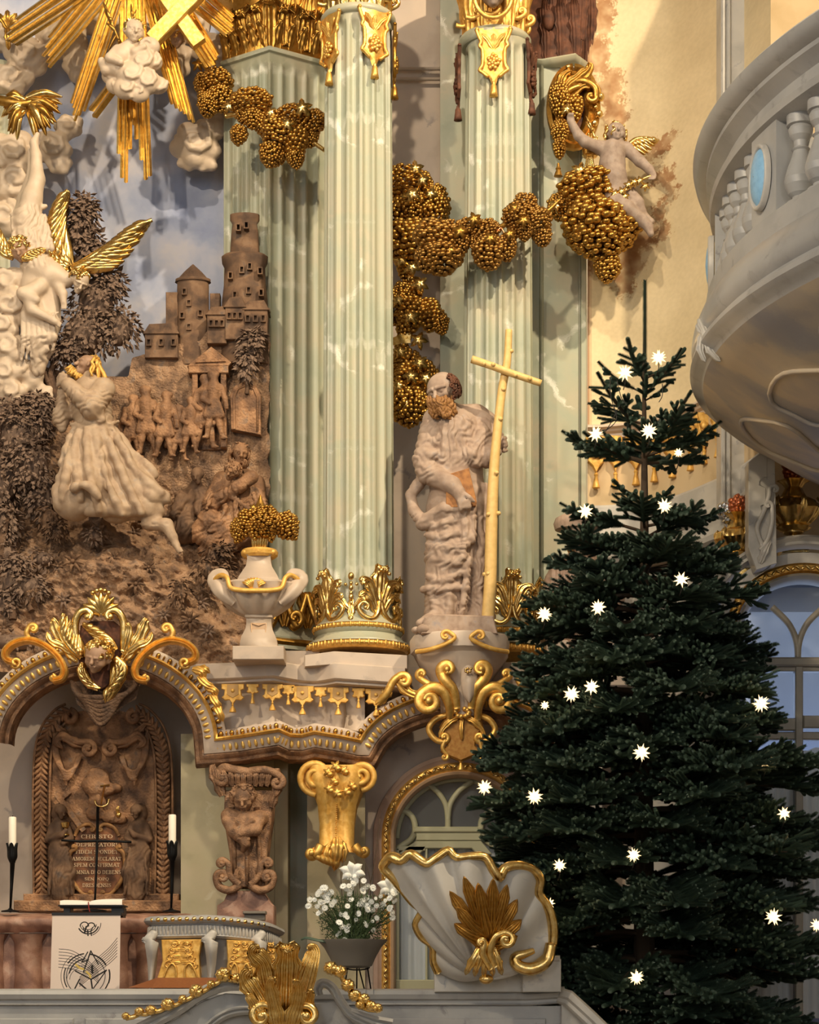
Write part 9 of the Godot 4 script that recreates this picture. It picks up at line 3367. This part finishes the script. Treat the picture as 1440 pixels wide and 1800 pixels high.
	for g in buds:
		var bo := thing("bud_garland", g[0], "garland", at(g[1][4][0], g[1][4][1] + 20, 14.14), "gilded bud garlands")
		D = 14.14
		var prev: Array = []
		for q in g[1]:
			st = S()
			ball(st, V(q[0], q[1], 10), V(q[2] * 0.62, q[2] * 0.6, q[2] * 0.6), 12, 8)
			for k in 5:
				var a = TAU * k / 5 + q[0]
				leaf(st, [[q[0] + cos(a) * q[2] * 0.75, q[1] + sin(a) * q[2] * 0.7, 6], [q[0] + cos(a) * q[2] * 0.6, q[1] + sin(a) * q[2] * 0.55, 10 + q[2] * 0.5], [q[0] + cos(a) * q[2] * 0.1, q[1] + sin(a) * q[2] * 0.1, 12 + q[2] * 0.62]], q[2] * 0.42, 0, 0.4, Vector3(0, 0, 1), 2, 1.2, 0.9)
			part(bo, "bud", st, M.gold)
			if prev:
				st = S()
				tube(st, arr([[prev[0], prev[1] + 4, 4], [(prev[0] + q[0]) / 2, (prev[1] + q[1]) / 2 + 6, 6], [q[0], q[1] + 4, 4]]), 4.5, 8)
				part(bo, "stalk", st, M.gold)
			prev = q

func shell() -> void:
	D = 14.62
	var o := thing("shell_basin", "large scalloped marble shell with gilded rim and acanthus on a white block", "shell", at(860, 1745, 14.62))
	var st := S()
	box(st, 764, 1694, 986, 1744, -80, -10, 1.5)
	box(st, 918, 1686, 986, 1744, -60, 8, 1.5)
	box(st, 922, 1680, 984, 1690, -60, 12, 2)
	part(o, "block", st, M.grey_light)
	var rim: Array = [[770, 1708, 0], [762, 1690, 10], [760, 1664, 20], [740, 1648, 30], [730, 1626, 38], [740, 1604, 46], [724, 1588, 54], [706, 1566, 60], [690, 1546, 66], [674, 1528, 70], [688, 1512, 82], [706, 1518, 92], [722, 1508, 98], [748, 1524, 104], [764, 1516, 106], [786, 1502, 104], [800, 1514, 106], [826, 1512, 104], [850, 1514, 100], [864, 1536, 98], [874, 1548, 94], [884, 1532, 90], [906, 1526, 84], [932, 1532, 72], [946, 1550, 62], [944, 1572, 56], [956, 1590, 50], [966, 1612, 46], [970, 1640, 40], [966, 1668, 36], [952, 1688, 34], [926, 1698, 34], [902, 1694, 36], [900, 1684, 38]]
	var rp := smoothed(arr(rim), 4)
	var root := V(846, 1722, 20)
	st = S()
	grp(st)
	var rows: Array = []
	for j in 15:
		var t := j / 14.0
		var row := PackedVector3Array()
		for i in rp.size():
			var q := rp[i]
			var p := root.lerp(q, t)
			var u := float(i) / rp.size()
			p.z += sin(PI * pow(t, 0.8)) * 34.0 * sin(PI * u) - 6.5 * t * cos(u * TAU * 11.0) * (1.0 - t * 0.3)
			p.y += sin(PI * t) * 10.0
			row.append(p)
		rows.append(row)
	grid(st, rows)
	grp(st)
	var inner: Array = []
	for j in 7:
		var t := j / 6.0
		var row := PackedVector3Array()
		for i in rp.size():
			var q := rp[i]
			row.append(q.lerp(V(840, 1600, -40), t * 0.85) + V(0, 0, -14.0 * t))
		inner.append(row)
	grid(st, inner)
	part(o, "shell_bowl", st, M.grey_light)
	st = S()
	tube(st, rp, [8, 6, 7, 9, 8, 7, 9, 8, 9, 10, 7], 9, 1.2)
	part(o, "gilt_rim", st, M.gold)
	# curled tail at the lower right
	st = S()
	tube(st, smoothed(arr([[966, 1660, 44], [958, 1690, 46], [932, 1704, 48], [908, 1698, 50], [904, 1684, 50], [920, 1678, 50], [936, 1672, 48]]), 5), [10, 12, 10, 5], 10)
	part(o, "gilt_curl", st, M.gold)
	# central acanthus fan
	var tips: Array = [[788, 1572, 84], [800, 1600, 92], [812, 1548, 96], [836, 1560, 102], [862, 1552, 100], [886, 1562, 94], [904, 1586, 84], [912, 1620, 76], [796, 1628, 86], [906, 1648, 70]]
	for q in tips:
		st = S()
		var b := V(858, 1660, 100)
		var e := V(q[0], q[1], q[2] + 34)
		leaf(st, [V(854, 1690, 84), b, b.lerp(e, 0.55) + V(0, 4, 12), e + V(0, 0, 8)], 19, 3, 0.3, Vector3(0, 0, 1), 5, 2, 0.5)
		part(o, "acanthus_leaf", st, M.gold_dark)
	st = S()
	scroll(st, [[868, 1700, 100], [858, 1676, 110], [866, 1652, 114], [880, 1644, 114]], 7, 13, 420)
	scroll(st, [[860, 1704, 100], [846, 1680, 110], [848, 1662, 112]], 7, 6, -300)
	for k in 5:
		leaf(st, [[846 + k * 3, 1660, 104], [832 + k * 9, 1684, 110], [820 + k * 14, 1706, 100], [816 + k * 16, 1722 - absf(k - 2) * 3, 80]], 9, 3, 0.3)
	ball(st, V(852, 1722, 78), V(13, 9, 10), 12, 8)
	part(o, "leaf_drop", st, M.gold)

func flowers() -> void:
	D = 14.7
	var o := thing("flower_stand", "thin black wire stand under the flower bowl", "stand", at(630, 1760, 14.7))
	for x in [[612.0, 606.0, 20.0], [628.0, 628.0, 34.0], [646.0, 652.0, 10.0], [630.0, 640.0, -20.0]]:
		var st := S()
		tube(st, arr([[x[0], 1698, x[2] * 0.6], [x[1], 1738, x[2]]]), 1.3, 6)
		part(o, "leg", st, M.iron)
	var st := S()
	tube(st, arc(628, 1700, 22, 5, 0, 360, 20, 0), 1.2, 6)
	part(o, "ring", st, M.iron)
	o = thing("flower_bowl", "wide flared grey pot holding the white flowers", "pot", at(620, 1702, 14.7))
	st = S()
	lathe(st, V(620, 0, 0), [[24, 1702], [34, 1698], [40, 1684], [50, 1666], [60, 1655], [61, 1652], [57, 1652], [48, 1664], [20, 1680]], 36)
	part(o, "pot", st, M.grey_pot)
	o = thing("white_bouquet", "bouquet of white daisies, lilies and feathery greenery in the grey pot", "bouquet", at(620, 1655, 14.7))
	# feathery green: thin stalks with tiny leaves
	st = S()
	for k in 150:
		var a := rng.randf() * TAU
		var q := rng.randf()
		var e := V(622 + cos(a) * 74 * sqrt(q), 1648 - 20 - rng.randf() * 74 * (1.1 - 0.5 * q), sin(a) * 46 * sqrt(q))
		var b := V(620 + cos(a) * 14, 1660, sin(a) * 12)
		tube(st, arr([b, b.lerp(e, 0.6) + V(0, -8, 0), e]), [1.0, 0.8, 0.4], 4)
	part(o, "stalks", st, M.stalk).set_meta("kind", "stuff")
	st = S()
	st.set_smooth_group(-1)
	for k in 2600:
		var a := rng.randf() * TAU
		var q := sqrt(rng.randf())
		var hgt := rng.randf()
		var p := V(622 + cos(a) * 80 * q * (0.6 + 0.4 * hgt), 1660 - hgt * 84, sin(a) * 50 * q)
		var d := V(rng.randf_range(-1, 1), rng.randf_range(-1.2, 0.3), rng.randf_range(-1, 1)).normalized() * rng.randf_range(4, 9)
		var s := d.cross(V(0.3, 0.2, 1)).normalized() * 0.8
		tri(st, W(p - s), W(p + s), W(p + d))
	part(o, "fine_leaves", st, M.stalk).set_meta("kind", "stuff")
	# daisies
	var m := daisy_mesh()
	var u := D / F
	var spots: Array = []
	for c in [[562, 1570, 20, 12], [580, 1584, 16, 8], [624, 1562, 22, 14], [650, 1570, 20, 12], [676, 1588, 18, 9], [696, 1574, 14, 8], [606, 1608, 24, 8], [660, 1620, 22, 10], [604, 1638, 22, 7], [566, 1600, 18, 7], [640, 1592, 20, 8], [690, 1606, 14, 6]]:
		for k in c[3]:
			spots.append(V(c[0] + rng.randfn() * c[2] * 0.5, c[1] + rng.randfn() * c[2] * 0.45, rng.randf_range(10, 52)))
	for p in spots:
		var b := Basis.from_euler(Vector3(rng.randf_range(-0.6, 0.5), rng.randf_range(-0.7, 0.7), rng.randf() * TAU))
		copy_part(o, "daisy", m, M.bloom, Transform3D(b.scaled_local(Vector3.ONE * u * rng.randf_range(3.6, 7.0)), W(p)))
	# lilies
	for q in [[620.0, 1534.0, 20.0, 24.0], [686.0, 1560.0, 20.0, 24.0]]:
		for k in 6:
			st = S()
			var a := TAU * k / 6 + 0.3
			leaf(st, [[q[0], q[1] + 8, q[2]], [q[0] + cos(a) * q[3] * 0.5, q[1] + sin(a) * q[3] * 0.4, q[2] + 10], [q[0] + cos(a) * q[3], q[1] + sin(a) * q[3] * 0.8, q[2] + 4]], 9, 0, 0.3, Vector3(0, 0, 1), 1, 0.8, 0.6)
			part(o, "lily_petal", st, M.bloom)
		st = S()
		tube(st, arr([[q[0], q[1] + 6, q[2]], [q[0] + 2, q[1] + 50, q[2] - 6], [622, 1650, 0]]), 1.5, 6)
		part(o, "lily_stem", st, M.stalk)
	st = S()
	for q in [[[602, 1580], [600, 1536], [606, 1510]], [[648, 1570], [660, 1510], [668, 1440]], [[634, 1570], [630, 1530], [622, 1505]], [[652, 1576], [650, 1540], [640, 1510]]]:
		tube(st, smoothed(arr([[q[0][0], q[0][1], 10], [q[1][0], q[1][1], 12], [q[2][0], q[2][1], 10]]), 4), 0.8, 5)
	part(o, "bare_twigs", st, M.bark)
	st = S()
	leaf(st, [[580, 1656, 30], [560, 1652, 34], [540, 1648, 32], [530, 1652, 28]], 5, 0, 0.2, Vector3(0, -1, 0.4), 1)
	part(o, "dark_leaf", st, M.needle)

func daisy_mesh() -> ArrayMesh:
	var st := S()
	st.set_smooth_group(-1)
	for k in 12:
		var a := TAU * k / 12
		var d := Vector3(cos(a), sin(a), 0)
		var s := Vector3(-sin(a), cos(a), 0) * 0.22
		quad(st, d * 0.15, d * 0.6 + s + Vector3(0, 0, 0.12), d * 1.0 + Vector3(0, 0, 0.04), d * 0.6 - s + Vector3(0, 0, 0.12))
	bead(st, Vector3(0, 0, 0.06), 0.22)
	return mesh_of(st)
# ---------------------------------------------------------------- the fir with its glowing stars
func twig_mesh(n: int, needle: float) -> ArrayMesh:
	# one shoot, unit length along +y, needles all round
	var st := S()
	grp(st)
	var rows: Array = []
	for j in 3:
		var ring := PackedVector3Array()
		for s in 5:
			ring.append(Vector3(cos(TAU * s / 5) * 0.022, j * 0.5, sin(TAU * s / 5) * 0.022))
		rows.append(ring)
	grid(st, rows, true, true)
	st.set_smooth_group(-1)
	for k in n:
		var t := (k + 0.5) / n
		var a := k * 2.39996
		var o := Vector3(cos(a), 0, sin(a))
		var p := Vector3(0, t, 0)
		var d := (o + Vector3(0, 0.75, 0)).normalized() * needle * (1.0 if t < 0.85 else 0.8)
		var s := Vector3(-sin(a), 0, cos(a)) * 0.034
		var up := d.cross(s).normalized() * 0.012
		tri(st, p - s, p + s, p + d + s * 0.6)
		tri(st, p - s, p + d + s * 0.6, p + d - s * 0.6)
		tri(st, p + up, p - up, p + d)
	return mesh_of(st)

func fir_tree() -> void:
	D = 15.8
	var o := thing("fir_tree", "tall dark green fir hung with small glowing paper stars", "tree", at(1133, 2020, 15.8))
	var u := D / F
	var st := S()
	tube(st, arr([[1134, 506, 0], [1134, 560, 0], [1132, 640, 0], [1133, 760, 0], [1133, 900, 0], [1132, 1100, 0], [1132, 1400, 0], [1133, 1800, 0], [1133, 2022, 0]]), [0.8, 1.6, 2.6, 4.5, 7, 11, 16, 20, 24], 10)
	part(o, "trunk", st, M.bark)
	var shoots: Array = [twig_mesh(120, 0.17), twig_mesh(100, 0.19), twig_mesh(130, 0.16)]
	# needles along the leader
	var lead: Array = []
	for k in 9:
		lead.append(Transform3D(Basis().scaled(Vector3(34, 30, 34) * u), W(V(1134, 700 - k * 22, 0))))
	needles(o, lead, shoots[0], 0)
	# whorls: [y, reach, count, rise at start, droop]
	var tiers: Array = [[676, 80, 5, 0.55, 0.0], [716, 46, 4, 0.45, 0.0], [762, 120, 4, 0.5, 0.02], [806, 138, 8, 0.30, 0.05], [896, 64, 4, 0.25, 0.05], [938, 156, 6, 0.28, 0.12], [980, 166, 6, 0.2, 0.14], [1022, 195, 7, 0.2, 0.18], [1066, 215, 8, 0.18, 0.2], [1112, 225, 9, 0.16, 0.22], [1160, 235, 9, 0.15, 0.24], [1208, 250, 9, 0.12, 0.22], [1258, 262, 9, 0.12, 0.24], [1308, 276, 9, 0.1, 0.22], [1358, 300, 10, 0.12, 0.2], [1410, 305, 10, 0.1, 0.22], [1462, 308, 10, 0.1, 0.22], [1516, 312, 10, 0.1, 0.24], [1572, 318, 10, 0.1, 0.24], [1630, 322, 10, 0.1, 0.24], [1690, 326, 10, 0.1, 0.24], [1750, 330, 10, 0.1, 0.24], [1812, 330, 10, 0.1, 0.24]]
	var tr := RandomNumberGenerator.new()
	tr.seed = 412
	var ti := 0
	for t in tiers:
		ti += 1
		var a0 := ti * 0.83
		for k in t[2]:
			var az: float = a0 + TAU * k / t[2] + tr.randf_range(-0.22, 0.22)
			var reach: float = t[1] * tr.randf_range(0.78, 1.04)
			branch(o, t[0] + tr.randf_range(-20, 20), az, reach, t[3] * tr.randf_range(0.7, 1.2), t[4], shoots, tr)
	stars()

func needles(parent: Node3D, list: Array, m: Mesh, _k: int) -> void:
	var mm := MultiMesh.new()
	mm.transform_format = MultiMesh.TRANSFORM_3D
	mm.mesh = m
	mm.instance_count = list.size()
	for i in list.size():
		mm.set_instance_transform(i, list[i])
	var n := MultiMeshInstance3D.new()
	n.name = "needles"
	n.multimesh = mm
	n.material_override = M.needle
	parent.add_child(n, true)
	n.position = -parent.global_position
	n.set_meta("kind", "stuff")

func branch(o: Node3D, y: float, az: float, reach: float, rise: float, droop: float, shoots: Array, tr: RandomNumberGenerator) -> void:
	var dir := V(cos(az), 0, sin(az))
	var side := V(-sin(az), 0, cos(az))
	var pts := PackedVector3Array()
	var n := 9
	for i in n:
		var s := i / float(n - 1)
		pts.append(V(1133, y, 0) + dir * reach * s + V(0, -rise * reach * s + droop * reach * s * s * 1.6 - 0.16 * reach * pow(s, 4.0), 0))
	var st := S()
	tube(st, pts, [clampf(reach * 0.022, 1.6, 6.0), reach * 0.012 + 0.8, 1.0], 6)
	var b := part(o, "branch", st, M.bark)
	var list: Array = []
	var u := D / F
	var put := func(a: Vector3, e: Vector3, fat: float) -> void:
		var d := W(e) - W(a)
		var l := d.length()
		var yv := d / l
		var xv := yv.cross(Vector3(0.1, 0.2, 1)).normalized()
		var zv := xv.cross(yv)
		var w := fat * u
		list.append(Transform3D(Basis(xv * w, yv * l, zv * w), W(a)))
	# shoots along the branch itself
	for i in range(2, n - 1):
		put.call(pts[i], pts[i + 1], 30.0)
	put.call(pts[n - 1], pts[n - 1] + (pts[n - 1] - pts[n - 2]).normalized() * 14.0, 30.0)
	# side shoots in flat sprays, longer near the middle
	var cnt := int(reach / (24.0 if y < 900.0 else (19.0 if y < 1070.0 else 15.0))) + 1
	for i in cnt:
		var s := 0.24 + 0.72 * (i + 0.5) / cnt
		var fi := s * (n - 1)
		var p := pts[int(fi)].lerp(pts[mini(int(fi) + 1, n - 1)], fi - int(fi))
		for e in [-1.0, 1.0]:
			var l := reach * (0.42 * sin(PI * clampf(s * 0.75 + 0.2, 0, 1)) + 0.05) * tr.randf_range(0.7, 1.15)
			l = minf(l, 88.0)
			var q: Vector3 = (dir * 0.75 + side * e * 0.85 + V(0, tr.randf_range(-0.45, 0.25), 0)).normalized()
			var mid := p + q * l * 0.5 + V(0, -1, 0)
			var tip := p + q * l + V(0, tr.randf_range(-6, 3), 0)
			if l < 30.0:
				put.call(p, tip, 28.0)
			else:
				put.call(p, mid, 28.0)
				put.call(mid, tip, 28.0)
				for f in [-1.0, 1.0]:
					var q2: Vector3 = (q + (dir if f > 0 else side * e) * 0.9).normalized()
					put.call(mid, mid + q2 * l * 0.42 + V(0, tr.randf_range(-14, 8), 0), 26.0)
					if l > 52.0:
						var p3 := p.lerp(mid, 0.5)
						put.call(p3, p3 + q2 * l * 0.36 + V(0, tr.randf_range(-14, 8), 0), 26.0)
	needles(b, list, shoots[tr.randi() % 3], 0)

func star_mesh() -> ArrayMesh:
	var st := S()
	st.set_smooth_group(-1)
	var n := 22
	for k in n:
		var y := 1.0 - 2.0 * (k + 0.5) / n
		var r := sqrt(1.0 - y * y)
		var a := k * 2.39996
		var d := Vector3(cos(a) * r, y, sin(a) * r)
		var s := d.cross(Vector3(0.2, 1, 0.35)).normalized()
		var t := d.cross(s)
		for e in 4:
			var g0 := TAU * e / 4
			var g1 := TAU * (e + 1) / 4
			tri(st, d * 0.30 + (s * cos(g0) + t * sin(g0)) * 0.2, d * 0.30 + (s * cos(g1) + t * sin(g1)) * 0.2, d)
	bead(st, Vector3.ZERO, 0.36)
	return mesh_of(st)

func stars() -> void:
	var m := star_mesh()
	var list: Array = [
		[1099, 656, 15.1, 16, "glowing paper star left of the fir's bare tip"], [1158, 629, 15.1, 15, "topmost glowing paper star, right of the fir's bare tip"],
		[1047, 763, 15.1, 15, "glowing paper star on the left tip of the second whorl"], [1141, 758, 14.75, 16, "glowing paper star in front of the trunk at the second whorl"],
		[1193, 796, 15.2, 9, "small half hidden glowing star right of the trunk, high in the fir"], [1029, 899, 15.1, 15, "glowing paper star above the scaled bust"],
		[1168, 889, 14.8, 15, "glowing paper star just right of the bare trunk section"], [957, 1080, 15.1, 15, "glowing paper star beside the second column's gilded foot"],
		[1052, 1068, 14.5, 15, "glowing paper star in front of the scaled bust's gilt belt"], [1198, 1019, 14.6, 15, "glowing paper star left of the half hidden gilded urn"],
		[1005, 1220, 14.9, 16, "left one of the glowing star pair below the marble step"], [1040, 1208, 14.6, 15, "right one of the glowing star pair below the marble step"],
		[958, 1240, 15.3, 9, "small dim glowing star near the pedestal's gilded scroll"], [1338, 1237, 15.0, 17, "glowing paper star in front of the bay window's upper panes"],
		[1128, 1323, 14.55, 17, "glowing paper star in the middle of the fir"], [1346, 1338, 14.9, 17, "glowing paper star in front of the bay window's curtain top"],
		[852, 1384, 15.0, 15, "glowing paper star before the middle window's arch"], [940, 1400, 14.7, 16, "glowing paper star right of the middle window's arch"],
		[1378, 1430, 14.9, 13, "glowing paper star in front of the bay window's white curtain"], [984, 1521, 14.6, 13, "glowing paper star above the marble shell's right rim"],
		[1114, 1503, 14.5, 14, "glowing paper star deep in the fir's lower half"], [966, 1588, 14.9, 11, "small glowing star peeping past the shell's gilded edge"],
		[1360, 1612, 14.7, 17, "glowing paper star at the fir's lower right"], [1436, 1626, 14.7, 13, "glowing star cut by the frame's right edge"],
		[1119, 1718, 14.45, 15, "lowest glowing paper star near the stair rail"]]
	for q in list:
		var o := thing("paper_star", q[4], "star light", at(q[0], q[1], q[2]), "glowing stars on the fir")
		var s: float = q[3] * q[2] / F
		var b := Basis.from_euler(Vector3(q[0] * 0.7, q[1] * 1.3, q[0] * 0.3))
		copy_part(o, "star_bulb", m, M.star_glow, Transform3D(b.scaled_local(Vector3.ONE * s), o.position))
		var st := S()
		D = q[2]
		tube(st, arr([[q[0], q[1] + 4, -2], [q[0] + 1, q[1] + 16, -6], [q[0] - 2, q[1] + 26, -12]]), 0.9, 5)
		part(o, "socket_wire", st, M.black)
		var l := OmniLight3D.new()
		l.name = "star_light"
		o.add_child(l)
		l.position = Vector3(0, 0, s * 1.15)
		l.light_energy = 0.012
		l.light_color = Color(1.0, 0.82, 0.55)
		l.omni_range = 30.0
		l.omni_attenuation = 2.0
		l.light_size = 0.03
		l.shadow_enabled = true
	D = 15.0
	var o := thing("light_wire", "thin dark light wire looping between the fir's top stars", "wire", at(1080, 760, 15.0))
	for w in [[[1072, 664], [1074, 700], [1084, 736], [1070, 754], [1058, 758]], [[1084, 668], [1092, 700], [1102, 712]], [[1164, 676], [1164, 696], [1158, 708]], [[1090, 712], [1076, 740], [1064, 760]]]:
		var st := S()
		var p: Array = []
		for q in w:
			p.append([q[0], q[1], 4])
		tube(st, smoothed(arr(p), 5), 0.8, 5)
		part(o, "strand", st, M.black)
